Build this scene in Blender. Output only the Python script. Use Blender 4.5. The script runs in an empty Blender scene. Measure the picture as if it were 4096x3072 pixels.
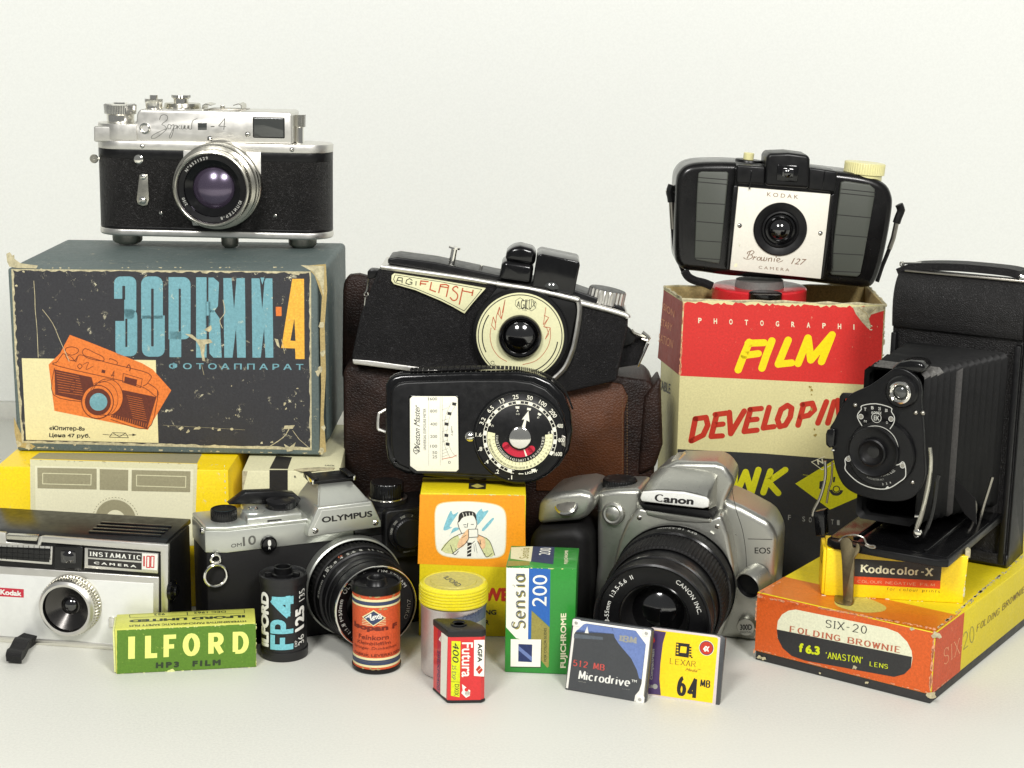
# Vintage cameras, film boxes and film rolls arranged on a pale table.  Units: centimetres.
import bpy, bmesh, math, random
import numpy as np
from mathutils import Vector, Matrix, Euler
from mathutils.geometry import tessellate_polygon
R_ = math.radians
SC = bpy.context.scene
COL = SC.collection
SC.unit_settings.scale_length = 0.01

# ------------------------------------------------------------------ camera, world, lamps, exposure
F_MM, PITCH, ROLL, CAM_H = 60.0, 12.5, 0.8, 34.0
_p, _r = R_(PITCH), R_(ROLL)
_F = Vector((0, math.cos(_p), -math.sin(_p))); _R0 = Vector((1, 0, 0)); _U0 = _R0.cross(_F)
_R = math.cos(_r) * _R0 + math.sin(_r) * _U0
_U = -math.sin(_r) * _R0 + math.cos(_r) * _U0
cd = bpy.data.cameras.new('camera'); cd.lens = F_MM; cd.sensor_width = 36; cd.clip_start = 1; cd.clip_end = 2000
cam = bpy.data.objects.new('camera', cd); COL.objects.link(cam); SC.camera = cam
cm = Matrix((( _R.x, _U.x, -_F.x, 0), (_R.y, _U.y, -_F.y, 0), (_R.z, _U.z, -_F.z, CAM_H), (0, 0, 0, 1)))
cam.matrix_world = cm
CAM_O = Vector((0, 0, CAM_H)); FPX = 4096 * F_MM / 36

W = bpy.data.worlds.new('World'); SC.world = W; W.use_nodes = True
bg = W.node_tree.nodes['Background']; bg.inputs[0].default_value = (0.98, 1.0, 1.0, 1); bg.inputs[1].default_value = WORLD_S if 'WORLD_S' in globals() else 0.25

def area(name, loc, target, size, power, col):
    l = bpy.data.lights.new(name, 'AREA'); l.shape = 'DISK'; l.size = size; l.energy = power; l.color = col
    o = bpy.data.objects.new(name, l); COL.objects.link(o); o.location = loc
    d = Vector(target) - Vector(loc); o.rotation_euler = d.to_track_quat('-Z', 'Y').to_euler()
    return o
area('ceiling_lamp', (-46, -40, 118), (-4, 100, 6), 38, 186000, (1.0, 0.985, 0.96))
area('ceiling_lamp', (52, -30, 112), (4, 100, 6), 38, 186000, (1.0, 0.98, 0.95))
SC.view_settings.view_transform = 'Standard'; SC.view_settings.look = 'None'
SC.view_settings.exposure = 0.0; SC.view_settings.gamma = 1.0
SC.cycles.max_bounces = 8
SC.cycles.use_denoising = True

def ray(px, py):
    return _F + _R * ((px - 2048) / FPX) - _U * ((py - 1536) / FPX)
def on_y(px, py, y):
    d = ray(px, py); return CAM_O + d * (y / d.y)
def on_z(px, py, z=0.0):
    d = ray(px, py); return CAM_O + d * ((z - CAM_H) / d.z)

# ------------------------------------------------------------------ materials
_M = {}
def s2l(c):
    return tuple(((v / 255) / 12.92 if v / 255 <= 0.04045 else ((v / 255 + 0.055) / 1.055) ** 2.4) for v in c)
class NT:
    def __init__(s, name):
        s.m = bpy.data.materials.new(name); s.m.use_nodes = True; s.t = s.m.node_tree; s.N = s.t.nodes; s.L = s.t.links
        s.b = s.N['Principled BSDF']; s.tc = s.N.new('ShaderNodeTexCoord')
    def n(s, typ, **k):
        x = s.N.new(typ)
        for a, v in k.items():
            if a.startswith('_'): x.inputs[a[1:].replace('_', ' ')].default_value = v
            else: setattr(x, a, v)
        return x
    def l(s, a, b): s.L.new(a, b)
    def noise(s, scale, detail=3, rough=.55, vec=None, dist=0.0):
        x = s.n('ShaderNodeTexNoise'); x.inputs['Scale'].default_value = scale; x.inputs['Detail'].default_value = detail
        x.inputs['Roughness'].default_value = rough; x.inputs['Distortion'].default_value = dist
        s.l(vec or s.tc.outputs['Object'], x.inputs['Vector']); return x.outputs['Fac']
    def ramp(s, fac, lo, hi, a=(0, 0, 0, 1), b=(1, 1, 1, 1)):
        x = s.n('ShaderNodeValToRGB'); e = x.color_ramp.elements
        e[0].position = lo; e[1].position = hi; e[0].color = a; e[1].color = b; s.l(fac, x.inputs[0]); return x.outputs[0]
    def mix(s, fac, a, b, typ='MIX'):
        x = s.n('ShaderNodeMix', data_type='RGBA', blend_type=typ)
        if hasattr(fac, 'is_linked') or hasattr(fac, 'node'): s.l(fac, x.inputs[0])
        else: x.inputs[0].default_value = fac
        for i, v in ((6, a), (7, b)):
            if hasattr(v, 'node'): s.l(v, x.inputs[i])
            else: x.inputs[i].default_value = (*v[:3], 1)
        return x.outputs[2]
    def bump(s, h, strength=.3, dist=.02, normal=None):
        x = s.n('ShaderNodeBump'); x.inputs['Strength'].default_value = strength; x.inputs['Distance'].default_value = dist
        s.l(h, x.inputs['Height'])
        if normal: s.l(normal, x.inputs['Normal'])
        s.l(x.outputs[0], s.b.inputs['Normal']); return x.outputs[0]
def setp(b, **k):
    for a, v in k.items():
        b.inputs[a.replace('_', ' ')].default_value = (*v, 1) if isinstance(v, tuple) and len(v) == 3 else v

def plain(name, rgb, rough=.5, metal=0., grain=.08, gs=8., wear=0., wearc=(205, 200, 170), ws=3.2, coat=0., spec=.5, lin=False, bumps=0.):
    """printed card, paint or plastic: colour with fine mottling, optional scuffs showing the board beneath"""
    if name in _M: return name
    t = NT(name); c = rgb if lin else s2l(rgb)
    g = t.noise(gs, 3, .7); g2 = t.noise(gs * .08, 3, .6)
    grain *= 1.5; dark = tuple(v * (1 - grain * 2.0) for v in c); lite = tuple(min(1, v * (1 + grain * 1.4) + grain * .010) for v in c)
    col = t.mix(t.ramp(g, .3, .7), dark, lite)
    col = t.mix(t.ramp(g2, .35, .65), col, t.mix(.5, col, tuple(v * (1 - grain) for v in c)))
    if wear > 0:
        w = t.noise(ws, 9, .78, dist=.4); m = t.ramp(w, .635 - wear * .24, .66 - wear * .24)
        w2 = t.noise(ws * .35, 2); m2 = t.ramp(w2, .45, .62)
        mm = t.n('ShaderNodeMath', operation='MULTIPLY'); t.l(m, mm.inputs[0]); t.l(m2, mm.inputs[1])
        col = t.mix(mm.outputs[0], col, s2l(wearc))
    t.l(col, t.b.inputs['Base Color'])
    rr = t.ramp(t.noise(gs * .3, 4), .3, .7, (max(0, rough - .06),) * 3 + (1,), (min(1, rough + .06),) * 3 + (1,))
    t.l(rr, t.b.inputs['Roughness'])
    setp(t.b, Metallic=metal, Coat_Weight=coat, Coat_Roughness=.08, Specular_IOR_Level=spec)
    if bumps > 0: t.bump(g, bumps, .01)
    _M[name] = t.m; return name
def leather(name, rgb, scale=9., strength=.6, rough=.5, stretch=(1, 1, 1), rot=0., spec=.5, mottle=.25):
    t = NT(name); c = s2l(rgb)
    mp = t.n('ShaderNodeMapping'); mp.inputs['Scale'].default_value = stretch; mp.inputs['Rotation'].default_value = (0, rot, 0)
    t.l(t.tc.outputs['Object'], mp.inputs[0])
    v = t.n('ShaderNodeTexVoronoi', feature='DISTANCE_TO_EDGE'); v.inputs['Scale'].default_value = scale; t.l(mp.outputs[0], v.inputs['Vector'])
    ns = t.noise(scale * 1.3, 4, .6, vec=mp.outputs[0])
    h = t.n('ShaderNodeMath', operation='ADD'); t.l(t.ramp(v.outputs[0], .0, .25), h.inputs[0]); t.l(ns, h.inputs[1])
    t.bump(h.outputs[0], strength, .05)
    col = t.mix(t.ramp(t.noise(.5, 4, .6), .35, .65), tuple(x * (1 - mottle) for x in c), tuple(x * (1 + mottle) for x in c))
    t.l(col, t.b.inputs['Base Color']); setp(t.b, Roughness=rough, Specular_IOR_Level=spec)
    _M[name] = t.m; return name
def metal(name, rgb, rough=.2, brush=0., grain=.05):
    t = NT(name); c = s2l(rgb)
    g = t.noise(3, 5, .7)
    t.l(t.mix(t.ramp(g, .3, .7), tuple(v * (1 - grain) for v in c), c), t.b.inputs['Base Color'])
    t.l(t.ramp(t.noise(2.2, 3), .3, .7, (rough * .85,) * 3 + (1,), (rough * 1.15,) * 3 + (1,)), t.b.inputs['Roughness'])
    setp(t.b, Metallic=1.)
    if brush: t.bump(t.noise(60, 3), brush, .004)
    _M[name] = t.m; return name
def glassy(name, rgb, rough=.03, ior=1.9, tint=None):
    t = NT(name); setp(t.b, Base_Color=s2l(rgb), Roughness=rough, IOR=ior, Coat_Weight=.6, Coat_Roughness=.02)
    if tint: t.b.inputs['Specular Tint'].default_value = (*tint, 1)
    _M[name] = t.m; return name

plain('blk', (15, 15, 16), .34, grain=.05, bumps=.02, spec=.3)
plain('blk_gloss', (10, 10, 11), .16, grain=.03, coat=.12, spec=.4)
plain('blk_matt', (16, 15, 15), .62, grain=.08, bumps=.15, spec=.25)
plain('blk_soft', (16, 16, 16), .5, grain=.08, bumps=.12, spec=.25)
plain('blk_ink', (24, 22, 20), .6, grain=.08)
plain('grey_ink', (92, 92, 86), .6, grain=.08)
plain('white_ink', (226, 226, 218), .55, grain=.04)
plain('dim_ink', (150, 150, 142), .55, grain=.06)
plain('cream', (226, 216, 164), .55, grain=.04)
plain('silver_ink', (188, 188, 180), .4, grain=.04)
metal('chrome', (236, 234, 226), .10)
metal('chrome_worn', (206, 203, 190), .24, 0, .10)
metal('satin', (222, 220, 214), .40, .03, .02)
metal('steel', (170, 166, 156), .32, .1, .12)
metal('brass_worn', (150, 138, 110), .4, .15, .25)
leather('hide', (30, 28, 27), 7.5, .95, .44, (1, 1, 2.6), .5)
leather('hide_fine', (25, 24, 25), 13, .7, .5, spec=.3)
leather('hide_case', (36, 21, 15), 6, .4, .5, mottle=.5, spec=.3)
glassy('glass_dark', (8, 8, 9), .11, 1.8)
glassy('glass_coat', (82, 72, 90), .20, 2.2, (.86, .80, 1.0)); _M['glass_coat'].node_tree.nodes['Principled BSDF'].inputs['Metallic'].default_value = .55; _M['glass_coat'].node_tree.nodes['Principled BSDF'].inputs['Coat Weight'].default_value = .35
glassy('glass_grey', (60, 62, 60), .08, 1.6)

# ------------------------------------------------------------------ 2D helpers
def arc(cx, cy, r, a0, a1, n=10, ry=None):
    ry = r if ry is None else ry
    return [(cx + r * math.cos(R_(a0 + (a1 - a0) * i / n)), cy + ry * math.sin(R_(a0 + (a1 - a0) * i / n))) for i in range(n + 1)]
def rrect(x0, y0, x1, y1, r, n=5):
    rs = r if isinstance(r, (tuple, list)) else (r,) * 4      # bl, br, tr, tl
    p = []
    for (cx, cy, a, q) in ((x0, y0, 180, rs[0]), (x1, y0, 270, rs[1]), (x1, y1, 0, rs[2]), (x0, y1, 90, rs[3])):
        sx = 1 if cx == x0 else -1; sy = 1 if cy == y0 else -1
        if q < 1e-6: p.append((cx, cy))
        else: p += arc(cx + sx * q, cy + sy * q, q, a, a + 90, n)
    return p
def smooth(pts, n=6, closed=False):
    """Catmull-Rom through points"""
    P = [Vector(p) for p in pts]; out = []; m = len(P)
    for i in range(m if closed else m - 1):
        p0 = P[(i - 1) % m] if closed or i else P[0]; p1 = P[i]; p2 = P[(i + 1) % m]
        p3 = P[(i + 2) % m] if closed or i + 2 < m else P[-1]
        for k in range(n):
            t = k / n
            out.append(.5 * ((2 * p1) + (p2 - p0) * t + (2 * p0 - 5 * p1 + 4 * p2 - p3) * t * t + (3 * p1 - p0 - 3 * p2 + p3) * t ** 3))
    if not closed: out.append(P[-1])
    return [tuple(v) for v in out]
def ragged(p0, p1, d0, d1, n, seed):
    """points from p0 to p1 with an uneven offset to the left of the direction"""
    rnd = random.Random(seed); a = Vector(p0); b = Vector(p1); t = (b - a); nn = Vector((-t.y, t.x)).normalized(); out = []
    for i in range(n + 1):
        k = i / n; out.append(tuple(a + t * k + nn * (rnd.uniform(d0, d1))))
    return out

# ------------------------------------------------------------------ text from the built-in font
_TC = {}
def text_mesh(s, bold=0., shear=0., space=1.):
    key = (s, round(bold, 4), round(shear, 3), round(space, 2))
    if key in _TC: return _TC[key]
    c = bpy.data.curves.new('t', 'FONT'); c.body = s; c.size = 1; c.offset = bold; c.shear = shear; c.space_character = space
    c.fill_mode = 'FRONT'; c.resolution_u = 4
    o = bpy.data.objects.new('t', c); COL.objects.link(o)
    dg = bpy.context.evaluated_depsgraph_get(); dg.update()
    me = bpy.data.meshes.new_from_object(o.evaluated_get(dg))
    v = [(p.co.x, p.co.y) for p in me.vertices]; f = [tuple(p.vertices) for p in me.polygons]
    bpy.data.objects.remove(o); bpy.data.curves.remove(c); bpy.data.meshes.remove(me)
    xs = [a for a, b in v] or [0, 1]; ys = [b for a, b in v] or [0, 1]
    _TC[key] = (v, f, (min(xs), min(ys), max(xs), max(ys))); return _TC[key]

# stroke glyphs (unit box, polylines) for hand lettering, thin lettering and slab serif lettering
def _a(cx, cy, rx, ry, a0, a1, n=8): return arc(cx, cy, rx, a0, a1, n, ry)
GL = {
 'A': [[(0, 0), (.5, 1), (1, 0)], [(.18, .36), (.82, .36)]], 'B': [[(0, 0), (0, 1)], [(0, 1), (.5, 1)] + _a(.55, .76, .35, .24, 90, -90) + [(0, .52)], [(0, .52), (.55, .52)] + _a(.6, .26, .4, .26, 90, -90) + [(0, 0)]],
 'C': [_a(.52, .5, .52, .5, 50, 310, 14)], 'D': [[(0, 0), (0, 1), (.4, 1)] + _a(.42, .5, .56, .5, 90, -90, 12) + [(0, 0)]],
 'E': [[(.9, 0), (0, 0), (0, 1), (.9, 1)], [(0, .52), (.72, .52)]], 'F': [[(0, 0), (0, 1), (.9, 1)], [(0, .52), (.72, .52)]],
 'G': [_a(.52, .5, .52, .5, 50, 330, 14), [(1, .1), (1, .45), (.62, .45)]], 'H': [[(0, 0), (0, 1)], [(1, 0), (1, 1)], [(0, .52), (1, .52)]],
 'I': [[(.5, 0), (.5, 1)]], 'J': [[(.75, 1), (.75, .3)] + _a(.45, .28, .3, .28, 0, -150)], 'K': [[(0, 0), (0, 1)], [(.95, 1), (0, .42)], [(.3, .6), (1, 0)]],
 'L': [[(0, 1), (0, 0), (.85, 0)]], 'M': [[(0, 0), (.06, 1), (.5, .2), (.94, 1), (1, 0)]], 'N': [[(0, 0), (0, 1), (1, 0), (1, 1)]],
 'O': [_a(.5, .5, .5, .5, 90, 450, 18)], 'P': [[(0, 0), (0, 1), (.5, 1)] + _a(.52, .74, .4, .26, 90, -90) + [(0, .48)]],
 'R': [[(0, 0), (0, 1), (.5, 1)] + _a(.52, .75, .38, .25, 90, -90) + [(0, .5)], [(.45, .5), (.95, 0)]],
 'S': [_a(.5, .75, .42, .25, 30, 270, 10) + _a(.5, .25, .46, .25, 90, -150, 10)[1:]], 'T': [[(.5, 0), (.5, 1)], [(0, 1), (1, 1)]],
 'U': [[(0, 1), (0, .35)] + _a(.5, .35, .5, .35, 180, 360, 8) + [(1, 1)]], 'V': [[(0, 1), (.48, 0), (1, 1)]], 'W': [[(0, 1), (.25, 0), (.5, .9), (.75, 0), (1, 1)]],
 'X': [[(0, 1), (1, 0)], [(0, 0), (1, 1)]], 'Y': [[(0, 1), (.5, .5), (1, 1)], [(.5, .5), (.5, 0)]], 'Z': [[(0, 1), (1, 1), (0, 0), (1, 0)]],
 '-': [[(.1, .45), (.8, .45)]], '.': [[(.4, 0), (.5, .02)]], "'": [[(.5, 1), (.45, .75)]], ' ': [],
 '0': [_a(.5, .5, .42, .5, 90, 450, 16)], '1': [[(.25, .8), (.5, 1), (.5, 0)]], '2': [_a(.5, .72, .42, .28, 160, -40, 9) + [(.05, 0), (.98, 0)]],
 '3': [_a(.45, .76, .36, .24, 150, -90, 8), _a(.45, .26, .44, .26, 90, -150, 8)], '4': [[(.75, 0), (.75, 1), (0, .28), (1, .28)]],
 '5': [[(.88, 1), (.2, 1), (.14, .56)] + _a(.46, .31, .46, .31, 110, -150, 10)], '6': [_a(.5, .3, .42, .3, 90, 450, 14), _a(.72, .3, .64, .7, 180, 100, 8)], '7': [[(.02, 1), (.95, 1), (.35, 0)]],
 'a': [_a(.42, .33, .4, .33, 90, 450, 12), [(.84, .64), (.84, 0)]], 'c': [_a(.48, .33, .44, .33, 50, 310, 10)], 'd': [_a(.42, .33, .4, .33, 90, 450, 12), [(.84, 1), (.84, 0)]],
 'e': [[(.1, .36), (.88, .36)] + _a(.48, .33, .42, .33, 10, 310, 12)], 'h': [[(.1, 0), (.1, 1)], [(.1, .4)] + _a(.48, .4, .36, .26, 150, 0, 7) + [(.84, 0)]],
 'i': [[(.45, 0), (.45, .64)], [(.45, .86), (.46, .9)]], 'k': [[(.1, 0), (.1, 1)], [(.8, .64), (.1, .25)], [(.35, .4), (.85, 0)]], 'l': [[(.45, 0), (.45, 1)]],
 'n': [[(.1, 0), (.1, .64)], [(.1, .4)] + _a(.48, .4, .36, .25, 150, 0, 7) + [(.84, 0)]], 'o': [_a(.48, .33, .44, .33, 90, 450, 14)],
 'r': [[(.15, 0), (.15, .64)], [(.15, .4)] + _a(.5, .42, .3, .23, 150, 50, 5)], 's': [_a(.45, .48, .3, .17, 30, 270, 7) + _a(.45, .16, .33, .16, 90, -150, 7)[1:]],
 'u': [[(.1, .64), (.1, .25)] + _a(.48, .25, .38, .25, 180, 340, 7), [(.86, .64), (.86, 0)]], 'v': [[(.02, .64), (.45, 0), (.9, .64)]], 'w': [[(0, .64), (.25, 0), (.5, .6), (.75, 0), (1, .64)]],
 'x': [[(.05, .64), (.9, 0)], [(.05, 0), (.9, .64)]], 't': [[(.45, .95), (.45, 0)], [(.1, .64), (.85, .64)]], 'm': [[(.0, 0), (.0, .64)], [(0, .4)] + _a(.26, .42, .24, .22, 150, 0, 6) + [(.5, 0)], [(.5, .4)] + _a(.76, .42, .24, .22, 150, 0, 6) + [(1, 0)]],
 'p': [_a(.45, .33, .4, .33, 90, 450, 12), [(.05, .64), (.05, -.35)]], 'f': [_a(.6, .8, .28, .2, 60, 180, 5) + [(.32, 0)], [(.05, .6), (.7, .6)]],
}
GW = {'I': .32, 'i': .35, 'l': .35, '.': .35, "'": .3, ' ': .6, 'M': 1.15, 'W': 1.2, 'w': 1.1, 'm': 1.15, 'r': .62, 'f': .6, 't': .6, '1': .6, '-': .7}
SERIF_V = set('ABDEFHIKLMNPRTXYhiklnrpmfduVUW1')
def stroke_text(s, wid=.1, thin=None, serif=0., space=.28, w=.72, rnd=False):
    """returns list of quads/polys in unit text space (cap height 1)"""
    thin = wid if thin is None else thin; polys = []; x = 0
    for ch in s:
        cw = GW.get(ch, 1.) * w
        for pl in GL.get(ch, []):
            pts = [(x + a * cw, b) for a, b in pl]
            polys += ribbon(pts, wid, thin, rnd)
            if serif and ch in SERIF_V:
                for e, o in ((pts[0], pts[1]), (pts[-1], pts[-2])):
                    if abs(e[0] - o[0]) < abs(e[1] - o[1]) * 1.25 and (abs(e[1]) < .02 or abs(e[1] - 1) < .02 or abs(e[1] - .64) < .02):
                        hy = thin * .5 if thin < wid else wid * .35
                        yy = e[1] + (hy if e[1] < .02 else -hy)
                        polys.append([(e[0] - serif, yy - hy), (e[0] + serif, yy - hy), (e[0] + serif, yy + hy), (e[0] - serif, yy + hy)])
        if serif and ch in 'CGS': polys.append([(x + .86 * cw, .74), (x + .98 * cw, .74), (x + .98 * cw, .98), (x + .90 * cw, .98)])
        x += cw + space
    xs = [p[0] for q in polys for p in q] or [0, 1]; ys = [p[1] for q in polys for p in q] or [0, 1]
    return polys, (min(xs), min(ys), max(xs), max(ys))
def ribbon(pts, wid, thin=None, rnd=False):
    """a polyline as quads; split at corners so that every stroke keeps its own width"""
    thin = wid if thin is None else thin; out = []; P = [Vector(p[:2]) for p in pts]
    P = [p for i, p in enumerate(P) if i == 0 or (p - P[i - 1]).length > 1e-6]
    if len(P) < 2: return out
    closed = (P[0] - P[-1]).length < 1e-4; n = len(P)
    hw = lambda d: (thin + (wid - thin) * abs(d.y)) / 2
    D = [(P[i + 1] - P[i]).normalized() for i in range(n - 1)]
    cuts = [0] + [i for i in range(1, n - 1) if D[i - 1].dot(D[i]) < .80] + [n - 1]
    for c0, c1 in zip(cuts, cuts[1:]):
        Q = [p.copy() for p in P[c0:c1 + 1]]; dd = D[c0:c1]; L, Rr = [], []
        if c0 > 0: q = D[c0 - 1].dot(dd[0]); Q[0] -= dd[0] * hw(D[c0 - 1]) * (1.0 if q > -.5 else .55) * (0 if rnd else 1)
        if c1 < n - 1: q = dd[-1].dot(D[c1]); Q[-1] += dd[-1] * hw(D[c1]) * (1.0 if q > -.5 else .55) * (0 if rnd else 1)
        for i, p in enumerate(Q):
            d0 = dd[i - 1] if i > 0 else (D[-1] if closed and c0 == 0 and D[-1].dot(D[0]) > .8 else dd[0]); d1 = dd[i] if i < len(dd) else (D[0] if closed and c1 == n - 1 and D[-1].dot(D[0]) > .8 else dd[-1])
            d = (d0 + d1).normalized(); nn = Vector((-d.y, d.x)); h = hw(d); m = 1 / max(.8, d.dot(d1))
            L.append(p + nn * h * m); Rr.append(p - nn * h * m)
        for i in range(len(Q) - 1): out.append([tuple(Rr[i]), tuple(Rr[i + 1]), tuple(L[i + 1]), tuple(L[i])])
        if rnd:
            for p in (Q[0], Q[-1]):
                h = hw(dd[0]); out.append([(p.x + h * math.cos(t * math.pi / 6), p.y + h * math.sin(t * math.pi / 6)) for t in range(12)])
    return out

# ------------------------------------------------------------------ mesh builder
class MB:
    def __init__(s): s.v = []; s.f = []; s.fm = []; s.flat = []; s.wear = None
    def add(s, vs, fs, mat, flat=False):
        o = len(s.v); s.v += [tuple(p) for p in vs]
        for f in fs: s.f.append(tuple(i + o for i in f)); s.fm.append(mat); s.flat.append(flat)
    def bm(s, b, mat, M=None):
        b.verts.ensure_lookup_table(); b.verts.index_update()
        vs = [(M @ v.co if M else v.co.copy()) for v in b.verts]
        s.add(vs, [[v.index for v in f.verts] for f in b.faces], mat); b.free()
    def prism(s, pts, a0, a1, mat, pl='xz', bev=0., seg=2, M=None, bev_which='both', top_scale=None):
        """outline extruded from a0 to a1 along the axis missing from pl"""
        b = bmesh.new()
        def to(p, a):
            if pl == 'xz': return (p[0], a, p[1])
            if pl == 'xy': return (p[0], p[1], a)
            return (a, p[0], p[1])
        cx = sum(p[0] for p in pts) / len(pts); cy = sum(p[1] for p in pts) / len(pts)
        ts = top_scale or 1
        A = [b.verts.new(to(p, a0)) for p in pts]; B = [b.verts.new(to((cx + (p[0] - cx) * ts, cy + (p[1] - cy) * ts), a1)) for p in pts]
        fa = b.faces.new(A); fb = b.faces.new(B[::-1]); n = len(pts)
        for i in range(n): b.faces.new((A[i], B[i], B[(i + 1) % n], A[(i + 1) % n]))
        bmesh.ops.recalc_face_normals(b, faces=b.faces)
        if bev > 0:
            es = set()
            if bev_which in ('both', 'a'): es |= set(fa.edges)
            if bev_which in ('both', 'b'): es |= set(fb.edges)
            for e in b.edges:
                if len(e.link_faces) == 2 and e not in es and e.calc_face_angle(0) > .6 and bev_which == 'both': es.add(e)
            bmesh.ops.bevel(b, geom=list(es), offset=bev, segments=seg, affect='EDGES', profile=.5, clamp_overlap=True)
        s.bm(b, mat, M)
    def box(s, x0, x1, y0, y1, z0, z1, mat, bev=.03, seg=2, M=None):
        s.prism([(x0, y0), (x1, y0), (x1, y1), (x0, y1)], z0, z1, mat, 'xy', bev, seg, M)
    def lathe(s, c, axis, prof, mat, seg=48, knurl=None, a0=0, a1=360, M=None):
        """prof: [(r, h, mat?)]; knurl=(i0,i1,n,amp)"""
        ax = Vector(axis).normalized(); u = ax.orthogonal().normalized(); w = ax.cross(u)
        if abs(ax.y) > .9: u = Vector((1, 0, 0)); u = (u - ax * u.dot(ax)).normalized(); w = ax.cross(u)
        c = Vector(c); n = seg; kn = knurl
        if kn: n = kn[2] * 4
        full = abs(a1 - a0) >= 360
        m = n if full else n + 1; V = []; Fc = []; idx = []
        for i, pr in enumerate(prof):
            r, h = pr[0], pr[1]
            if r < 1e-6:
                idx.append([len(V)] * m); V.append(c + ax * h); continue
            row = []
            for k in range(m):
                a = R_(a0 + (a1 - a0) * k / n); rr = r
                if kn and kn[0] <= i <= kn[1] and (k % 4) in (2, 3): rr = r * (1 - kn[3])
                row.append(len(V)); V.append(c + ax * h + (u * math.cos(a) + w * math.sin(a)) * rr)
            idx.append(row)
        groups = {}
        for i in range(len(prof) - 1):
            mt = prof[i + 1][2] if len(prof[i + 1]) > 2 else mat; A = idx[i]; B = idx[i + 1]
            for k in range(n if full else n):
                k2 = (k + 1) % m
                if not full and k2 == 0: continue
                q = [A[k], A[k2], B[k2], B[k]]; q = [x for j, x in enumerate(q) if x != q[j - 1]]
                if len(q) >= 3: groups.setdefault(mt, []).append(q)
        if M: V = [M @ v for v in V]
        o = len(s.v); s.v += [tuple(p) for p in V]
        for mt, q in groups.items():
            for f in q: s.f.append(tuple(i + o for i in f)); s.fm.append(mt); s.flat.append(False)
    def disc(s, c, axis, r, mat, seg=40, h=0): s.lathe(c, axis, [(0, h), (r, h)], mat, seg)
    def dome(s, c, axis, r, bulge, mat, seg=40, n=7, M=None):
        """spherical cap of base radius r rising by bulge along axis"""
        Rs = (r * r + bulge * bulge) / (2 * bulge); am = math.asin(min(1, r / Rs))
        s.lathe(c, axis, [(Rs * math.sin(am * (1 - i / n)), Rs * math.cos(am * (1 - i / n)) - (Rs - bulge)) for i in range(n + 1)], mat, seg, M=M)
    def tube(s, pts, r, mat, seg=8, closed=False, flat=None, caps=True):
        P = [Vector(p) for p in pts]; n = len(P); V = []; rows = []; prev = None
        for i, p in enumerate(P):
            t = ((P[(i + 1) % n] if closed or i < n - 1 else p) - (P[i - 1] if closed or i else p)).normalized()
            if prev is None: u = t.orthogonal().normalized()
            else: u = (prev - t * prev.dot(t)).normalized()
            prev = u; w = t.cross(u); rr = r[i] if isinstance(r, (list, tuple)) else r
            row = []
            for k in range(seg):
                a = 2 * math.pi * k / seg; V.append(p + (u * math.cos(a) * (flat or 1) + w * math.sin(a)) * rr); row.append(len(V) - 1)
            rows.append(row)
        Fc = []
        for i in range(n if closed else n - 1):
            A, B = rows[i], rows[(i + 1) % n]
            for k in range(seg): Fc.append((A[k], A[(k + 1) % seg], B[(k + 1) % seg], B[k]))
        if not closed and caps: Fc += [tuple(rows[0][::-1]), tuple(rows[-1])]
        s.add(V, Fc, mat)
    def strip(s, pts, width_vec, thick, mat):
        """a flat strap along pts with width vector(s) and thickness"""
        P = [Vector(p) for p in pts]; wv = Vector(width_vec); b = bmesh.new(); rows = []
        for i, p in enumerate(P):
            t = ((P[min(i + 1, len(P) - 1)]) - P[max(i - 1, 0)]).normalized(); nn = t.cross(wv).normalized() * thick / 2
            rows.append([b.verts.new(p + a) for a in (wv / 2 + nn, wv / 2 - nn, -wv / 2 - nn, -wv / 2 + nn)])
        for A, B in zip(rows, rows[1:]):
            for k in range(4): b.faces.new((A[k], A[(k + 1) % 4], B[(k + 1) % 4], B[k]))
        b.faces.new(rows[0][::-1]); b.faces.new(rows[-1]); bmesh.ops.recalc_face_normals(b, faces=b.faces); s.bm(b, mat)
    def obj(s, name, parent=None, label=None, kind=None, warp=None, normals=False):
        me = bpy.data.meshes.new(name)
        vs = [warp(v) for v in s.v] if warp else s.v
        me.from_pydata(vs, [], s.f); mats = []
        for m in s.fm:
            if m not in mats: mats.append(m)
        for m in mats: me.materials.append(_M[m])
        ix = {m: i for i, m in enumerate(mats)}
        me.polygons.foreach_set('material_index', [ix[m] for m in s.fm])
        me.shade_smooth()
        try: me.set_sharp_from_angle(angle=R_(38))
        except Exception: pass
        me.validate()
        o = bpy.data.objects.new(name, me); COL.objects.link(o)
        if parent is not None: o.parent = parent
        if label: o['label'] = label
        if kind: o['kind'] = kind
        if s.wear: s.wear.obj('worn_edge', parent, kind='stuff', warp=warp)
        return o

_allroots = []
def thing(name, label, cat, loc=(0, 0, 0), rot=(0, 0, 0), group=None):
    o = bpy.data.objects.new(name, None); COL.objects.link(o); o.empty_display_size = .5
    o.location = loc; o.rotation_euler = tuple(R_(a) for a in rot); o['label'] = label; o['category'] = cat
    if group: o['group'] = group
    o['_m'] = 0; del o['_m']
    _allroots.append(o); return o
def mat_of(o): return Matrix.Translation(o.location) @ o.rotation_euler.to_matrix().to_4x4()

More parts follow.
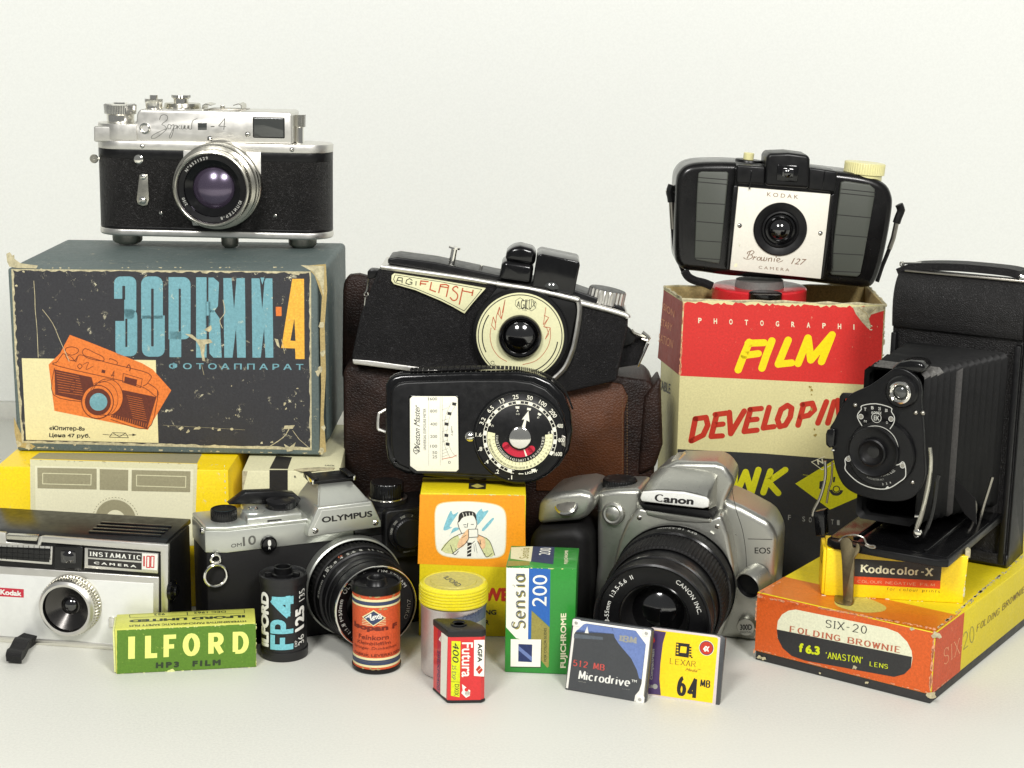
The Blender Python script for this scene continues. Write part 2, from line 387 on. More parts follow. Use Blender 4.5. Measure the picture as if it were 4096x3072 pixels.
def smear(b):
    if b <= .008: return [(0, 0)]
    n = 8 if b > .02 else 4; o = [(0, 0)] + [(b * math.cos(2 * math.pi * (i + .5) / n), b * math.sin(2 * math.pi * (i + .5) / n)) for i in range(n)]
    if b > .05: o += [(b * .5 * math.cos(i * math.pi / 2), b * .5 * math.sin(i * math.pi / 2)) for i in range(4)]
    return o
class Face:
    """a flat side of a thing (origin O, in-plane axes X and Z in the thing's own axes); prints lie on it"""
    def __init__(s, mb, root, O=(0, 0, 0), X=(1, 0, 0), Z=(0, 0, 1), view=None, eps=.006, M=None):
        s.mb = mb; s.M = (M if M is not None else mat_of(root)); s.O = Vector(O); s.X = Vector(X).normalized(); s.Z = Vector(Z).normalized()
        s.N = s.X.cross(s.Z); s.eps = eps; s.v = view or (0, 0, 1); s.Mi = s.M.inverted()
    def p(s, zx, zy):
        px = s.v[0] + zx / s.v[2]; py = s.v[1] + zy / s.v[2]
        o = s.Mi @ CAM_O; d = s.Mi.to_3x3() @ ray(px, py)
        t = (s.O - o).dot(s.N) / d.dot(s.N); q = o + d * t - s.O
        return (q.dot(s.X), q.dot(s.Z))
    def P(s, L): return [s.p(*a) for a in L]
    def to3(s, a, b, k=0.): return s.O + s.X * a + s.Z * b + s.N * (s.eps * k)
    def poly(s, pts, mat, k=1):
        s.mb.add([s.to3(a, b, k) for a, b in pts], tri(pts), mat, True)
    def q(s, zpts, mat, k=1, sm=0):
        pts = s.P(zpts)
        if sm: pts = smooth(pts, sm, True)
        s.poly(pts, mat, k)
    def quads(s, polys, mat, k=1):
        for i, q in enumerate(polys):
            n = len(q); kk = k + (i % 9) * .09; s.mb.add([s.to3(a, b, kk) for a, b in q], [tuple(range(n))], mat, True)
    def line(s, pts, w, mat, k=2, thin=None): s.quads(ribbon(pts, w, thin), mat, k)
    def zline(s, zpts, w, mat, k=2, sm=0, thin=None):
        pts = s.P(zpts)
        if sm: pts = smooth(pts, sm)
        s.line(pts, w, mat, k, thin)
    def ring(s, c, r0, r1, mat, k=1, a0=0, a1=360, n=48):
        A = arc(c[0], c[1], r0, a0, a1, n); B = arc(c[0], c[1], r1, a0, a1, n)
        for i in range(n): s.quads([[A[i], A[i + 1], B[i + 1], B[i]]], mat, k)
    def disc(s, c, r, mat, k=1, n=40): s.poly(arc(c[0], c[1], r, 0, 360, n)[:-1], mat, k)
    def _map(s, bb, bl, br, tl):
        bl, br, tl = Vector(bl), Vector(br), Vector(tl); ex = (br - bl) / max(1e-6, bb[2] - bb[0]); ey = (tl - bl) / max(1e-6, bb[3] - bb[1])
        return lambda x, y: tuple(bl + ex * (x - bb[0]) + ey * (y - bb[1]))
    def text(s, txt, bl, br, tl, mat, k=2, bold=0., shear=0., space=1., px=True):
        if px: bl, br, tl = s.p(*bl), s.p(*br), s.p(*tl)
        v, f, bb = text_mesh(txt, 0, shear, space); o = max(0, bold); g = s._map((bb[0] - o, bb[1] - o, bb[2] + o, bb[3] + o), bl, br, tl)
        for i, (dx, dy) in enumerate(smear(bold)): s.mb.add([s.to3(*g(x + dx, y + dy), k + i * .08) for x, y in v], f, mat, True)
    def stext(s, txt, bl, br, tl, mat, k=2, wid=.1, thin=None, serif=0., space=.28, w=.72, rnd=False, px=True):
        if px: bl, br, tl = s.p(*bl), s.p(*br), s.p(*tl)
        polys, bb = stroke_text(txt, wid, thin, serif, space, w, rnd); g = s._map(bb, bl, br, tl)
        s.quads([[g(*p) for p in q] for q in polys], mat, k)
    def atext(s, txt, c, r, h, ang, mat, k=2, bold=0., inward=False, space=1., w=1.):
        """text on an arc centred at angle ang (degrees, 90 = top); letters' feet towards the centre unless inward"""
        v, f, bb = text_mesh(txt, 0, 0, space); sc = h / .72; wd = (bb[2] - bb[0]) * sc * w
        for i, (dx, dy) in enumerate(smear(bold)):
            pts = []
            for x, y in v:
                xx = (x + dx - bb[0]) * sc * w - wd / 2; yy = (y + dy) * sc
                if not inward: a = R_(ang) - xx / r; rr = r + yy
                else: a = R_(ang) + xx / r; rr = r - yy
                pts.append((c[0] + rr * math.cos(a), c[1] + rr * math.sin(a)))
            s.mb.add([s.to3(a, b, k + i * .08) for a, b in pts], f, mat, True)
def tri(pts):
    if len(pts) <= 4: return [tuple(range(len(pts)))]
    t = tessellate_polygon([[Vector((a, b, 0)) for a, b in pts]])
    return [tuple(x) for x in t]
def blob(c, r, seed, n=11, ax=1., ang=0., rough=.45):
    rnd = random.Random(seed); out = []
    for i in range(n):
        a = 2 * math.pi * i / n; k = r * (1 + rnd.uniform(-rough, rough)); x = math.cos(a) * k * ax; y = math.sin(a) * k
        out.append((c[0] + x * math.cos(ang) - y * math.sin(ang), c[1] + x * math.sin(ang) + y * math.cos(ang)))
    return out
def screw(mb, c, r, axis=(0, -1, 0), mat='chrome', ang=30):
    mb.dome(c, axis, r, r * .45, mat, 16, 3)
    ax = Vector(axis).normalized(); c = Vector(c) + ax * (r * .40)
    u = Vector((math.cos(R_(ang)), 0, math.sin(R_(ang)))) if abs(ax.y) > .5 else Vector((math.cos(R_(ang)), math.sin(R_(ang)), 0))
    w = ax.cross(u); mb.add([c + u * r * .8 + w * r * .13, c + u * r * .8 - w * r * .13, c - u * r * .8 - w * r * .13 + ax * r * .08, c - u * r * .8 + w * r * .13 + ax * r * .08], [(0, 1, 2, 3)], 'blk_ink')

# ------------------------------------------------------------------ the setting
def setting():
    t = NT('table_top'); c = s2l((222, 222, 213))
    g = t.noise(7, 4, .8); g2 = t.noise(.06, 3)
    col = t.mix(t.ramp(g, .36, .64), tuple(v * .84 for v in c), c); col = t.mix(t.ramp(g2, .3, .7), col, tuple(v * .96 for v in c))
    t.l(col, t.b.inputs['Base Color']); setp(t.b, Roughness=.55, Specular_IOR_Level=.3); t.bump(g, .08, .02); _M['table_top'] = t.m
    t = NT('wall_paint'); c = s2l((243, 245, 241)); g = t.noise(5, 3, .8)
    t.l(t.mix(t.ramp(g, .38, .62), tuple(v * .955 for v in c), c), t.b.inputs['Base Color']); setp(t.b, Roughness=.8, Specular_IOR_Level=.2)
    t.bump(t.noise(.35, 3, .5), .05, .05); _M['wall_paint'] = t.m
    wy = on_z(10, 905 / 2212 * 4096).y
    m = MB(); m.box(-190, 190, -30, wy, -3, 0, 'table_top', .2); m.obj('tabletop', kind='structure')
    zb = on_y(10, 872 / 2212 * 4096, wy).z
    plain('gap_shade', (214, 214, 205), .6, grain=.03, gs=3)  # shade of the gap at the wall foot, put into the strip's colour
    m = MB(); m.box(-260, 260, wy + .3, wy + 4, -60, zb, 'gap_shade', .15); m.obj('shaded_gap', kind='structure')
    m = MB(); m.box(-260, 260, wy + .9, wy + 9, zb + .01, 190, 'wall_paint', .05); m.obj('wall', kind='structure')
setting()
# zoom windows onto the photograph used while measuring (x0, y0, pixels per source pixel)
V1 = (300, 330, 2.0109); V2 = (0, 920, 1.58); V3 = (1360, 960, 1.5954); V4 = (2560, 560, 1.9404); V5 = (2600, 1060, 1.7645)
V6 = (3100, 1000, 1.1847); V7 = (2950, 2100, 1.9302); V8 = (2100, 1780, 1.8855)
W1 = (0, 1760, 1.6591); W2 = (750, 1800, 2.074); W3 = (1600, 1850, 1.6588); W4 = (950, 2200, 2.0109); W5 = (1960, 2130, 2.212)
U1 = (1880, 1560, 4.609); U2 = (1400, 1880, 3.19); U3 = (3150, 1900, 2.765); U4 = (3500, 1020, 2.765); U5 = (2100, 1800, 3.687); U6 = (400, 2400, 3.16)
T1 = (1600, 960, 3.607); T5 = (3250, 1300, 1.66)
def sp(v, x, y): return (v[0] + x / v[2], v[1] + y / v[2])
def zf(v, x, y, z=0.): return on_z(*sp(v, x, y), z)
def yf(v, x, y, Y): return on_y(*sp(v, x, y), Y)
def yaw2(a, b): return math.degrees(math.atan2(b.y - a.y, b.x - a.x))
def edge_wear(F, z0, z1, mat, n, size, seed, k=3, off=0., px=True):
    if F.mb.wear is None: F.mb.wear = MB()
    keep, F.mb = F.mb, F.mb.wear
    _edge_wear(F, z0, z1, mat, n, size, seed, k, off, px); F.mb = keep
def _edge_wear(F, z0, z1, mat, n, size, seed, k, off, px):
    rnd = random.Random(seed); a, b = (Vector(F.p(*z0)), Vector(F.p(*z1))) if px else (Vector(z0), Vector(z1))
    t = (b - a); an = math.atan2(t.y, t.x)
    for i in range(n):
        q = a + t * rnd.random(); r = size * rnd.uniform(.3, 1) ** 1.4
        F.poly(blob((q.x, q.y + off), r, rnd.randint(0, 9999), 9, rnd.uniform(1.2, 4.), an, .5), mat, k)

plain('yellow_card', (250, 214, 10), .45, grain=.05, wear=.15, coat=.25)
plain('yellow_card2', (232, 208, 22), .45, grain=.05, coat=.2)
plain('pale_card', (222, 218, 178), .55, grain=.04)
plain('pale_print', (234, 230, 196), .55, grain=.03)
plain('khaki_print', (158, 152, 120), .6, grain=.05)
plain('slate_card', (90, 103, 101), .6, grain=.10, wear=.16, wearc=(176, 170, 140), ws=2.0, bumps=.1)
plain('night_print', (46, 46, 50), .55, grain=.10, wear=.20, wearc=(216, 210, 178), ws=1.5)
plain('teal_print', (112, 162, 172), .55, grain=.08, wear=.16, wearc=(214, 210, 176), ws=2.2)
plain('amber_print', (238, 178, 62), .55, grain=.10, wear=.1)
plain('orange_print', (226, 122, 48), .55, grain=.09)
plain('brown_line', (98, 42, 26), .6, grain=.1)
plain('torn_paper', (192, 183, 148), .85, grain=.16, gs=3.5, bumps=.2)
plain('bare_board', (176, 156, 104), .85, grain=.12, bumps=.3)
plain('black_print', (38, 36, 34), .5, grain=.08)

# ---------------------------------------------------------------- yellow carton under the grey box
def yellow_carton():
    a = yf(W1, 0, 118, 93.0); zt = 8.18
    r = thing('camera_carton', 'yellow and cream camera carton printed with a grey camera front, under the grey-blue box', 'box', (-29.1, 93.1, 0), (0, 0, -.5))
    m = MB(); xr = 29.1 - 15.95
    m.box(0, xr, 0, 15.5, 0, zt, 'yellow_card', .09)
    m.obj('carton', r)
    m = MB(); F = Face(m, r, view=W1)
    F.q([(200, 128), (1310, 158), (1290, 700), (205, 700)], 'pale_card', 1)
    F.q([(232, 170), (1285, 195), (1272, 700), (240, 700)], 'pale_print', 2)
    F.q([(248, 183), (642, 190), (642, 328), (250, 320)], 'khaki_print', 3)
    F.q([(662, 192), (852, 198), (850, 336), (662, 330)], 'khaki_print', 3)
    F.q([(875, 198), (1265, 207), (1262, 346), (873, 338)], 'khaki_print', 3)
    for q in ([(284, 220), (606, 228), (604, 298), (284, 290)], [(907, 232), (1234, 242), (1232, 314), (907, 304)]): F.zline(q + [q[0]], .05, 'pale_card', 4)
    c = F.p(768, 525); rr = F.p(920, 525)[0] - c[0]
    F.ring(c, rr * .93, rr, 'khaki_print', 3); F.ring(c, rr * .90, rr * .97, 'pale_print', 4)
    for i in range(22):
        an = i * 180 / 22
        F.ring(c, rr * .93, rr, 'pale_print', 5, an, an + 4, 2)
    F.ring(c, rr * .42, rr * .88, 'khaki_print', 3); F.disc(c, rr * .36, 'pale_print', 3)
    edge_wear(F, (1490, 170), (1498, 460), 'pale_card', 10, .05, 4); edge_wear(F, (0, 128), (1490, 165), 'torn_paper', 26, .035, 5)
    T = Face(m, r, (0, 0, zt), (1, 0, 0), (0, 1, 0), view=W1)
    T.q([(262, 85), (1340, 92), (1308, 156), (205, 124)], 'khaki_print', 1)
    m.obj('printed_panel', r)
yellow_carton()

# ---------------------------------------------------------------- white carton with a black stripe behind the chrome camera
def striped_carton():
    zt = 8.1; a = zf(W2, 455, 172, zt); b = zf(W2, 1262, 175, zt)
    w = (b - a).length
    r = thing('striped_carton', 'off-white carton with a black stripe, behind the silver reflex camera and under the grey-blue box', 'box', (a.x, a.y, 0), (0, 0, yaw2(a, b)))
    m = MB(); m.box(0, w, 0, 11, 0, zt, 'pale_card', .06); m.obj('carton', r)
    m = MB(); F = Face(m, r, view=W2); T = Face(m, r, (0, 0, zt), (1, 0, 0), (0, 1, 0), view=W2)
    F.q([(680, 165), (832, 165), (832, 400), (680, 400)], 'black_print', 1); m.obj('stripe', r); m = MB(); F = Face(m, r, view=W2); T = Face(m, r, (0, 0, zt), (1, 0, 0), (0, 1, 0), view=W2)
    T.q([(735, 50), (868, 60), (832, 158), (680, 156)], 'black_print', 1)
    F.text('R', (885, 232), (903, 232), (885, 212), 'black_print', 2, .02)
    T.text('LACK', (1140, 134), (1220, 137), (1143, 123), 'black_print', 2, .02)
    F.q([(455, 175), (500, 175), (460, 330), (455, 330)], 'torn_paper', 1)
    m.obj('stripe', r)
    m = MB(); zz = [(0, 0), (.5, -.3), (1.3, -.15), (2.2, .05), (2.3, .4), (1.4, .5), (.6, .3)]
    m.prism([(x, y) for x, y in zz], 0, .06, 'torn_paper', 'xy', .01); o = m.obj('torn_scrap', r); o.location = (w - 2.6, .1, zt + .01)
striped_carton()

# ---------------------------------------------------------------- grey-blue box
def grey_box():
    zt = 10.75; r = thing('camera_box', 'worn grey-blue camera box with black label, blue lettering and an orange camera drawing', 'box', (-28.83, 96.4, 8.22), (0, -.2, -.9))
    m = MB(); w = 17.72
    m.prism(rrect(0, 0, w, zt, .12), .0, 12.0, 'slate_card', 'xz', .14, 3)
    m.prism(rrect(-.08, .05, w + .2, zt + .02, .3), 3.0, 12.4, 'slate_card', 'xz', .35, 3)
    m.obj('lid', r)
    # torn cloth corners and edges
    m = MB(); F = Face(m, r, view=V2)
    F.q([(40, 150), (62, 140), (95, 185), (130, 210), (240, 225), (230, 243), (110, 240), (60, 232), (45, 200)], 'torn_paper', 1)
    F.q([(1935, 225), (2060, 215), (2068, 380), (2052, 600), (2060, 900), (2045, 1180), (2062, 1400), (2020, 1420), (2030, 1000), (2022, 640), (2035, 420), (1990, 290)], 'bare_board', 1)
    F.q([(1900, 222), (2050, 228), (2045, 420), (2020, 330), (1975, 262)], 'torn_paper', 2)
    F.q([(88, 1180), (112, 1240), (150, 1325), (225, 1368), (200, 1385), (110, 1370), (92, 1280)], 'bare_board', 1)
    for i, (x, y) in enumerate([(2030, 600), (2025, 880), (2010, 900), (2048, 1250), (2030, 1395), (2040, 780), (75, 175), (120, 1350), (180, 1372), (1985, 250)]):
        F.poly(blob(F.p(x, y), .13, 60 + i, 9, 1.5, 1.4), 'torn_paper', 3)
    edge_wear(F, (110, 1372), (2020, 1412), 'torn_paper', 30, .05, 8, 2); edge_wear(F, (60, 240), (1950, 235), 'torn_paper', 22, .04, 9, 2)
    m.obj('torn_edge', r, kind='stuff')
    # label
    m = MB(); F = Face(m, r, view=V2)
    F.q([(72, 246), (1966, 262), (1970, 1392), (140, 1345), (96, 820)], 'torn_paper', 2)
    tl, tr, br, bl = F.P([(84, 254), (1958, 268), (1960, 1380), (150, 1334)])
    lm = F.P([(106, 790)])[0]
    pts = ragged(tl, lm, -.03, .07, 26, 1) + ragged(lm, bl, -.03, .08, 28, 2)[1:] + ragged(bl, br, 0, .09, 60, 3)[1:] + ragged(br, tr, -.02, .06, 46, 4)[1:] + ragged(tr, tl, -.02, .09, 70, 5)[1:]
    F.poly(pts, 'night_print', 3)
    F.q([(138, 810), (985, 822), (1002, 1345), (165, 1325)], 'cream', 4)
    F.q([(442, 662), (560, 706), (900, 842), (965, 880), (1083, 1012), (935, 1262), (345, 1142), (308, 850), (380, 780)], 'orange_print', 5)
    # drawn camera
    L = lambda p, w=.035, s=4, k=7: F.zline(p, w, 'brown_line', k, s)
    F.q([(345, 880), (580, 930), (600, 1010), (520, 1060), (525, 1080), (350, 1040)], 'brown_line', 6)
    F.q([(775, 1010), (990, 1055), (930, 1255), (700, 1180), (760, 1100)], 'brown_line', 6)
    for i in range(9): F.zline([(355 + i * 2, 895 + i * 16), (500 + i * 4, 925 + i * 15)], .02, 'orange_print', 7)
    for i in range(11): F.zline([(800 + i * 4, 1045 + i * 14), (900 + i * 3, 1065 + i * 14)], .018, 'orange_print', 7)
    for i in range(16): F.zline([(715 + i * 14, 1165 + i * 3.6), (712 + i * 14, 1190 + i * 3.6)], .02, 'orange_print', 7)
    L([(400, 780), (365, 830), (372, 860), (860, 975), (985, 1050), (995, 1010), (935, 965)]); L([(400, 780), (450, 800), (480, 830), (500, 790), (560, 800), (690, 840), (940, 905), (935, 965), (905, 985)])
    L([(345, 870), (338, 1040), (525, 1085)]); L([(996, 1010), (990, 1100), (930, 1255), (700, 1195)])
    L([(412, 770), (420, 745), (460, 738), (495, 752), (490, 775), (450, 790), (412, 770)]); L([(415, 780), (425, 812), (470, 825), (490, 800)])
    L([(520, 770), (535, 750), (560, 755), (600, 775), (650, 800), (655, 825), (600, 820), (540, 800), (520, 770)]); L([(690, 820), (700, 812), (740, 830), (740, 850)]); L([(800, 870), (815, 850), (825, 870), (820, 890)], .05)
    L([(780, 905), (900, 940), (890, 995), (775, 960), (780, 905)], .03, 1); F.q([(790, 925), (868, 945), (862, 985), (786, 962)], 'brown_line', 7)
    F.q([(645, 880), (668, 886), (664, 905), (642, 900)], 'brown_line', 7); L([(705, 925), (722, 890), (716, 935)], .03, 1); L([(700, 915), (728, 922)], .03, 1)
    L([(490, 860), (505, 845), (520, 860), (505, 876), (490, 860)]); L([(525, 850), (560, 835), (545, 880), (590, 860)], .025); L([(460, 950), (440, 1010), (470, 1015), (480, 955), (460, 950)])
    c1 = F.p(640, 1075); rx = F.p(775, 1075)[0] - c1[0]
    def ell(cx, cy, ax, ay, mat, k, ring=None):
        P = F.P([(cx + ax * math.cos(t * .2618 * .5), cy + ay * math.sin(t * .2618 * .5)) for t in range(48)])
        if ring: F.line(P + [P[0]], ring, mat, k)
        else: F.poly(P, mat, k)
    ell(680, 1055, 98, 115, 'orange_print', 7); ell(680, 1055, 98, 115, 'brown_line', 8, .035); ell(655, 1065, 92, 108, 'brown_line', 8, .025)
    ell(618, 1085, 100, 105, 'orange_print', 8); ell(618, 1085, 100, 105, 'brown_line', 9, .05); ell(620, 1085, 82, 85, 'brown_line', 9); ell(624, 1085, 56, 56, 'teal_print', 10)
    for i in range(7): F.zline([(560 + i * 22, 985 - i * 6), (590 + i * 24, 965 - i * 4)], .02, 'brown_line', 8)
    # big letters as solid strokes with narrow counters
    def rr(x0, y0, x1, y1, rad, mat='teal_print', k=5, r4=None):
        P = rrect(x0, y0, x1, y1, r4 or rad, 4); F.q([(x, y) for x, y in P], mat, k)
    D = 'night_print'
    rr(722, 293, 862, 530, 0, r4=(40, 40, 30, 0)); rr(730, 500, 868, 797, 0, r4=(0, 40, 40, 40)); rr(715, 434, 786, 574, 2, D, 6); rr(774, 352, 792, 440, 2, D, 6); rr(793, 560, 806, 738, 2, D, 6); rr(790, 500, 850, 560, 20)
    rr(893, 293, 1030, 560, 0, r4=(45, 45, 0, 0)); rr(898, 540, 1042, 800, 0, r4=(0, 0, 45, 45)); rr(956, 370, 972, 735, 3, D, 6)
    rr(1066, 297, 1205, 690, 0, r4=(0, 45, 40, 0)); rr(1072, 640, 1146, 803, 3); rr(1130, 370, 1144, 640, 3, D, 6); rr(1150, 690, 1215, 806, 2, D, 4)
    rr(1240, 298, 1306, 806, 3); F.q([(1318, 300), (1350, 300), (1385, 330), (1378, 480), (1350, 520), (1318, 520)], 'teal_print', 5); F.q([(1318, 500), (1355, 510), (1390, 560), (1402, 806), (1350, 806), (1325, 780)], 'teal_print', 5); rr(1300, 452, 1330, 640, 3); rr(1305, 540, 1320, 640, 1, D, 6)
    for x0, x1, dy in ((1412, 1548, 0), (1590, 1722, 2)):
        F.q([(x0, 303 + dy), (x1, 303 + dy), (x1 + 6, 806), (x0 + 6, 806)], 'teal_print', 5)
        F.q([(x0 + 52, 300 + dy), (x0 + 84, 300 + dy), (x0 + 68, 500)], D, 6); F.q([(x0 + 58, 809), (x0 + 88, 809), (x0 + 80, 620)], D, 6)
    F.q([(1646, 300), (1672, 300), (1659, 345)], 'teal_print', 7); F.zline([(1640, 300), (1659, 350), (1680, 300)], .03, D, 8)
    F.q([(1743, 485), (1780, 485), (1780, 543), (1745, 543)], 'orange_print', 5)
    F.q([(1848, 308), (1922, 308), (1925, 815), (1868, 815), (1866, 748), (1778, 745)], 'amber_print', 5); F.q([(1861, 560), (1868, 700), (1836, 698)], D, 6)
    F.text('\u0424 \u041e \u0422 \u041e \u0410 \u041f \u041f \u0410 \u0420 \u0410 \u0422', (1068, 880), (1918, 886), (1068, 838), 'teal_print', 5, .02)
    F.text('\u00ab\u042e\u043f\u0438\u0442\u0435\u0440-8\u00bb', (312, 1270), (538, 1275), (312, 1235), 'black_print', 6, .025)
    F.text('\u0426\u0435\u043d\u0430 47 \u0440\u0443\u0431.', (312, 1314), (570, 1318), (312, 1283), 'black_print', 6, .025)
    F.zline([(650, 1290), (690, 1294)], .03, 'black_print', 6); F.zline([(815, 1294), (850, 1294)], .03, 'black_print', 6); F.q([(838, 1286), (865, 1294), (838, 1301)], 'black_print', 6)
    F.zline([(692, 1308), (712, 1280), (795, 1282), (812, 1312), (692, 1308)], .03, 'black_print', 6); F.zline([(712, 1280), (755, 1306), (795, 1282)], .03, 'black_print', 6); F.zline([(692, 1294), (812, 1296)], .02, 'black_print', 6)
    # scratches and flaked patches
    F.zline([(215, 320), (222, 420), (224, 500), (235, 620), (243, 805)], .035, 'torn_paper', 8, 3); F.zline([(270, 502), (335, 590), (378, 690), (440, 830)], .035, 'torn_paper', 8, 3, .02)
    F.zline([(1780, 690), (1800, 780)], .03, 'torn_paper', 8); F.zline([(1275, 850), (1290, 915)], .025, 'torn_paper', 8)
    F.q([(1170, 655), (1215, 660), (1250, 690), (1330, 690), (1345, 710), (1300, 720), (1290, 790), (1300, 830), (1280, 825), (1265, 740), (1240, 700), (1200, 675)], 'torn_paper', 8)
    F.q([(1290, 630), (1335, 600), (1340, 625), (1325, 645)], 'torn_paper', 8); F.zline([(1410, 440), (1422, 520), (1390, 570), (1408, 620)], .04, 'torn_paper', 8, 3)
    F.q([(1735, 685), (1758, 690), (1770, 745), (1752, 730)], 'torn_paper', 8)
    F.q([(1800, 1235), (1865, 1232), (1850, 1255), (1790, 1258)], 'torn_paper', 8); F.q([(1795, 1350), (1830, 1370), (1870, 1340), (1850, 1395), (1815, 1400)], 'torn_paper', 8)
    F.zline([(1828, 1255), (1790, 1310), (1700, 1370)], .05, 'torn_paper', 8, 3); F.zline([(1850, 1265), (1890, 1320), (1950, 1372)], .03, 'torn_paper', 8)
    F.q([(1270, 260), (1330, 262), (1310, 275), (1280, 272)], 'torn_paper', 8); F.q([(1830, 265), (1900, 268), (1890, 285), (1850, 280)], 'torn_paper', 8)
    rnd = random.Random(5)
    for x, y, sc in [(1065, 1240, .5), (1145, 1252, .9), (1190, 1270, .8), (1250, 1252, 1), (1345, 1255, .8), (1385, 1262, 1), (1465, 1258, .8), (1800, 1100, .9), (1808, 1128, .6), (1465, 985, .5), (475, 1352, 1), (718, 1350, 1), (1880, 1000, .4), (1490, 1168, .4), (105, 350, .8), (150, 262, .7), (265, 252, .8), (1215, 760, .5), (1655, 1345, .7), (1720, 1340, .7)]:
        F.poly(blob(F.p(x, y), .09 * sc, rnd.randint(0, 999), 9, rnd.uniform(.7, 2.2), rnd.uniform(-.5, 1)), 'torn_paper', 8)
    F.zline([(1030, 1232), (1550, 1262)], .012, 'torn_paper', 8)
    m.obj('label', r)
grey_box()

# ---------------------------------------------------------------- 35 mm camera on the grey box
def zorki():
    r = thing('rangefinder_camera', 'silver and black leather rangefinder camera with a purple-tinted lens standing on the grey-blue box', 'camera', (-18.4, 104.6, 19.06), (0, .4, -1))
    F0 = Face(MB(), r, (0, 0, 0), view=V1); xl = F0.p(150, 800)[0]; xr = F0.p(2043, 800)[0]
    zz = lambda y: F0.p(1100, y)[1]
    zb0, zb1, zl, zd, zt = zz(1250), zz(1192), zz(555), zz(487), zz(225)
    D = 3.4; st = lambda o=0.: rrect(xl - o, -o, xr + o, D + o, D / 2 + o - .02, 10)
    m = MB(); m.prism(st(.02), zb1 - .02, zl + .02, 'hide', 'xy'); m.obj('body', r)
    m = MB(); m.prism(st(.06), zb0, zb1, 'satin', 'xy', .12, 3); m.prism(st(.03), zb1, zb1 + .13, 'blk', 'xy', .02); m.obj('base_plate', r)
    for x, rad in ((370, .95), (1220, .55), (1800, .9)):
        m = MB(); fx = F0.p(x, 1280)[0]; m.lathe((fx, 1.7 - (.6 if x == 1220 else 0), .0), (0, 0, 1), [(0, 0), (rad * .6, 0), (rad * .85, .1), (rad * .97, .25), (rad, zb0 + .02)], 'steel', 32); m.obj('foot', r)
    m = MB(); m.prism(st(.05), zl, zd, 'satin', 'xy', .05, 2)
    # front apron that holds the lens
    a = F0.P([(872, 545), (1497, 560), (1500, 900), (1300, 1150), (950, 1150), (872, 860)])
    m.prism(a, -.10, .3, 'satin', 'xz', .04); m.obj('top_deck', r)
    m = MB()
    m.prism(st(.03), zz(628), zl - .01, 'blk', 'xy', .02)
    m.obj('black_trim', r)
    # upper housing
    m = MB(); hs = F0.P([(146, 478), (146, 352), (440, 352), (470, 340), (489, 310), (495, 245), (520, 217), (1725, 240), (1742, 262), (1742, 497)])
    left = [p for p in hs]
    m.prism(left, .12, D - .15, 'satin', 'xz', .10, 3)
    m.prism(rrect(xl, 0.0, F0.p(495, 400)[0], D, (D / 2 - .05, .02, .02, D / 2 - .05), 8), zz(478), zz(352), 'satin', 'xy', .1, 3); m.obj('housing', r)
    F = Face(MB(), r, (0, .12, 0), view=V1)
    m = F.mb
    F.text('-', (1092, 358), (1122, 358), (1092, 350), 'grey_ink', 2); F.stext('4', (1150, 375), (1212, 380), (1158, 282), 'grey_ink', 2, .07, .04)
    L = lambda p, w=.035: F.zline(p, w, 'grey_ink', 2, 6, w * .6)
    L([(680, 300), (690, 270), (715, 258), (742, 270), (740, 300), (700, 335), (722, 350), (735, 375), (700, 410), (650, 445), (615, 448), (625, 425), (680, 395), (740, 370)])
    L([(745, 352), (755, 335), (772, 345), (768, 368), (750, 372), (745, 352)]); L([(772, 350), (795, 340), (788, 400), (770, 445), (758, 440), (775, 400), (800, 350), (818, 345), (815, 368), (800, 372)])
    L([(825, 345), (822, 375)]); L([(846, 345), (828, 358), (850, 375)]); L([(858, 345), (856, 370), (872, 372), (880, 345), (880, 372)]); L([(888, 345), (886, 370), (902, 372), (910, 345), (912, 372)]); L([(918, 345), (918, 372), (936, 372), (940, 330), (950, 305), (985, 288)])
    m.obj('engraving', r)
    # windows, screws
    m = MB(); F = Face(m, r, (0, .06, 0), view=V1)
    w = F.P([(1430, 277), (1685, 284), (1685, 450), (1430, 445)]); xs = [p[0] for p in w]; zs = [p[1] for p in w]
    m.prism(rrect(min(xs), min(zs), max(xs), max(zs), .08), .09, .5, 'blk', 'xz', .02); m.obj('viewfinder_frame', r)
    m = MB(); m.prism(rrect(min(xs) + .06, min(zs) + .06, max(xs) - .06, max(zs) - .06, .04), .07, .4, 'glass_grey', 'xz', .02); m.obj('viewfinder_window', r)
    m = MB(); w = Face(m, r, (0, .1, 0), view=V1).P([(988, 382), (1060, 382), (1060, 326), (988, 326)])
    m.prism(w, .10, .3, 'glass_grey', 'xz', .01); m.obj('rangefinder_window', r)
    m = MB(); c = Face(m, r, (0, .1, 0), view=V1).p(563, 368); m.lathe((c[0], .12, c[1]), (0, -1, 0), [(.33, 0), (.33, .08), (.26, .12), (.22, .1), (.20, -.05), (0, -.05, 'blk')], 'chrome', 28); m.obj('flash_socket', r)
    for x, y, rad, yy in ((1084, 452, .17, .1), (1389, 418, .17, .1), (540, 512, .14, -.06), (1745, 540, .14, -.06), (690, 1050, .13, 0), (1610, 1070, .13, 0)):
        m = MB(); c = Face(m, r, (0, yy, 0), view=V1).p(x, y); screw(m, (c[0], yy, c[1]), rad, ang=x % 90 + 20); m.obj('screw', r)
    # lever
    m = MB(); F = Face(m, r, (0, -.05, 0), view=V1)
    m.prism(F.P([(520, 740), (588, 740), (598, 940), (585, 985), (548, 993), (510, 980), (498, 940)]), -.16, -.06, 'chrome_worn', 'xz', .03)
    c = F.p(548, 945); m.dome((c[0], -.15, c[1]), (0, -1, 0), .26, .13, 'chrome', 24, 4); c = F.p(552, 758); m.dome((c[0], -.15, c[1]), (0, -1, 0), .2, .08, 'chrome', 24, 4)
    m.obj('self_timer_lever', r)
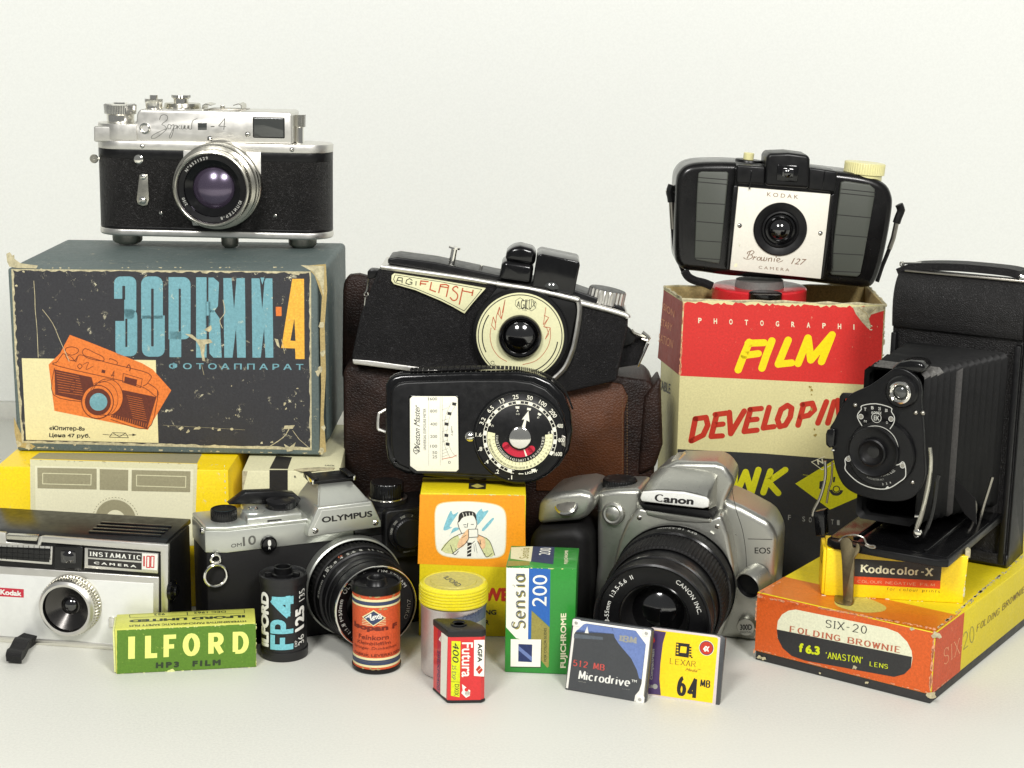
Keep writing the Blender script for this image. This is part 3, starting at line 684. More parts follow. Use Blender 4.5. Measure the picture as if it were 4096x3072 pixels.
    m = MB(); c = F.p(511, 618); m.lathe((c[0], 0, c[1]), (0, -1, 0), [(.28, 0), (.28, .06), (.2, .1), (.2, .16), (0, .2)], 'chrome', 24); m.obj('flash_socket', r)
    for x, y in ((118, 612), (2005, 660)):
        m = MB(); c = Face(m, r, (0, .9, 0), view=V1).p(x, y); c = (c[0] + (.22 if x < 300 else 0), c[1]); m.lathe((c[0] + (.05 if x < 300 else -.1), .9, c[1]), (0, -1, 0), [(.08, -.1), (.26, -.08), (.28, 0), (.24, .06), (.08, .06), (.08, -.1)], 'chrome_worn', 24); m.box(min(c[0], c[0] + (.5 if x < 300 else -.3)), max(c[0], c[0] + (.5 if x < 300 else -.3)), .85, 1.0, c[1] - .06, c[1] + .06, 'chrome_worn', .02); m.obj('strap_lug', r)
    # knobs on top
    def knob(name, zx, y, rows, kn, k=None, mt='chrome', yy=1.7):
        Fk = Face(MB(), r, (0, yy, 0), view=V1); c = Fk.p(zx, y); P = []
        for (w_, yv) in rows: P.append((abs(Fk.p(zx + w_, yv)[0] - c[0]), Fk.p(zx, yv)[1] - c[1]))
        P = [(P[0][0], P[0][1] - .25)] + P
        P.append((0, P[-1][1])); mm = MB(); mm.lathe((c[0], yy, c[1]), (0, 0, 1), P, mt, 48, knurl=kn); return mm.obj(name, r)
    knob('wind_knob', 368, 345, [(108, 345), (108, 258), (122, 250), (125, 178), (110, 170), (55, 168), (50, 158)], (4, 5, 60, .05))
    knob('shutter_speed_dial', 854, 192, [(95, 195), (60, 190), (60, 165), (60, 130), (68, 125), (74, 120), (74, 100)], (7, 8, 44, .08), yy=1.6)
    knob('shutter_dial_plate', 865, 205, [(150, 205), (140, 165), (60, 162)], None, mt='chrome_worn', yy=2.2)
    knob('shutter_release', 635, 192, [(66, 195), (66, 165), (70, 158), (70, 132), (32, 128), (32, 100)], (3, 4, 40, .07), yy=1.2)
    knob('rewind_knob', 1805, 488, [(40, 488), (35, 470), (35, 360), (48, 355), (50, 258)], (4, 5, 30, .10), mt='chrome', yy=1.6)
    m = MB()
    for x0, s in ((1075, 1), (1330, -1)):
        Fk = Face(m, r, (0, 1.5, 0), view=V1); p = Fk.P([(x0 - 28 * s, 208), (x0 - 26 * s, 178), (x0 - 5 * s, 166), (x0 + 38 * s, 178)])
        m.strip([(a, 1.5, b) for a, b in p], (0, 1.7, 0), .05, 'chrome_worn')
    c = Face(m, r, (0, 1.4, 0), view=V1).p(1188, 205); m.box(c[0] - .13, c[0] + .13, 1.3, 1.5, c[1] - .05, c[1] + .17, 'chrome_worn', .02)
    m.box(F0.p(1050, 0)[0], F0.p(1350, 0)[0], .9, 2.4, zt - .05, zt + .05, 'steel', .02); m.obj('accessory_shoe', r)
    # lens
    Y = -2.7; Fl = Face(MB(), r, (0, Y, 0), view=V1); c = Fl.p(1096, 858); rr = abs(Fl.p(1398, 858)[0] - c[0]); C = (c[0], 0, c[1])
    rm = rr * 1.17
    m = MB(); m.lathe(C, (0, -1, 0), [(rm, .05), (rm, .55), (rm * .985, .6), (rm * .95, .62), (rm * .95, .8, 'steel'), (rm * .985, .85), (rm * .985, 1.25), (rm * .95, 1.3), (rm * .94, 1.32, 'blk'), (rm * .94, 1.38, 'blk'), (rm * .95, 1.42), (rm * .95, 1.8), (rm * .92, 1.84), (rm * .92, 1.9, 'steel'),
        (rr * 1.03, 1.95), (rr * 1.03, 2.5), (rr, 2.7), (rr * .965, 2.73), (rr * .94, 2.70), (rr * .915, 2.62), (rr * .90, 2.55, 'blk')], 'chrome_worn', 96, knurl=None)
    m.obj('lens_barrel', r)
    m = MB(); m.lathe(C, (0, -1, 0), [(rr * .91, 2.58), (rr * .90, 2.5), (rr * .76, 2.44), (rr * .75, 2.25, 'blk_gloss'), (rr * .56, 1.95, 'blk_gloss'), (rr * .55, 1.8)], 'blk', 72); lp = m.obj('name_ring', r)
    m = MB(); Ft = Face(m, r, (0, Y + .22, 0), view=V1)
    for tx, an, inw in (('N\u00b06531529', 122, False), ('\u042e\u041f\u0418\u0422\u0415\u0420-8', -48, True), ('2/50', 206, False)):
        Ft.atext(tx, c, rr * .785, rr * .075, an, 'silver_ink', 1, .015, inward=False, space=1.5 if len(tx) > 4 else 1.2)
    m.obj('engraving', lp)
    m = MB(); m.dome((C[0], -1.82, C[2]), (0, -1, 0), rr * .57, .42, 'glass_coat', 48, 9); m.obj('glass', lp)
zorki()

# ---------------------------------------------------------------- cartridge camera, front left
def instamatic():
    a = zf(W1, 0, 1325); b = zf(W1, 760, 1392); yw = -8.5
    o = b
    r = thing('cartridge_camera', 'silver-fronted cartridge camera with black top and round ridged lens beside the green film box', 'camera', (b.x, b.y, 0), (0, 0, yw))
    F = Face(MB(), r, view=W1); xr = F.p(1120, 900)[0]; xl = xr - 11.4
    z = lambda y: F.p(700, y)[1]
    zt = F.p(1120, 690)[1]; print('insta zt', zt)
    D = 3.6
    m = MB(); m.prism(rrect(xl, .02, xr, D, .25), 0.02, zt, 'blk_soft', 'xy', .12, 3)
    P = F.P([(1130, 690), (1215, 640)]); m.obj('body', r)
    m = MB(); m.prism([(0, zt - .05), (0, zt + .04), (.5, zt + .16), (D + .35, zt + .18), (D + .4, zt - .1)], xl + .1, xr - .1, 'blk', 'yz', .05)
    T = Face(m, r, (0, 1, zt + .175), (1, 0, 0), (0, 1, 0), view=W1); m.obj('top_cover', r)
    m = MB(); T = Face(m, r, (0, 0, zt + .18), (1, 0, 0), (0, 1, 0), view=W1)
    p0 = T.p(690, 575); p1 = T.p(1090, 650)
    for i in range(4):
        yy = .55 + i * .55; m.box(xr - 4.6, xr - .6, yy, yy + .22, zt + .15, zt + .25, 'blk_gloss', .03)
    m.obj('grip_rib', r)
    m = MB(); m.box(xl + .02, xr, -.12, .3, 0.0, .3, 'chrome', .08); m.box(xl, xr + .02, -.2, .2, .22, .42, 'satin', .06); m.obj('base_rail', r)
    m = MB(); m.prism(F.P([(290, 632), (1125, 690), (1120, 1375), (1080, 1375), (1072, 735), (282, 672)]), -.18, .1, 'satin', 'xz', .05)
    m.prism(F.P([(-200, 590), (45, 612), (50, 672), (255, 690), (262, 640), (290, 632), (290, 660), (270, 705), (-200, 665)]), -.16, .1, 'satin', 'xz', .04); m.obj('front_frame', r)
    m = MB(); m.box(xl + .2, xr - .3, -.05, .1, z(880), z(680), 'blk', .02); m.obj('black_band', r)
    # silver plate with a rolled border
    m = MB(); m.prism(F.P([(-260, 815), (1060, 905), (1058, 1400), (-260, 1290)]), -.12, .1, 'satin', 'xz', .06, 3); m.obj('plate_border', r)
    plain('alu_plate', (226, 227, 222), .34, .25, grain=.015, gs=2)
    m = MB(); pp = F.P([(-230, 868), (1025, 948), (1020, 1368), (-230, 1285)]); m.prism(pp, -.17, 0, 'alu_plate', 'xz', .03); m.obj('face_plate', r)
    m = MB(); G = Face(m, r, (0, -.17, 0), view=W1)
    plain('badge_red', (190, 34, 56), .4)
    G.q([(-60, 975), (158, 990), (158, 1046), (-60, 1034)], 'badge_red', 1); G.text('Kodak', (2, 1025), (143, 1037), (2, 990), 'white_ink', 2, .045)
    m.obj('badge', r)
    m = MB(); m.prism(F.P([(-200, 672), (358, 702), (352, 822), (-200, 778)]), -.16, 0, 'satin', 'xz', .03); m.prism(F.P([(-200, 692), (343, 714), (336, 806), (-200, 765)]), -.18, 0, 'blk_gloss', 'xz', .02); m.obj('flash_window', r)
    m = MB(); G = Face(m, r, (0, -.185, 0), view=W1)
    for i in range(10): G.zline([(10 + i * 36, 700), (8 + i * 36, 795)], .02, 'blk_soft', 1)
    for y in (722, 750, 778): G.zline([(-10, y - 8), (338, y + 14)], .02, 'blk_soft', 1)
    m.obj('window_grid', r)
    # viewfinder
    m = MB(); m.prism(F.P([(372, 690), (560, 700), (555, 862), (368, 850)]), -.2, 0, 'blk_gloss', 'xz', .08, 3); m.obj('viewfinder_frame', r)
    m = MB(); c = F.p(465, 768); m.prism(rrect(c[0] - .42, c[1] - .34, c[0] + .42, c[1] + .34, .1), -.24, -.1, 'glass_dark', 'xz', .02); m.dome((c[0], -.24, c[1]), (0, -1, 0), .33, .12, 'glass_dark', 24, 5); m.obj('viewfinder_window', r)
    # nameplate
    m = MB(); m.prism(F.P([(570, 710), (1058, 748), (1055, 880), (568, 843)]), -.16, 0, 'satin', 'xz', .02)
    G = Face(m, r, (0, -.16, 0), view=W1)
    G.q([(584, 724), (942, 752), (940, 804), (584, 778)], 'black_print', 1); G.q([(584, 788), (940, 816), (940, 862), (584, 832)], 'black_print', 1); G.q([(944, 752), (1046, 760), (1042, 864), (942, 856)], 'white_ink', 1)
    G.stext('INSTAMATIC', (596, 770), (932, 796), (596, 738), 'white_ink', 2, .2, .1, .16, .42, .6); G.text('C A M E R A', (624, 822), (905, 846), (624, 806), 'white_ink', 2, .03)
    plain('red_ink', (196, 48, 44), .5)
    for x0 in (957,): G.zline([(x0, 770), (x0 - 1, 838)], .09, 'red_ink', 2)
    for x0 in (975, 1003): G.zline([(x0, 770), (x0 + 20, 772), (x0 + 18, 846), (x0 - 2, 844), (x0, 770)], .055, 'red_ink', 2)
    m.obj('nameplate', r)
    # lens
    Y = -1.15; Fl = Face(MB(), r, (0, Y, 0), view=W1); c = Fl.p(432, 1128); rr = abs(Fl.p(583, 1128)[0] - c[0]); C = (c[0], -.17, c[1])
    m = MB(); m.lathe(C, (0, -1, 0), [(rr * 1.3, 0), (rr * 1.28, .15), (rr * 1.26, .2), (rr * 1.26, .62), (rr * 1.2, .72)], 'chrome_worn', 96, knurl=(2, 3, 56, .05))
    m.lathe(C, (0, -1, 0), [(rr * 1.21, .7), (rr * 1.2, .86), (rr * 1.1, .98), (rr * 1.0, .96), (rr * .98, .8, 'blk')], 'satin', 64); m.obj('lens_ring', r)
    metal('funnel', (84, 82, 80), .22, .1)
    m = MB(); m.lathe(C, (0, -1, 0), [(rr * .99, .85), (rr * .97, .7), (rr * .4, .28), (rr * .36, .3)], 'funnel', 64); lf = m.obj('lens_funnel', r)
    m = MB(); m.dome((C[0], C[1] - .25, C[2]), (0, -1, 0), rr * .38, .25, 'glass_dark', 32, 7); m.obj('glass', lf)
    m = MB(); q = F.P([(735, 1165), (768, 1165), (768, 1230), (735, 1232)]); m.prism(q, -.3, 0, 'chrome', 'xz', .03); m.obj('catch', r)
    m = MB(); q = F.P([(50, 618), (262, 630), (255, 665), (52, 652)]); m.prism(q, -.22, .9, 'chrome_worn', 'xz', .06); m.obj('flash_button', r)
    m = MB(); c = Face(m, r, (xr + .3, 0, 0), (0, 1, 0), (0, 0, 1), view=W1).p(1165, 1000); m.lathe((xr, c[0] if 0 < c[0] < D else 1.8, c[1]), (1, 0, 0), [(.55, 0), (.55, .2), (.3, .32), (.3, .42), (0, .42)], 'blk_gloss', 32); m.obj('side_catch', r)
    # wrist strap pulled out underneath, lying on the table
    m = MB(); S = Face(m, r, (0, 0, .15), (1, 0, 0), (0, 1, 0), view=W1)
    w = [S.p(175, 1350), S.p(145, 1385), S.p(105, 1440), S.p(92, 1478)]
    P = smooth([(w[0][0] + .6, w[0][1] + .9)] + w, 4)
    m.strip([(x, y, .36 + .08 * math.sin(i)) for i, (x, y) in enumerate(P)], (.8, .1, -.10), .5, 'hide_fine'); m.obj('wrist_strap', r)
instamatic()

# ---------------------------------------------------------------- green film box
plain('green_card', (88, 128, 34), .5, grain=.07, wear=.06, wearc=(206, 214, 110), ws=4)
plain('lime_card', (206, 208, 96), .5, grain=.04)
plain('lime_ink', (232, 236, 128), .5, grain=.04)
plain('moss_ink', (44, 58, 34), .6, grain=.1)
plain('worn_lime', (218, 222, 150), .8, grain=.06)
def green_box():
    a = zf(U6, 205, 940); b = zf(U6, 1978, 850)
    r = thing('film_box', 'small green and yellow-green film box lettered in tall pale capitals', 'film box', (a.x, a.y, 0), (0, 0, yaw2(a, b)))
    w = (b - a).length; F = Face(MB(), r, view=U6); zt = F.p(1100, 325)[1]; D = 2.2
    m = MB(); m.box(0, w, 0, D, 0.02, zt, 'lime_card', .05)
    m.obj('carton', r)
    m = MB(); F = Face(m, r, view=U6)
    pts = F.P([(212, 384), (1975, 298), (1975, 845)]) ; bl = F.p(212, 934)
    br = pts[2]; pts = ragged(pts[0], bl, 0, .025, 14, 3) + ragged(bl, br, 0, .02, 40, 4)[1:] + ragged(br, pts[1], 0, .04, 14, 6)[1:]
    F.poly(pts, 'green_card', 1)
    for t, x0, x1, y0, y1 in () and (('I', 356, 440, 745, 463), ('L', 568, 722, 734, 453), ('F', 802, 960, 722, 440), ('O', 1045, 1262, 712, 425), ('R', 1368, 1564, 694, 415), ('D', 1676, 1880, 680, 402)):
        sl = -(x1 - x0) * .05; F.text(t, (x0, y0), (x1, y0 + sl), (x0, y1 - sl * 0), 'lime_ink', 2, .085 if t != 'I' else .03)
    for t, x0, x1, y0, y1, wd in (('I', 356, 440, 745, 463, .3), ('L', 568, 722, 737, 453, .3), ('F', 802, 960, 722, 440, .27), ('O', 1045, 1262, 714, 424, .27), ('R', 1368, 1564, 694, 415, .27), ('D', 1676, 1880, 681, 402, .27)):
        F.stext(t, (x0, y0), (x1, y0 - (x1 - x0) * .045), (x0 + 2, y1), 'lime_ink', 2, wd, wd * .8, 0, 0, .55)
    F.text('HP3  FILM', (703, 864), (1525, 825), (705, 788), 'moss_ink', 2, .07, 0, 1.45)
    F.poly(blob(F.p(905, 893), .13, 4, 11, 1.6), 'worn_lime', 3)
    edge_wear(F, (205, 385), (1975, 302), 'worn_lime', 26, .03, 9, 2); edge_wear(F, (212, 934), (1975, 846), 'worn_lime', 22, .025, 10, 2); edge_wear(F, (1974, 300), (1974, 845), 'worn_lime', 14, .03, 12, 2)
    m.obj('front_label', r)
    m = MB(); T = Face(m, r, (0, 0, zt), (1, 0, 0), (0, 1, 0), view=U6)
    q = T.P([(372, 186), (1822, 118), (1828, 166), (380, 226)]); T.line(q + [q[0]], .03, 'moss_ink', 1); T.zline([(1100, 150), (1106, 196)], .05, 'moss_ink', 1)
    c = lambda s_, bl, br, tl, b=.02: T.text(s_, bl, br, tl, 'moss_ink', 1, b)   # printed upside down for this side
    c('ILFORD LIMITED', (1832, 190), (372, 252), (1836, 222), .06); c('DEC 1962', (1590, 136), (1186, 152), (1592, 160)); c('952', (820, 168), (680, 174), (822, 192))
    c('HYPERSENSITIVE PANCHROMATIC SAFETY FILM', (1845, 258), (372, 318), (1850, 280), .03)
    m.obj('top_print', r)
    m = MB(); m.prism([(.03, .1), (D - .1, .1), (D - .1, zt - .1), (.03, zt - .1)], -.10, -.01, 'worn_lime', 'yz', .02); m.obj('end_flap', r)
green_box()
class Cyl(Face):
    """like Face, but the in-plane x is arc length round a vertical cylinder of radius R standing on the root"""
    def __init__(s, mb, root, R, view): super().__init__(mb, root, (0, -R, 0), view=view); s.R = R
    def p(s, zx, zy):
        a, b = super().p(zx, zy); t = max(-.995, min(.995, a / s.R)); return (s.R * math.asin(t), b)
def cyl_split(mb, step=.12):
    b = bmesh.new(); V = [b.verts.new(v) for v in mb.v]; mats = []
    for f, m in zip(mb.f, mb.fm):
        try: q = b.faces.new([V[i] for i in f])
        except Exception: continue
        if m not in mats: mats.append(m)
        q.material_index = mats.index(m)
    xs = [v[0] for v in mb.v]; x = min(xs) + step
    while x < max(xs):
        bmesh.ops.bisect_plane(b, geom=b.verts[:] + b.edges[:] + b.faces[:], plane_co=(x, 0, 0), plane_no=(1, 0, 0)); x += step
    b.verts.index_update(); mb.v = [tuple(v.co) for v in b.verts]; mb.f = [tuple(v.index for v in f.verts) for f in b.faces]; mb.fm = [mats[f.material_index] for f in b.faces]; b.free()
def cyl_warp(R): return lambda v: (-v[1] * math.sin(v[0] / R), v[1] * math.cos(v[0] / R), v[2])
def no_sharp(o): pass

plain('fp4_ink', (118, 190, 200), .45)
plain('film_black', (24, 24, 25), .42, grain=.06, bumps=.05)
plain('isopan_red', (206, 84, 42), .5, grain=.09, wear=.05, wearc=(190, 120, 60))
plain('navy_ink', (52, 62, 92), .5, grain=.08)
plain('dark_red_ink', (112, 34, 16), .55)
plain('tin', (206, 200, 198), .42, .75, grain=.03, gs=6)
plain('lid_yellow', (228, 214, 40), .38, grain=.05, gs=8, coat=.3, wear=.08, wearc=(200, 196, 120))
plain('lid_khaki', (196, 184, 92), .5, grain=.08, gs=6)
plain('futura_red', (208, 40, 42), .35, grain=.04, coat=.4)
plain('futura_pink', (176, 22, 66), .35, coat=.4)
plain('acid_yellow', (212, 222, 20), .4)
plain('viewer_orange', (246, 156, 20), .5, grain=.06)
plain('viewer_yellow', (228, 206, 18), .5, grain=.05)
plain('sky_ink', (132, 196, 210), .6, grain=.1)
plain('skin_ink', (240, 196, 150), .6)
plain('paper_white', (240, 240, 226), .5, grain=.02)
plain('shirt_ink', (214, 218, 160), .6)
plain('red_print', (190, 48, 26), .5, grain=.06)
leather('hide_tan', (82, 44, 18), 6, .35, .55, mottle=.2)
plain('tan_trim', (104, 78, 44), .6, grain=.1)
plain('dial_cream', (226, 224, 180), .5, grain=.03)
plain('meter_white', (232, 230, 212), .4, grain=.02)
plain('meter_red', (190, 24, 52), .4)
plain('line_red', (190, 84, 46), .5)

# ---------------------------------------------------------------- black film cartridge with cyan lettering
def fp4():
    v = W4; R = 1.25; c = zf(v, 352, 905); base = Vector((c.x, c.y + R * .98, 0))
    r = thing('film_cartridge', 'black film cartridge with white and pale cyan lettering running up its side', 'film roll', tuple(base))
    F = Cyl(MB(), r, R, v); z1 = F.p(352, 290)[1]
    m = MB(); m.lathe((0, 0, 0), (0, 0, 1), [(0, .02), (R, .02), (R + .02, .08), (R + .02, .5), (R - .04, .54), (R - .04, z1 - .12), (R + .02, z1 - .1), (R + .02, z1 + .3), (R - .03, z1 + .34), (R - .1, z1 + .30), (R - .16, z1 + .18), (0, z1 + .16)], 'film_black', 64); m.obj('shell', r)
    zk = F.p(352, 150)[1] + .3
    m = MB(); m.lathe((0, 0, z1), (0, 0, 1), [(.62, .15), (.60, .3), (.50, .34), (.48, .62), (.50, .66), (.44, .68), (.38, .64), (.36, .2), (0, .2)], 'blk', 40)
    for an in (200, 340, 90): m.box(.0, .34, -.1, .1, .3, .52, 'blk', .02, M=Matrix.Rotation(R_(an), 4, 'Z') @ Matrix.Translation((.62, 0, z1 - .1)))
    m.obj('spool_end', r)
    m = MB(); F = Cyl(m, r, R, v)
    F.text('ILFORD', (250, 792), (250, 352), (182, 797), 'white_ink', 2, .06, 0, .95)
    for t_, y0, y1 in (('F', 805, 686), ('P', 676, 560), ('4', 552, 372)): F.stext(t_, (445, y0), (446, y1), (262, y0), 'fp4_ink', 2, .34, .24, 0, 0, .8)
    F.text('125', (520, 655), (520, 470), (456, 678), 'white_ink', 2, .05); F.text('135', (522, 430), (522, 342), (486, 440), 'white_ink', 2, .0)
    F.text('36', (520, 778), (518, 705), (482, 790), 'white_ink', 2, .0); F.text('EXP', (474, 790), (474, 742), (456, 792), 'white_ink', 2, .0)
    cyl_split(m); m.obj('lettering', r, warp=cyl_warp(R))
fp4()

# ---------------------------------------------------------------- orange and blue film cartridge
def isopan():
    v = W4; R = 1.24; c = zf(v, 1103, 1005); r = thing('film_cartridge', 'orange film cartridge with cream and blue bands, a blue diamond emblem and a black cap', 'film roll', (c.x, c.y + R, 0))
    F = Cyl(MB(), r, R, v); z = lambda y: F.p(1110, y)[1]
    m = MB(); m.lathe((0, 0, 0), (0, 0, 1), [(0, .02), (R, .02), (R + .05, .08), (R + .05, z(968)), (R, z(965))], 'blk', 64); m.obj('base_cap', r)
    m = MB(); m.lathe((0, 0, 0), (0, 0, 1), [(R, z(972)), (R, z(372))], 'isopan_red', 64); m.obj('tin', r)
    zc = z(372); m = MB(); m.lathe((0, 0, 0), (0, 0, 1), [(R, zc - .03), (R + .06, zc), (R + .06, zc + .42), (R + .02, zc + .46), (R - .06, zc + .42), (R - .1, zc + .28), (.62, zc + .26), (.58, zc + .30), (.50, zc + .58), (.42, zc + .60), (.36, zc + .5), (.34, zc + .2), (0, zc + .2)], 'blk', 64)
    m.obj('cap', r)
    m = MB(); F = Cyl(m, r, R, v); w = R * 2.6
    def band(y0, y1, mat, k): F.poly([(-w, z(y1)), (w, z(y1)), (w, z(y0)), (-w, z(y0))], mat, k)
    for y0, y1, mt, k in ((402, 466, 'cream', 1), (421, 450, 'navy_ink', 2), (872, 948, 'cream', 1), (890, 930, 'navy_ink', 2), (902, 906, 'grey_ink', 3)):
        off = 0
        band(y0 + off, y1 + off, mt, k)
    F.q([(1000, 546), (1095, 482), (1192, 552), (1092, 614)], 'cream', 2); F.q([(1014, 547), (1095, 492), (1180, 551), (1092, 605)], 'navy_ink', 3)
    F.text('Agfa', (1022, 566), (1160, 568), (1030, 512), 'white_ink', 4, .03, .35)
    for i in range(4): F.zline([(998, 566 + i * 13), (1030 + i * 14, 568 + i * 13)], .025, 'cream', 1); F.zline([(1162 - i * 12, 568 + i * 13), (1192, 568 + i * 13)], .025, 'cream', 1)
    F.text('Isopan F', (932, 656), (1272, 668), (934, 600), 'dark_red_ink', 3, .05); F.text('Feinkorn', (972, 724), (1212, 728), (974, 686), 'dark_red_ink', 3, .015)
    F.text('Kleinbildfilm', (962, 764), (1226, 768), (964, 738), 'dark_red_ink', 3, .01); F.text('farbiger Dunkelheit', (935, 808), (1270, 812), (936, 780), 'dark_red_ink', 3, .0)
    F.text('FABRIK LEVERKUSEN', (936, 858), (1290, 862), (936, 836), 'dark_red_ink', 3, .02)
    rnd = random.Random(3)
    for i in range(16): F.poly(blob((rnd.uniform(-1.2, 1.2), rnd.choice([z(478), z(960), z(400), z(380)]) + rnd.uniform(-.03, .03)), rnd.uniform(.01, .05), i, 8, 2.2), 'bare_board', 4)
    cyl_split(m); m.obj('label', r, warp=cyl_warp(R))
isopan()

# ---------------------------------------------------------------- aluminium film can with a yellow lid
def can():
    v = W3; R = 1.72; base = zf(v, 350, 1520); r = thing('film_can', 'aluminium film can with a ridged yellow screw lid', 'film can', (base.x, base.y + R + .2, 0))
    r.location = Vector((zf(v, 350, 1470).x - .05, 84.0, 0)); Rv = R
    F = Face(MB(), r, (0, -R, 0), view=v); z0 = F.p(350, 985)[1]; z1 = F.p(350, 860)[1]
    print('can', r.location, z0, z1)
    m = MB(); m.lathe((0, 0, 0), (0, 0, 1), [(0, .02), (R * .9, .02), (R * .97, .1), (R * .98, .25), (R * .98, z0 - .25), (R * 1.0, z0 - .18), (R * 1.0, z0 - .1), (R * .95, z0 - .05), (R * .95, z0 + .1)], 'tin', 72); m.obj('can_body', r)
    P = [(R * .98, z0 - .02), (R * 1.03, z0)]; h = z1 - z0; n = 5
    for i in range(n):
        a = z0 + h * (i + .15) / (n + 1.2); b = z0 + h * (i + .75) / (n + 1.2); P += [(R * 1.03, a), (R * 1.045, a + .02), (R * 1.045, b), (R * 1.01, b + .03)]
    P2 = [(R * 1.01, P[-1][1]), (R * 1.03, P[-1][1] + .04), (R * 1.03, z1 - .1), (R * .97, z1), (R * .90, z1 + .03), (R * .88, z1), (R * .70, z1 - .01, 'lid_khaki'), (R * .68, z1 + .04, 'lid_khaki'), (0, z1 + .05, 'lid_khaki')]
    m = MB(); m.lathe((0, 0, 0), (0, 0, 1), P, 'lid_yellow', 72); m.lathe((0, 0, 0), (0, 0, 1), P2, 'lid_yellow', 72, knurl=(1, 2, 90, .012)); l = m.obj('lid', r)
    m = MB(); T = Face(m, r, (0, 0, z1 + .05), (1, 0, 0), (0, 1, 0), view=v); T.text('ILFORD', (285, 765), (380, 825), (318, 752), 'grey_ink', 1, .02); m.obj('lettering', l)
    m = MB(); F = Cyl(m, r, R, v)
    F.text('OPEN BY', (415, 1055), (540, 1030), (415, 1025), 'navy_ink', 2, 0)
    plain('label_blue', (88, 98, 116), .4, grain=.15)
    F.q([(350, 1035), (480, 1025), (570, 985), (560, 1080), (350, 1090)], 'label_blue', 1)
    cyl_split(m); m.obj('paper_label', r, warp=cyl_warp(R))
can()

# ---------------------------------------------------------------- red cartridge in front of the can
def futura():
    v = W4
    b = [zf(v, x, y) for x, y in ((1578, 1142), (1640, 1195), (1702, 1236), (1835, 1252), (1930, 1247), (1985, 1232), (2003, 1205))]
    o = b[2]; yw = yaw2(b[2], b[5]); r = thing('film_cassette', 'red flat-sided film cassette with black ends standing in front of the aluminium can', 'film roll', (o.x, o.y, 0), (0, 0, yw))
    Mi = mat_of(r).inverted(); L = [(Mi @ q) for q in b]; w = L[5].x
    print('fut', [(round(q.x, 2), round(q.y, 2)) for q in L], yw)
    pl = [(L[0].x, L[0].y + .1), (L[2].x - .1, .04), (L[2].x + .12, 0), (w - .15, 0), (w + .05, .2), (w - .1, .8), (1.1, 1.5), (.2, 1.8), (L[0].x + .2, L[0].y + .35), (L[0].x - .05, L[0].y + .2)]
    F = Face(MB(), r, view=v); zt = F.p(1850, 650)[1]; z1 = F.p(1850, 702)[1]; z0 = F.p(1850, 1208)[1]
    sc = lambda k: [(x + (x - .4) * k, y + (y - .9) * k) for x, y in pl]
    m = MB(); m.prism(sc(-.03), .1, zt - .1, 'futura_red', 'xy'); m.obj('shell', r)
    m = MB(); m.prism(sc(.01), .02, z0, 'film_black', 'xy', .05); m.obj('base_cap', r)
    m = MB(); m.prism(sc(.01), z1, zt, 'film_black', 'xy', .05); m.lathe((.5, .95, zt), (0, 0, 1), [(.42, -.01), (.42, .05), (.36, .07), (.3, .03), (.26, .0), (0, 0)], 'blk', 32)
    m.obj('top_cap', r)
    s = sc(-.03); yo = s[3][1]
    m = MB(); F = Face(m, r, (0, yo, 0), view=v)
    F.q([(1903, 724), (1988, 722), (1984, 1018), (1902, 1012)], 'paper_white', 1); F.text('AGFA', (1932, 752), (1930, 902), (1970, 752), 'black_print', 2, .035)
    F.q([(1916, 962), (1944, 926), (1974, 964), (1944, 1000)], 'red_print', 2); F.zline([(1930, 975), (1958, 950)], .02, 'paper_white', 3)
    F.text('Futura', (1804, 742), (1802, 1022), (1894, 742), 'paper_white', 2, .02)
    F.q([(1722, 732), (1794, 734), (1786, 1184), (1716, 1172)], 'acid_yellow', 1); F.text('400', (1732, 745), (1728, 905), (1782, 747), 'black_print', 2, -.0, .2)
    F.text('25 EXP', (1728, 925), (1722, 1042), (1760, 925), 'grey_ink', 2, 0, .2); F.text('DXIX', (1748, 1078), (1744, 1172), (1782, 1080), 'black_print', 2, 0); F.zline([(1790, 1062), (1716, 1058)], .015, 'black_print', 2)
    F.q([(1806, 1078), (1872, 1130), (1868, 1172), (1838, 1188), (1800, 1150), (1812, 1128)], 'paper_white', 2); F.disc(F.p(1850, 1152), .13, 'paper_white', 2); F.disc(F.p(1842, 1122), .1, 'futura_red', 3, 20)
    m.obj('front_print', r)
    a, c2 = Vector(s[0]), Vector(s[1]); d = (c2 - a).normalized()
    m = MB(); G = Face(m, r, (a.x, a.y, 0), (d.x, d.y, 0), (0, 0, 1), view=v)
    G.q([(1612, 640), (1640, 660), (1632, 1160), (1600, 1130)], 'futura_pink', 1); G.q([(1640, 662), (1692, 690), (1680, 1192), (1632, 1162)], 'paper_white', 1)
    G.q([(1620, 720), (1636, 690), (1636, 740)], 'paper_white', 2); G.text('28EXP0400', (1610, 800), (1606, 1120), (1630, 812), 'navy_ink', 2, 0)
    m.obj('side_print', r)
futura()

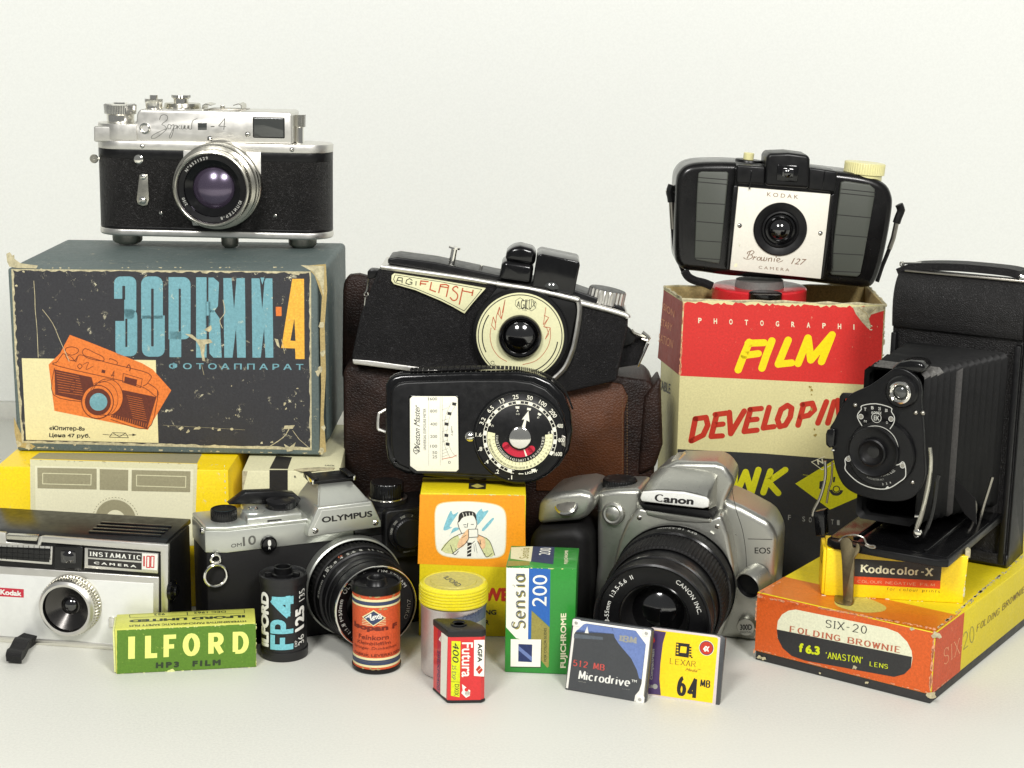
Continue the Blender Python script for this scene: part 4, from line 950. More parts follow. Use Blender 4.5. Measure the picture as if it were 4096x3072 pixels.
# ---------------------------------------------------------------- yellow and orange viewer carton
def viewer_box():
    v = W3; r0 = yf(v, 118, 1152, 88.6); b = zf(v, 128, 1150)
    r = thing('viewer_carton', 'upright yellow and orange carton with a drawing of a man looking through a slide viewer', 'box', (b.x, b.y, 0), (0, 0, .5))
    F = Face(MB(), r, view=v); w = F.p(828, 700)[0]; zt = F.p(470, 205)[1]; x0 = F.p(122, 700)[0]; print('viewer', b, w, zt)
    m = MB(); m.prism([(x0 + .02, 0), (w, 0), (w, zt - .05), (x0 + .1, zt)], .0, 3.1, 'viewer_yellow', 'xz', .05); m.obj('carton', r)
    m = MB(); F = Face(m, r, view=v)
    F.q([(132, 212), (828, 218), (835, 700), (118, 672)], 'viewer_orange', 1)
    scr = [(235, 400), (238, 320), (262, 280), (330, 265), (460, 262), (600, 275), (670, 300), (698, 350), (700, 460), (695, 570), (670, 615), (600, 632), (460, 634), (320, 622), (262, 595), (240, 540)]
    F.q([(465 + (x - 465) * 1.025, 448 + (y - 448) * 1.03) for x, y in scr], 'cream', 2, 4); F.q(scr, 'paper_white', 3, 4)
    for q in ([(290, 430), (335, 320), (352, 345), (388, 330), (330, 420), (345, 430), (300, 450)], [(505, 345), (540, 305), (552, 325), (588, 320), (520, 410), (512, 392)], [(330, 490), (350, 440), (375, 430), (395, 440), (340, 470)], [(545, 440), (610, 370), (620, 380), (560, 450)]): F.q(q, 'sky_ink', 4, 3)
    L = lambda p, w_=.03, s_=4, k=7, mt='black_print': F.zline(p, w_, mt, k, s_)
    F.q([(392, 380), (505, 380), (505, 450), (470, 500), (425, 500), (392, 450)], 'paper_white', 4, 4)
    F.q([(388, 395), (392, 345), (420, 325), (470, 322), (502, 340), (508, 395), (500, 375), (480, 350), (420, 362), (400, 385)], 'black_print', 5, 3)
    for i in range(4): F.zline([(415 + i * 22, 332), (425 + i * 20, 360)], .03, 'paper_white', 6)
    F.q([(455, 442), (515, 440), (518, 492), (456, 496)], 'paper_white', 6); L([(455, 442), (515, 440), (518, 492), (456, 496), (455, 442)], .03, 1)
    F.q([(380, 560), (395, 510), (450, 440), (456, 490), (430, 545), (400, 565)], 'skin_ink', 5, 3); F.q([(512, 480), (560, 500), (565, 560), (540, 570), (515, 520)], 'skin_ink', 5, 3)
    F.q([(270, 580), (330, 510), (385, 482), (395, 540), (350, 605)], 'shirt_ink', 4, 2); F.q([(560, 500), (590, 515), (628, 612), (575, 625), (545, 580)], 'shirt_ink', 4, 2); F.q([(400, 545), (440, 520), (500, 520), (540, 575), (545, 630), (380, 625)], 'paper_white', 4)
    L([(275, 580), (330, 512), (395, 475), (430, 465)]); L([(345, 605), (390, 570), (440, 530), (456, 500)]); L([(335, 545), (360, 610), (388, 585)]); L([(630, 615), (600, 530), (570, 500), (520, 478)]); L([(515, 520), (545, 580), (575, 625), (612, 600)])
    L([(392, 380), (384, 400), (392, 430), (400, 450), (410, 470)]); L([(505, 385), (510, 410), (500, 440)]); L([(420, 412), (440, 410)], .03); L([(470, 410), (490, 408)], .03); L([(425, 425), (440, 428)]); L([(450, 400), (445, 430)])
    L([(440, 520), (462, 545), (495, 520)]); F.q([(448, 530), (475, 530), (472, 620), (445, 622)], 'black_print', 6)
    for i in range(3): F.zline([(446, 560 + i * 24), (474, 545 + i * 24)], .05, 'paper_white', 7)
    L([(500, 535), (512, 600)], .015); L([(490, 540), (495, 590)], .015); L([(365, 568), (372, 580)], .02); L([(560, 600), (566, 608)], .02); L([(410, 500), (440, 480)], .02); L([(530, 510), (535, 540), (525, 530)], .03)
    F.text('VIEWER', (415, 918), (790, 922), (415, 828), 'red_print', 3, .06)
    F.text('VIEWING', (420, 1008), (640, 1010), (420, 975), 'black_print', 3, .04); F.text('COLOUR', (430, 1075), (590, 1077), (430, 1042), 'black_print', 3, .04)
    edge_wear(F, (125, 205), (828, 218), 'worn_lime', 18, .04, 3, 4)
    m.obj('front_print', r)
    m = MB(); T = Face(m, r, (0, 0, zt - .02), (1, 0, 0), (0, 1, 0), view=v, eps=.02)
    T.q([(458, 138), (572, 142), (568, 178), (455, 176)], 'black_print', 1); T.q([(470, 160), (512, 145), (560, 162), (512, 174)], 'lid_khaki', 2); m.obj('top_mark', r)
    return zt, b
VB = viewer_box()

# ---------------------------------------------------------------- brown leather case with a raised flap
def case():
    v = V3; Y = 98.3
    r = thing('leather_case', 'dark brown leather camera case with a tan stitched front panel, behind the light meter', 'camera case', (0, Y, 0))
    F = Face(MB(), r, view=v); w0 = F.p(20, 1100)[0]; w1 = F.p(2020, 1100)[0]; z = lambda x, y: F.p(x, y)[1]
    out = [(w0, 0), (w1 - .2, 0), (w1, 1.5), (w1, z(2000, 960)), (w1 - .5, z(1980, 900)), (F.p(1750, 870)[0], z(1750, 868)), (F.p(1450, 900)[0], z(1450, 900)), (F.p(1100, 880)[0], z(1100, 900)), (F.p(420, 850)[0], z(420, 842)), (w0 + .3, z(60, 800)), (w0, z(30, 840))]
    m = MB(); m.prism(out, 0, 5.2, 'hide_case', 'xz', .35, 3); m.obj('case_body', r)
    G = Face(MB(), r, (0, 3.5, 0), view=v)
    fl = [G.p(10, 900), G.p(15, 330), G.p(25, 255), G.p(60, 228), G.p(120, 222), G.p(420, 300), G.p(700, 380), G.p(800, 900)]
    m = MB(); m.prism(fl, 3.6, 4.6, 'hide_case', 'xz', .3, 3); m.obj('raised_flap', r)
    m = MB(); P = [F.p(1250, 1010), F.p(1390, 945), F.p(1500, 920), F.p(1690, 900), F.p(1800, 920), F.p(1840, 1000), F.p(1815, 1100), F.p(1812, 1600), F.p(1250, 1600)]
    m.prism(P, -.12, .2, 'hide_tan', 'xz', .1, 2); m.obj('front_panel', r)
    m = MB(); pts = [F.p(1385, 955), F.p(1470, 932), F.p(1560, 915), F.p(1700, 902)]; pts = smooth(pts, 5)
    m.tube([(a, -.2, b) for a, b in pts], .22, 'tan_trim', 8, flat=.4); m.obj('edge_binding', r)
    m = MB(); G = Face(m, r, (0, -.125, 0), view=v)
    for x in (1802, 1832):
        for i in range(34): G.zline([(x, 990 + i * 18), (x + 1, 1000 + i * 18)], .035, 'tan_trim', 1)
    m.obj('stitching', r, kind='stuff')
    m = MB(); m.prism(F.P([(1940, 1000), (2045, 860), (2060, 1300), (2010, 1450), (1900, 1500)]), -.3, 2, 'hide_case', 'xz', .3, 3); m.obj('side_lobe', r)
case()

# ---------------------------------------------------------------- black leather camera with a cream dial, leaning in the case
def agiflash():
    v = V3; Y = 97.2; o = yf(v, 1150, 607, Y)
    r = thing('bakelite_flash_camera', 'black camera with a round cream faceplate and red lightning marks, tilted in the leather case', 'camera', tuple(o), (0, 10.6, -1))
    F = Face(MB(), r, view=v); P = F.P
    m = MB(); m.prism(P([(275, 170), (800, 240), (1540, 390), (1840, 490), (1838, 560), (1765, 905), (1400, 990), (700, 880), (95, 785), (72, 755), (130, 480), (240, 200)]), .15, 3.6, 'hide_fine', 'xz', .35, 4)
    m.obj('body', r)
    # right section with the stepped front
    m = MB(); m.prism(P([(1010, 292), (1500, 392), (1512, 450), (1470, 660), (1400, 800), (1310, 900), (960, 880), (880, 790), (845, 660), (862, 520), (920, 400)]), -.05, .3, 'blk_soft', 'xz', .08, 3); m.obj('front_step', r)
    m = MB(); t = P([(262, 172), (700, 232), (1000, 282)]); tt = smooth(t, 4)
    m.tube([(a, .12, b) for a, b in tt], .13, 'satin', 10); t = smooth(P([(1000, 278), (1250, 318), (1490, 372), (1518, 385)]), 4); m.tube([(a, -.1, b) for a, b in t], .17, 'satin', 10)
    t = smooth(P([(1518, 400), (1700, 445), (1820, 482), (1838, 500)]), 4); m.tube([(a, .12, b) for a, b in t], .17, 'satin', 10)
    m.prism(P([(262, 160), (1000, 268), (1000, 292), (255, 188)]), .08, 3.5, 'satin', 'xz', .05)
    m.prism(P([(1500, 372), (1838, 478), (1838, 505), (1500, 405)]), .08, 3.5, 'satin', 'xz', .05); m.obj('top_rail', r)
    m = MB(); m.prism(P([(300, 160), (300, 128), (360, 118), (600, 150), (1010, 235), (1500, 330), (1790, 430), (1825, 462), (1825, 480), (1000, 275)]), .5, 3.2, 'blk', 'xz', .10, 3); m.obj('top_cover', r)
    m = MB(); m.prism(P([(78, 762), (200, 772), (520, 815), (1000, 890), (1000, 912), (480, 842), (85, 792)]), .02, 3.6, 'satin', 'xz', .04); m.obj('base_rail', r)
    m = MB(); t = smooth(P([(1524, 392), (1528, 470), (1500, 640), (1478, 720), (1430, 820), (1340, 905)]), 5); m.tube([(a, -.02, b) for a, b in t], .13, 'satin', 8, flat=1.4); m.obj('curved_trim', r)
    # faceplate and lens
    c = (0, 0); k = abs(F.p(1432, 607)[0])
    m = MB(); m.lathe((0, 0, 0), (0, -1, 0), [(k * 1.12, -.1), (k * 1.12, .22), (k * 1.09, .3), (k * 1.02, .32), (k * 1.01, .30)], 'blk', 96); m.obj('lens_collar', r)
    m = MB(); m.lathe((0, 0, 0), (0, -1, 0), [(k * 1.02, .28), (k * 1.0, .34), (0, .34)], 'dial_cream', 96); fp = m.obj('faceplate', r)
    m = MB(); G = Face(m, r, (0, -.34, 0), view=v); H = Face(m, r, (0, -.34, 0), view=T1)
    G.ring(c, k * .955, k * .975, 'blk_ink', 1, n=80)
    L = lambda Fc, p, w, mt='line_red', s_=0: Fc.zline(p, w, mt, 2, s_)
    L(H, [(1516, 860), (1488, 1040), (1462, 1140), (1415, 1058), (1436, 965), (1462, 1120)], .035); L(H, [(1436, 965), (1392, 1100), (1370, 1296), (1322, 1228), (1346, 1108), (1378, 1200)], .035); L(H, [(1516, 860), (1475, 1050)], .035)
    L(G, [(964, 560), (958, 620), (975, 690), (1015, 745), (1065, 775)], .03, s_=5)
    L(G, [(1314, 430), (1298, 540), (1332, 495), (1302, 480)], .03); L(G, [(1332, 495), (1300, 552), (1342, 560), (1310, 632), (1332, 600), (1320, 560), (1300, 552)], .03); L(G, [(1342, 560), (1340, 640), (1310, 710), (1250, 770), (1165, 795)], .03, s_=5)
    G.ring(c, k * .86, k * .885, 'blk_ink', 1, 157, 217, 20); G.ring(c, k * .86, k * .885, 'blk_ink', 1, -63, 3, 20)
    for tx, a0, a1 in (('A', 1126, 1148), ('G', 1152, 1176), ('I', 1180, 1186), ('L', 1189, 1200), ('U', 1204, 1222), ('X', 1226, 1246)):
        y0 = 428 if tx in 'AX' else 440; y1 = 388 if tx in 'AX' else 378
        G.stext(tx, (a0, y0), (a1, y0 + 3), (a0 + 4, y1), 'blk_ink', 2, .16, .1)
    L(G, [(1118, 415), (1122, 385), (1150, 368), (1186, 392), (1226, 378), (1252, 402), (1248, 435), (1222, 452), (1182, 428), (1142, 440), (1118, 415)], .02, 'blk_ink')
    G.text('LTD', (1166, 450), (1192, 453), (1166, 443), 'grey_ink', 2)
    G.atext('Croydon England', c, k * .93, k * .085, 258, 'blk_ink', 2, .0, inward=True)
    m.obj('faceplate_print', fp)
    m = MB(); q = .5
    m.lathe((0, 0, 0), (0, -1, 0), [(k * .5, .3), (k * .5, .62), (k * .48, .72), (k * .44, .74), (k * .40, .66), (k * .38, .6)], 'blk_gloss', 72); lr = m.obj('lens_mount', r)
    m = MB(); m.dome((0, -.50, 0), (0, -1, 0), k * .38, .34, 'glass_dark', 48, 9); m.obj('glass', lr)
    # badge
    plain('badge_pink', (238, 220, 180), .5, grain=.04)
    m = MB(); B = [(345, 213), (640, 258), (930, 308), (885, 358), (840, 410), (795, 468), (720, 425), (640, 385), (480, 318), (345, 280), (328, 258), (330, 225)]
    m.prism(P(B), -.10, .2, 'dial_cream', 'xz', .02)
    G = Face(m, r, (0, -.10, 0), view=v); H = Face(m, r, (0, -.10, 0), view=T1)
    G.zline([(352, 222), (640, 266), (905, 315), (850, 385), (792, 452), (650, 378), (480, 308), (352, 272), (342, 250), (352, 222)], .03, 'blk_ink', 2)
    for p in ([(360, 268), (372, 238), (398, 242), (396, 276)], [(362, 256), (398, 262)], [(462, 258), (445, 246), (425, 255), (420, 275), (440, 284), (458, 280), (460, 270), (445, 268)], [(486, 262), (484, 290)]): G.zline(p, .045, 'blk_ink', 2)
    for p in ([(290, 655), (302, 590), (412, 600)], [(292, 628), (378, 636)], [(455, 605), (432, 715), (518, 748)], [(558, 765), (585, 645), (660, 640), (702, 660), (668, 820)], [(575, 668), (695, 688)], [(838, 695), (815, 668), (780, 680), (762, 715), (820, 770), (832, 820), (805, 865), (760, 868), (722, 825)], [(906, 690), (855, 930)], [(895, 730), (1050, 762)], [(1056, 718), (1038, 806)]):
        H.zline(p, .07, 'line_red', 2, 3 if len(p) > 6 else 0)
    m.obj('badge', r)
    # top furniture
    m = MB(); a = P([(1012, 262), (1030, 160), (1045, 132), (1238, 165), (1220, 290)]); m.prism(a, .1, 2.6, 'blk_gloss', 'xz', .28, 5)
    a = P([(1048, 140), (1062, 85), (1090, 52), (1150, 42), (1225, 62), (1255, 90), (1240, 175)]); m.prism(a, .3, 2.3, 'blk_gloss', 'xz', .3, 5); m.obj('viewfinder_housing', r)
    m = MB(); a = P([(1228, 292), (1258, 100), (1285, 86), (1520, 135), (1532, 155), (1492, 352)]); m.prism(a, -.1, 3.0, 'blk_gloss', 'xz', .08, 3)
    e = F.p(1352, 298); m.dome((e[0], -.1, e[1] - .05), (0, -1, 0), .36, .16, 'blk_gloss', 24, 4); m.obj('flash_housing', r)
    m = MB(); e = F.p(1352, 290); m.lathe((e[0], -.1, e[1] - .18), (0, -1, 0), [(.42, 0), (.42, .06), (.3, .15), (0, .2)], 'glass_grey', 24, a0=10, a1=170); m.obj('flash_contact', r)
    m = MB(); e = F.p(705, 165); f = F.p(712, 66); h = f[1] - e[1]; m.lathe((e[0], 1.6, e[1] - .2), (0, 0, 1), [(.19, 0), (.19, h + .05), (.36, h + .10), (.36, h + .2), (.2, h + .22), (0, h + .2)], 'chrome', 28); m.obj('release_post', r)
    m = MB(); e = F.p(893, 205); f = F.p(900, 178); m.lathe((e[0], 1.6, e[1] - .1), (0, 0, 1), [(.09, 0), (.09, .26), (0, .3)], 'chrome', 12); m.obj('pin', r)
    m = MB(); Fk = Face(MB(), r, (0, 1.4, 0), view=v); e = Fk.p(1692, 398); m.lathe((e[0], 1.4, e[1] - .4), (0, 0, 1), [(1.08, 0), (1.08, .4), (.8, .42)], 'blk', 40)
    m.lathe((e[0], 1.4, e[1]), (0, 0, 1), [(1.06, 0), (1.1, .06), (1.1, .72), (1.05, .8), (.8, .82, 'blk'), (0, .84, 'blk')], 'satin', 40, knurl=(1, 2, 22, .09)); m.obj('wind_knob', r)
    # lugs and strap hooks
    m = MB(); Q = lambda p: [(a, .9, b) for a, b in P(p)]
    m.prism(P([(170, 260), (168, 210), (190, 195), (240, 200), (230, 250)]), .5, 1.3, 'blk', 'xz', .08); m.obj('strap_lug', r)
    m = MB(); m.tube(Q([(188, 236), (172, 270), (165, 330), (158, 350)]), .07, 'chrome', 8); e = P([(158, 362)])[0]; m.tube([(e[0] + .12 * math.cos(t * .785), .9, e[1] + .12 * math.sin(t * .785)) for t in range(8)], .035, 'chrome', 6, closed=True)
    m.tube(Q([(152, 385), (136, 548)]), .045, 'chrome', 6); m.obj('strap_hook', r)
    m = MB(); m.prism(P([(1825, 560), (1860, 590), (1900, 640), (1880, 680), (1800, 705)]), 1.0, 1.3, 'blk_soft', 'xz', .05); m.prism(P([(1790, 720), (1880, 680), (1900, 640), (1975, 660), (1910, 830), (1780, 850)]), 1.4, 1.9, 'hide_fine', 'xz', .1)
    m.obj('strap_end', r)
    m = MB(); m.tube(Q([(1865, 592), (1880, 612), (1930, 632), (1955, 640)]), .09, 'chrome_worn', 8); m.tube(Q([(1935, 606), (1980, 640)]), .1, 'chrome', 8); m.tube(Q([(1930, 650), (1970, 662), (1982, 640)]), .09, 'steel', 8); m.tube(Q([(1972, 680), (1906, 826)]), .075, 'chrome', 8); m.obj('strap_hook', r)
agiflash()

# ---------------------------------------------------------------- light meter standing on the viewer carton
def meter():
    v = V3; o = yf(v, 830, 1543, VB[1].y + 1.2)
    print('meter', o, VB[0])
    r = thing('exposure_meter', 'black exposure meter with ivory scale window and round dial, standing on the orange carton', 'light meter', tuple(o), (-7, 1.0, 0))
    F = Face(MB(), r, view=v); P = F.P
    out = [(286, 1300), (288, 930), (306, 890), (340, 868), (390, 856), (800, 842), (1130, 842), (1250, 860), (1350, 905), (1430, 985), (1478, 1100), (1488, 1220), (1465, 1350), (1400, 1450), (1310, 1512), (1200, 1546), (1080, 1552), (700, 1530), (420, 1500), (340, 1460), (300, 1400)]
    m = MB(); m.prism(P(out), .3, 1.9, 'blk_gloss', 'xz', .25, 4); m.obj('case', r)
    m = MB(); i2 = [(830 + (x - 860) * .93, 1205 + (y - 1205) * .88) for x, y in out]
    i2 = [(x + 28, y + 6) for x, y in i2]; m.prism(P(i2), 0, .5, 'blk', 'xz', .14, 4); m.obj('front_shell', r)
    m = MB(); pp = P([(440, 836), (800, 822), (1100, 826), (1240, 845), (1350, 890), (1440, 975), (1490, 1090)]); pp = smooth(pp, 10)
    for i in range(len(pp) - 1):
        a, b = Vector(pp[i]), Vector(pp[i + 1]); t = (b - a).normalized(); n = Vector((-t.y, t.x)); 
        m.prism([tuple(a + t * .02 - n * .06), tuple(b - t * .03 - n * .06), tuple(b - t * .03 + n * .04), tuple(a + t * .02 + n * .04)], .5, 1.7, 'blk_matt', 'xz')
    m.obj('grip_rib', r, kind='stuff')
    m = MB()
    for i in range(7):
        a = F.p(352, 1290 + i * 22); m.box(a[0] - .1, a[0] + .08, .05, .5, a[1] - .05, a[1] + .03, 'blk_gloss', .02)
    m.obj('side_rib', r, kind='stuff')
    m = MB(); m.prism(P([(438, 1000), (455, 988), (745, 988), (762, 1000), (766, 1470), (750, 1492), (480, 1492), (440, 1462)]), -.07, .2, 'blk_gloss', 'xz', .05, 3); m.obj('window_rim', r)
    m = MB(); w = P([(446, 1012), (462, 996), (738, 996), (752, 1008), (757, 1462), (742, 1476), (492, 1472), (448, 1440)]); m.prism(w, -.10, .1, 'meter_white', 'xz', .02)
    G = Face(m, r, (0, -.10, 0), view=v); I = 'blk_ink'; g = 'grey_ink'
    G.zline([(488, 1368), (468, 1345), (480, 1320), (500, 1315), (505, 1350), (485, 1362)], .03, I, 2, 3)
    G.text('Weston Master', (512, 1350), (508, 1052), (474, 1348), I, 2, -.004, .45); G.text('UNIVERSAL EXPOSURE METER', (550, 1340), (548, 1075), (533, 1340), g, 2, 0)
    for tx, y in (('1600', 1014), ('800', 1092), ('400', 1175), ('200', 1254), ('100', 1316), ('50', 1357), ('25', 1384)): G.text(tx, (622 - 14 * len(tx) - 4, y + 9), (620, y + 9), (622 - 14 * len(tx) - 4, y - 10), g, 2, 0)
    G.text('0', (690, 1428), (706, 1428), (690, 1410), g, 2); G.zline([(652, 1000), (652, 1406)], .015, g); G.zline([(566, 1000), (566, 1440)], .008, g); G.zline([(640, 1000), (640, 1440)], .008, g)
    A1 = [(735, 1040), (700, 1105), (680, 1170), (672, 1245), (685, 1310), (710, 1360), (735, 1385)]; A0 = [(712, 1040), (682, 1105), (668, 1170), (660, 1245), (670, 1310), (690, 1360), (705, 1390)]
    G.zline([(x + 10, y) for x, y in A1], .012, g, 2, 4); G.zline([(x - 2, y) for x, y in A0], .012, g, 2, 4)
    for x, y in ((730, 1046), (700, 1107), (682, 1174), (680, 1246), (688, 1302)): G.q([(x - 13, y - 11), (x + 12, y - 7), (x + 10, y + 12), (x - 14, y + 8)], I, 2)
    for y in (1070, 1140, 1210, 1275, 1330, 1350, 1370): G.zline([(652, y + 14), (690, y)], .01, g)
    G.zline([(652, 1398), (720, 1385), (745, 1372)], .03, 'line_red'); G.text('Light', (722, 1248), (720, 1186), (708, 1248), g, 2, 0, .3)
    m.obj('scale_window', r)
    m = MB(); c = F.p(831, 1254); screw(m, (c[0], -.02, c[1]), .28, ang=10); m.obj('screw', r)
    # dial
    Fd = Face(MB(), r, (0, -.2, 0), view=U1); c = Fd.p(915, 890); R1 = (Fd.p(1605, 890)[0] - Fd.p(238, 890)[0]) / 2; c = (Fd.p(922, 890)[0], Fd.p(922, 873)[1])
    m = MB(); C = (c[0], 0, c[1]); m.lathe(C, (0, -1, 0), [(R1 * 1.28, -.02), (R1 * 1.26, .05), (R1 * 1.22, .09), (R1 * 1.20, .08), (R1 * 1.19, .05)], 'blk_gloss', 96)
    m.lathe(C, (0, -1, 0), [(R1 * 1.19, .05), (R1 * 1.0, .10), (R1 * .90, .2), (0, .2)], 'blk', 96); m.obj('dial', r)
    m = MB(); G = Face(m, r, (0, -.2, 0), view=U1); Wk = 'meter_white'
    G.ring(c, R1 * .985, R1 * 1.0, Wk, 3, -25, 262, 96); G.ring(c, R1 * .90, R1 * .915, Wk, 3, -25, 262, 96)
    G2 = G
    n = 42
    for i in range(n + 1):
        a = 258 - i * (258 + 22) / n; G.quads([[(c[0] + R1 * q * math.cos(R_(a + d)), c[1] + R1 * q * math.sin(R_(a + d))) for q, d in ((.9, -.5), (1.02 if i % 3 == 0 else 1.0, -.5), (1.02 if i % 3 == 0 else 1.0, .5), (.9, .5))]], Wk, 3)
        if i % 3 == 0 and i < n + 1: G.ring(c, R1 * .905, R1 * .99, Wk, 2, a - 6.3, a, 4)
    labs = ['.1', '.2', '.4', '.8', '1.6', '3.2', '6.5', '13', '25', '50', '100', '200', '400', '800', '1600']
    for i, t in enumerate(labs):
        a = 258 - i * 3 * (258 + 22) / n
        G.atext(t, c, R1 * 1.05, R1 * .115, a, Wk, 2, .012) if 20 < a < 175 else G.text(t, *(lambda x, y, w_: ((x - w_ / 2, y - R1 * .055), (x + w_ / 2, y - R1 * .055), (x - w_ / 2, y + R1 * .055)))(c[0] + R1 * 1.12 * math.cos(R_(a)), c[1] + R1 * 1.12 * math.sin(R_(a)), R1 * .055 * len(t)), Wk, 2, .012, px=False)
    G.text('LIGHT', (1018, 1560), (1250, 1512), (1014, 1516), Wk, 2, .03); G.zline([(905, 1543), (985, 1545)], .04, Wk); G.q([(888, 1543), (915, 1528), (915, 1558)], Wk, 2)
    G.ring(c, R1 * .68, R1 * .885, 'dial_cream', 1, 172, 368, 60)
    n = 26
    for i in range(n + 1):
        a = 172 + i * 196 / n; G.quads([[(c[0] + R1 * q * math.cos(R_(a + d)), c[1] + R1 * q * math.sin(R_(a + d))) for q, d in ((.68, -.25), (.76, -.25), (.76, .25), (.68, .25))]], I, 3)
        if 0 < i < n:
            t = ['TIME', '', 'SEC', '1/1200', '1/1000', '1/800', '1/600', '1/500', '1/400', '1/300', '1/250', '1/200', '1/150', '1/120', '1/100', '80', '60', '50', '40', '30', '25', '20', '15', '13', '10', '8', '6'][i]
            if t: G.atext(t, c, R1 * .86, R1 * .06, a, I, 3, 0, inward=True, w=.62)
            t = ['1', '1.1', '1.2', '1.4', '1.5', '1.6', '1.8', '2', '2.2', '2.3', '2.5', '2.8', '3.2', '4', '4.5', '5', '5.6', '6.3', '7', '8', '9', '10', '11', '12', '14', '16', '18', '20', '22', '25', '28', '32'][i + 3]
            G.atext(t, c, R1 * .655, R1 * .065, a, Wk, 3, .01, inward=True, w=.75)
    G.ring(c, R1 * .35, R1 * .54, 'meter_red', 1, 212, 316, 30)
    for an in (210, 318): G.disc((c[0] + R1 * .445 * math.cos(R_(an + (2 if an < 300 else -2))), c[1] + R1 * .445 * math.sin(R_(an + (2 if an < 300 else -2)))), R1 * .095, 'meter_red', 1, 20)
    G.ring(c, R1 * .35, R1 * .54, Wk, 2, 288, 293, 4)
    G.q([(952, 690), (1016, 706), (1040, 555), (1096, 588), (1078, 382), (955, 545), (1005, 540)], Wk, 2)
    for q in ([(836, 300), (910, 302), (906, 345), (846, 343)], [(1056, 325), (1130, 338), (1112, 380), (1050, 368)], [(1262, 415), (1320, 450), (1290, 478), (1245, 448)], [(345, 600), (388, 620), (372, 662), (328, 650)], [(1495, 745), (1540, 745), (1545, 800), (1505, 810)], [(1130, 1460), (1210, 1450), (1215, 1505), (1135, 1510)]): G.q(q, Wk, 3)
    G.text('A', (858, 402), (895, 402), (858, 366), Wk, 2, .03); G.text('1/2', (852, 458), (915, 458), (852, 430), Wk, 2, 0); G.text('C', (1230, 510), (1262, 480), (1252, 530), Wk, 2, .03); G.text('U', (1440, 772), (1440, 808), (1475, 772), Wk, 2, .02); G.text('U', (395, 645), (430, 640), (398, 680), Wk, 2, .02)
    m.obj('dial_print', r)
    m = MB(); rk = R1 * .30; m.lathe(C, (0, -1, 0), [(rk, .15), (rk, .42), (rk * .96, .5), (rk * .9, .52), (0, .54)], 'chrome', 56); m.obj('dial_knob', r)
    m = MB(); G = Face(MB(), r, (0, -.1, 0), view=U1); q = G.P([(1690, 820), (1740, 850), (1765, 860), (1755, 1055), (1725, 1030), (1685, 1010)]); m.prism(q, -.2, .2, 'steel', 'xz', .03); m.obj('catch', r)
    m = MB(); P2 = smooth(P([(300, 1085), (255, 1110), (240, 1125), (236, 1210), (255, 1225), (300, 1240)]), 4); m.tube([(a, .8, b) for a, b in P2], .085, 'satin', 8); m.obj('lanyard_loop', r)
I = 'blk_ink'
meter()
leather('hide_smooth', (22, 21, 21), 11, .5, .44, spec=.3)
metal('cam_silver', (196, 196, 186), .40, .06, .04)
plain('canon_silver', (172, 172, 164), .33, .85, grain=.02, gs=30)
plain('om_silver', (200, 202, 194), .36, .8, grain=.02, gs=60)
plain('rubber', (18, 17, 17), .58, grain=.08, bumps=.15, spec=.25)
plain('fuji_green', (42, 138, 48), .4, grain=.04, coat=.2)
plain('fuji_green2', (40, 120, 50), .4, grain=.05)
plain('fuji_blue', (36, 98, 178), .4, grain=.05)
plain('olive_gold', (150, 142, 70), .5, grain=.08)
plain('dark_blue', (32, 48, 96), .4, grain=.1)
plain('slate_ink', (84, 92, 100), .5)
plain('card_black', (66, 68, 70), .35, grain=.04)
plain('card_blue', (104, 124, 176), .4, grain=.05)
plain('card_white', (234, 232, 224), .4, grain=.02)
plain('faded_red', (190, 78, 70), .5, grain=.1)
plain('lexar_yellow', (250, 208, 20), .4, grain=.04)
plain('lexar_purple', (70, 50, 92), .45, grain=.05)
plain('pink_grey', (208, 196, 192), .5, grain=.03)
plain('box_orange', (212, 92, 30), .5, grain=.08, wear=.05, wearc=(222, 170, 120), ws=3)
plain('box_orange_side', (206, 80, 36), .55, grain=.1, wear=.12, wearc=(222, 150, 110), ws=3)
plain('box_top_orange', (206, 110, 24), .4, grain=.06, coat=.25)
plain('box_yellow', (222, 202, 24), .5, grain=.05, wear=.05, wearc=(226, 214, 130))
plain('label_ivory', (226, 226, 196), .5, grain=.05)
plain('kraft_pink', (226, 160, 120), .7, grain=.08)
plain('tan_ink', (186, 100, 70), .5)
plain('kodak_yellow', (250, 212, 14), .42, grain=.05, coat=.2)
plain('koda_orange', (220, 74, 24), .45)
plain('film_red', (214, 46, 40), .5, grain=.06, wear=.03, wearc=(230, 190, 150))
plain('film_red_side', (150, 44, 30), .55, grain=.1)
plain('film_cream', (214, 206, 150), .55, grain=.05)
plain('film_black_print', (44, 44, 44), .5, grain=.08)
plain('film_yellow', (250, 222, 8), .45, grain=.05)
plain('film_lime', (206, 202, 20), .5, grain=.06)
plain('mid_tan', (120, 96, 56), .6)
plain('stain', (168, 146, 70), .6, grain=.2)
plain('red_plastic', (206, 36, 44), .32, grain=.04, coat=.3)
plain('grey_plastic', (110, 108, 104), .4)
plain('ivory_plastic', (224, 218, 160), .4, grain=.03, coat=.2)
plain('brown_print', (124, 92, 66), .55, grain=.05)
plain('strip_grey', (74, 77, 70), .45, grain=.03, gs=60)
plain('plate_white', (232, 228, 214), .4, grain=.02, wear=.02, wearc=(190, 190, 150))
plain('bakelite', (14, 13, 13), .24, grain=.05, coat=.12, gs=3, spec=.4)

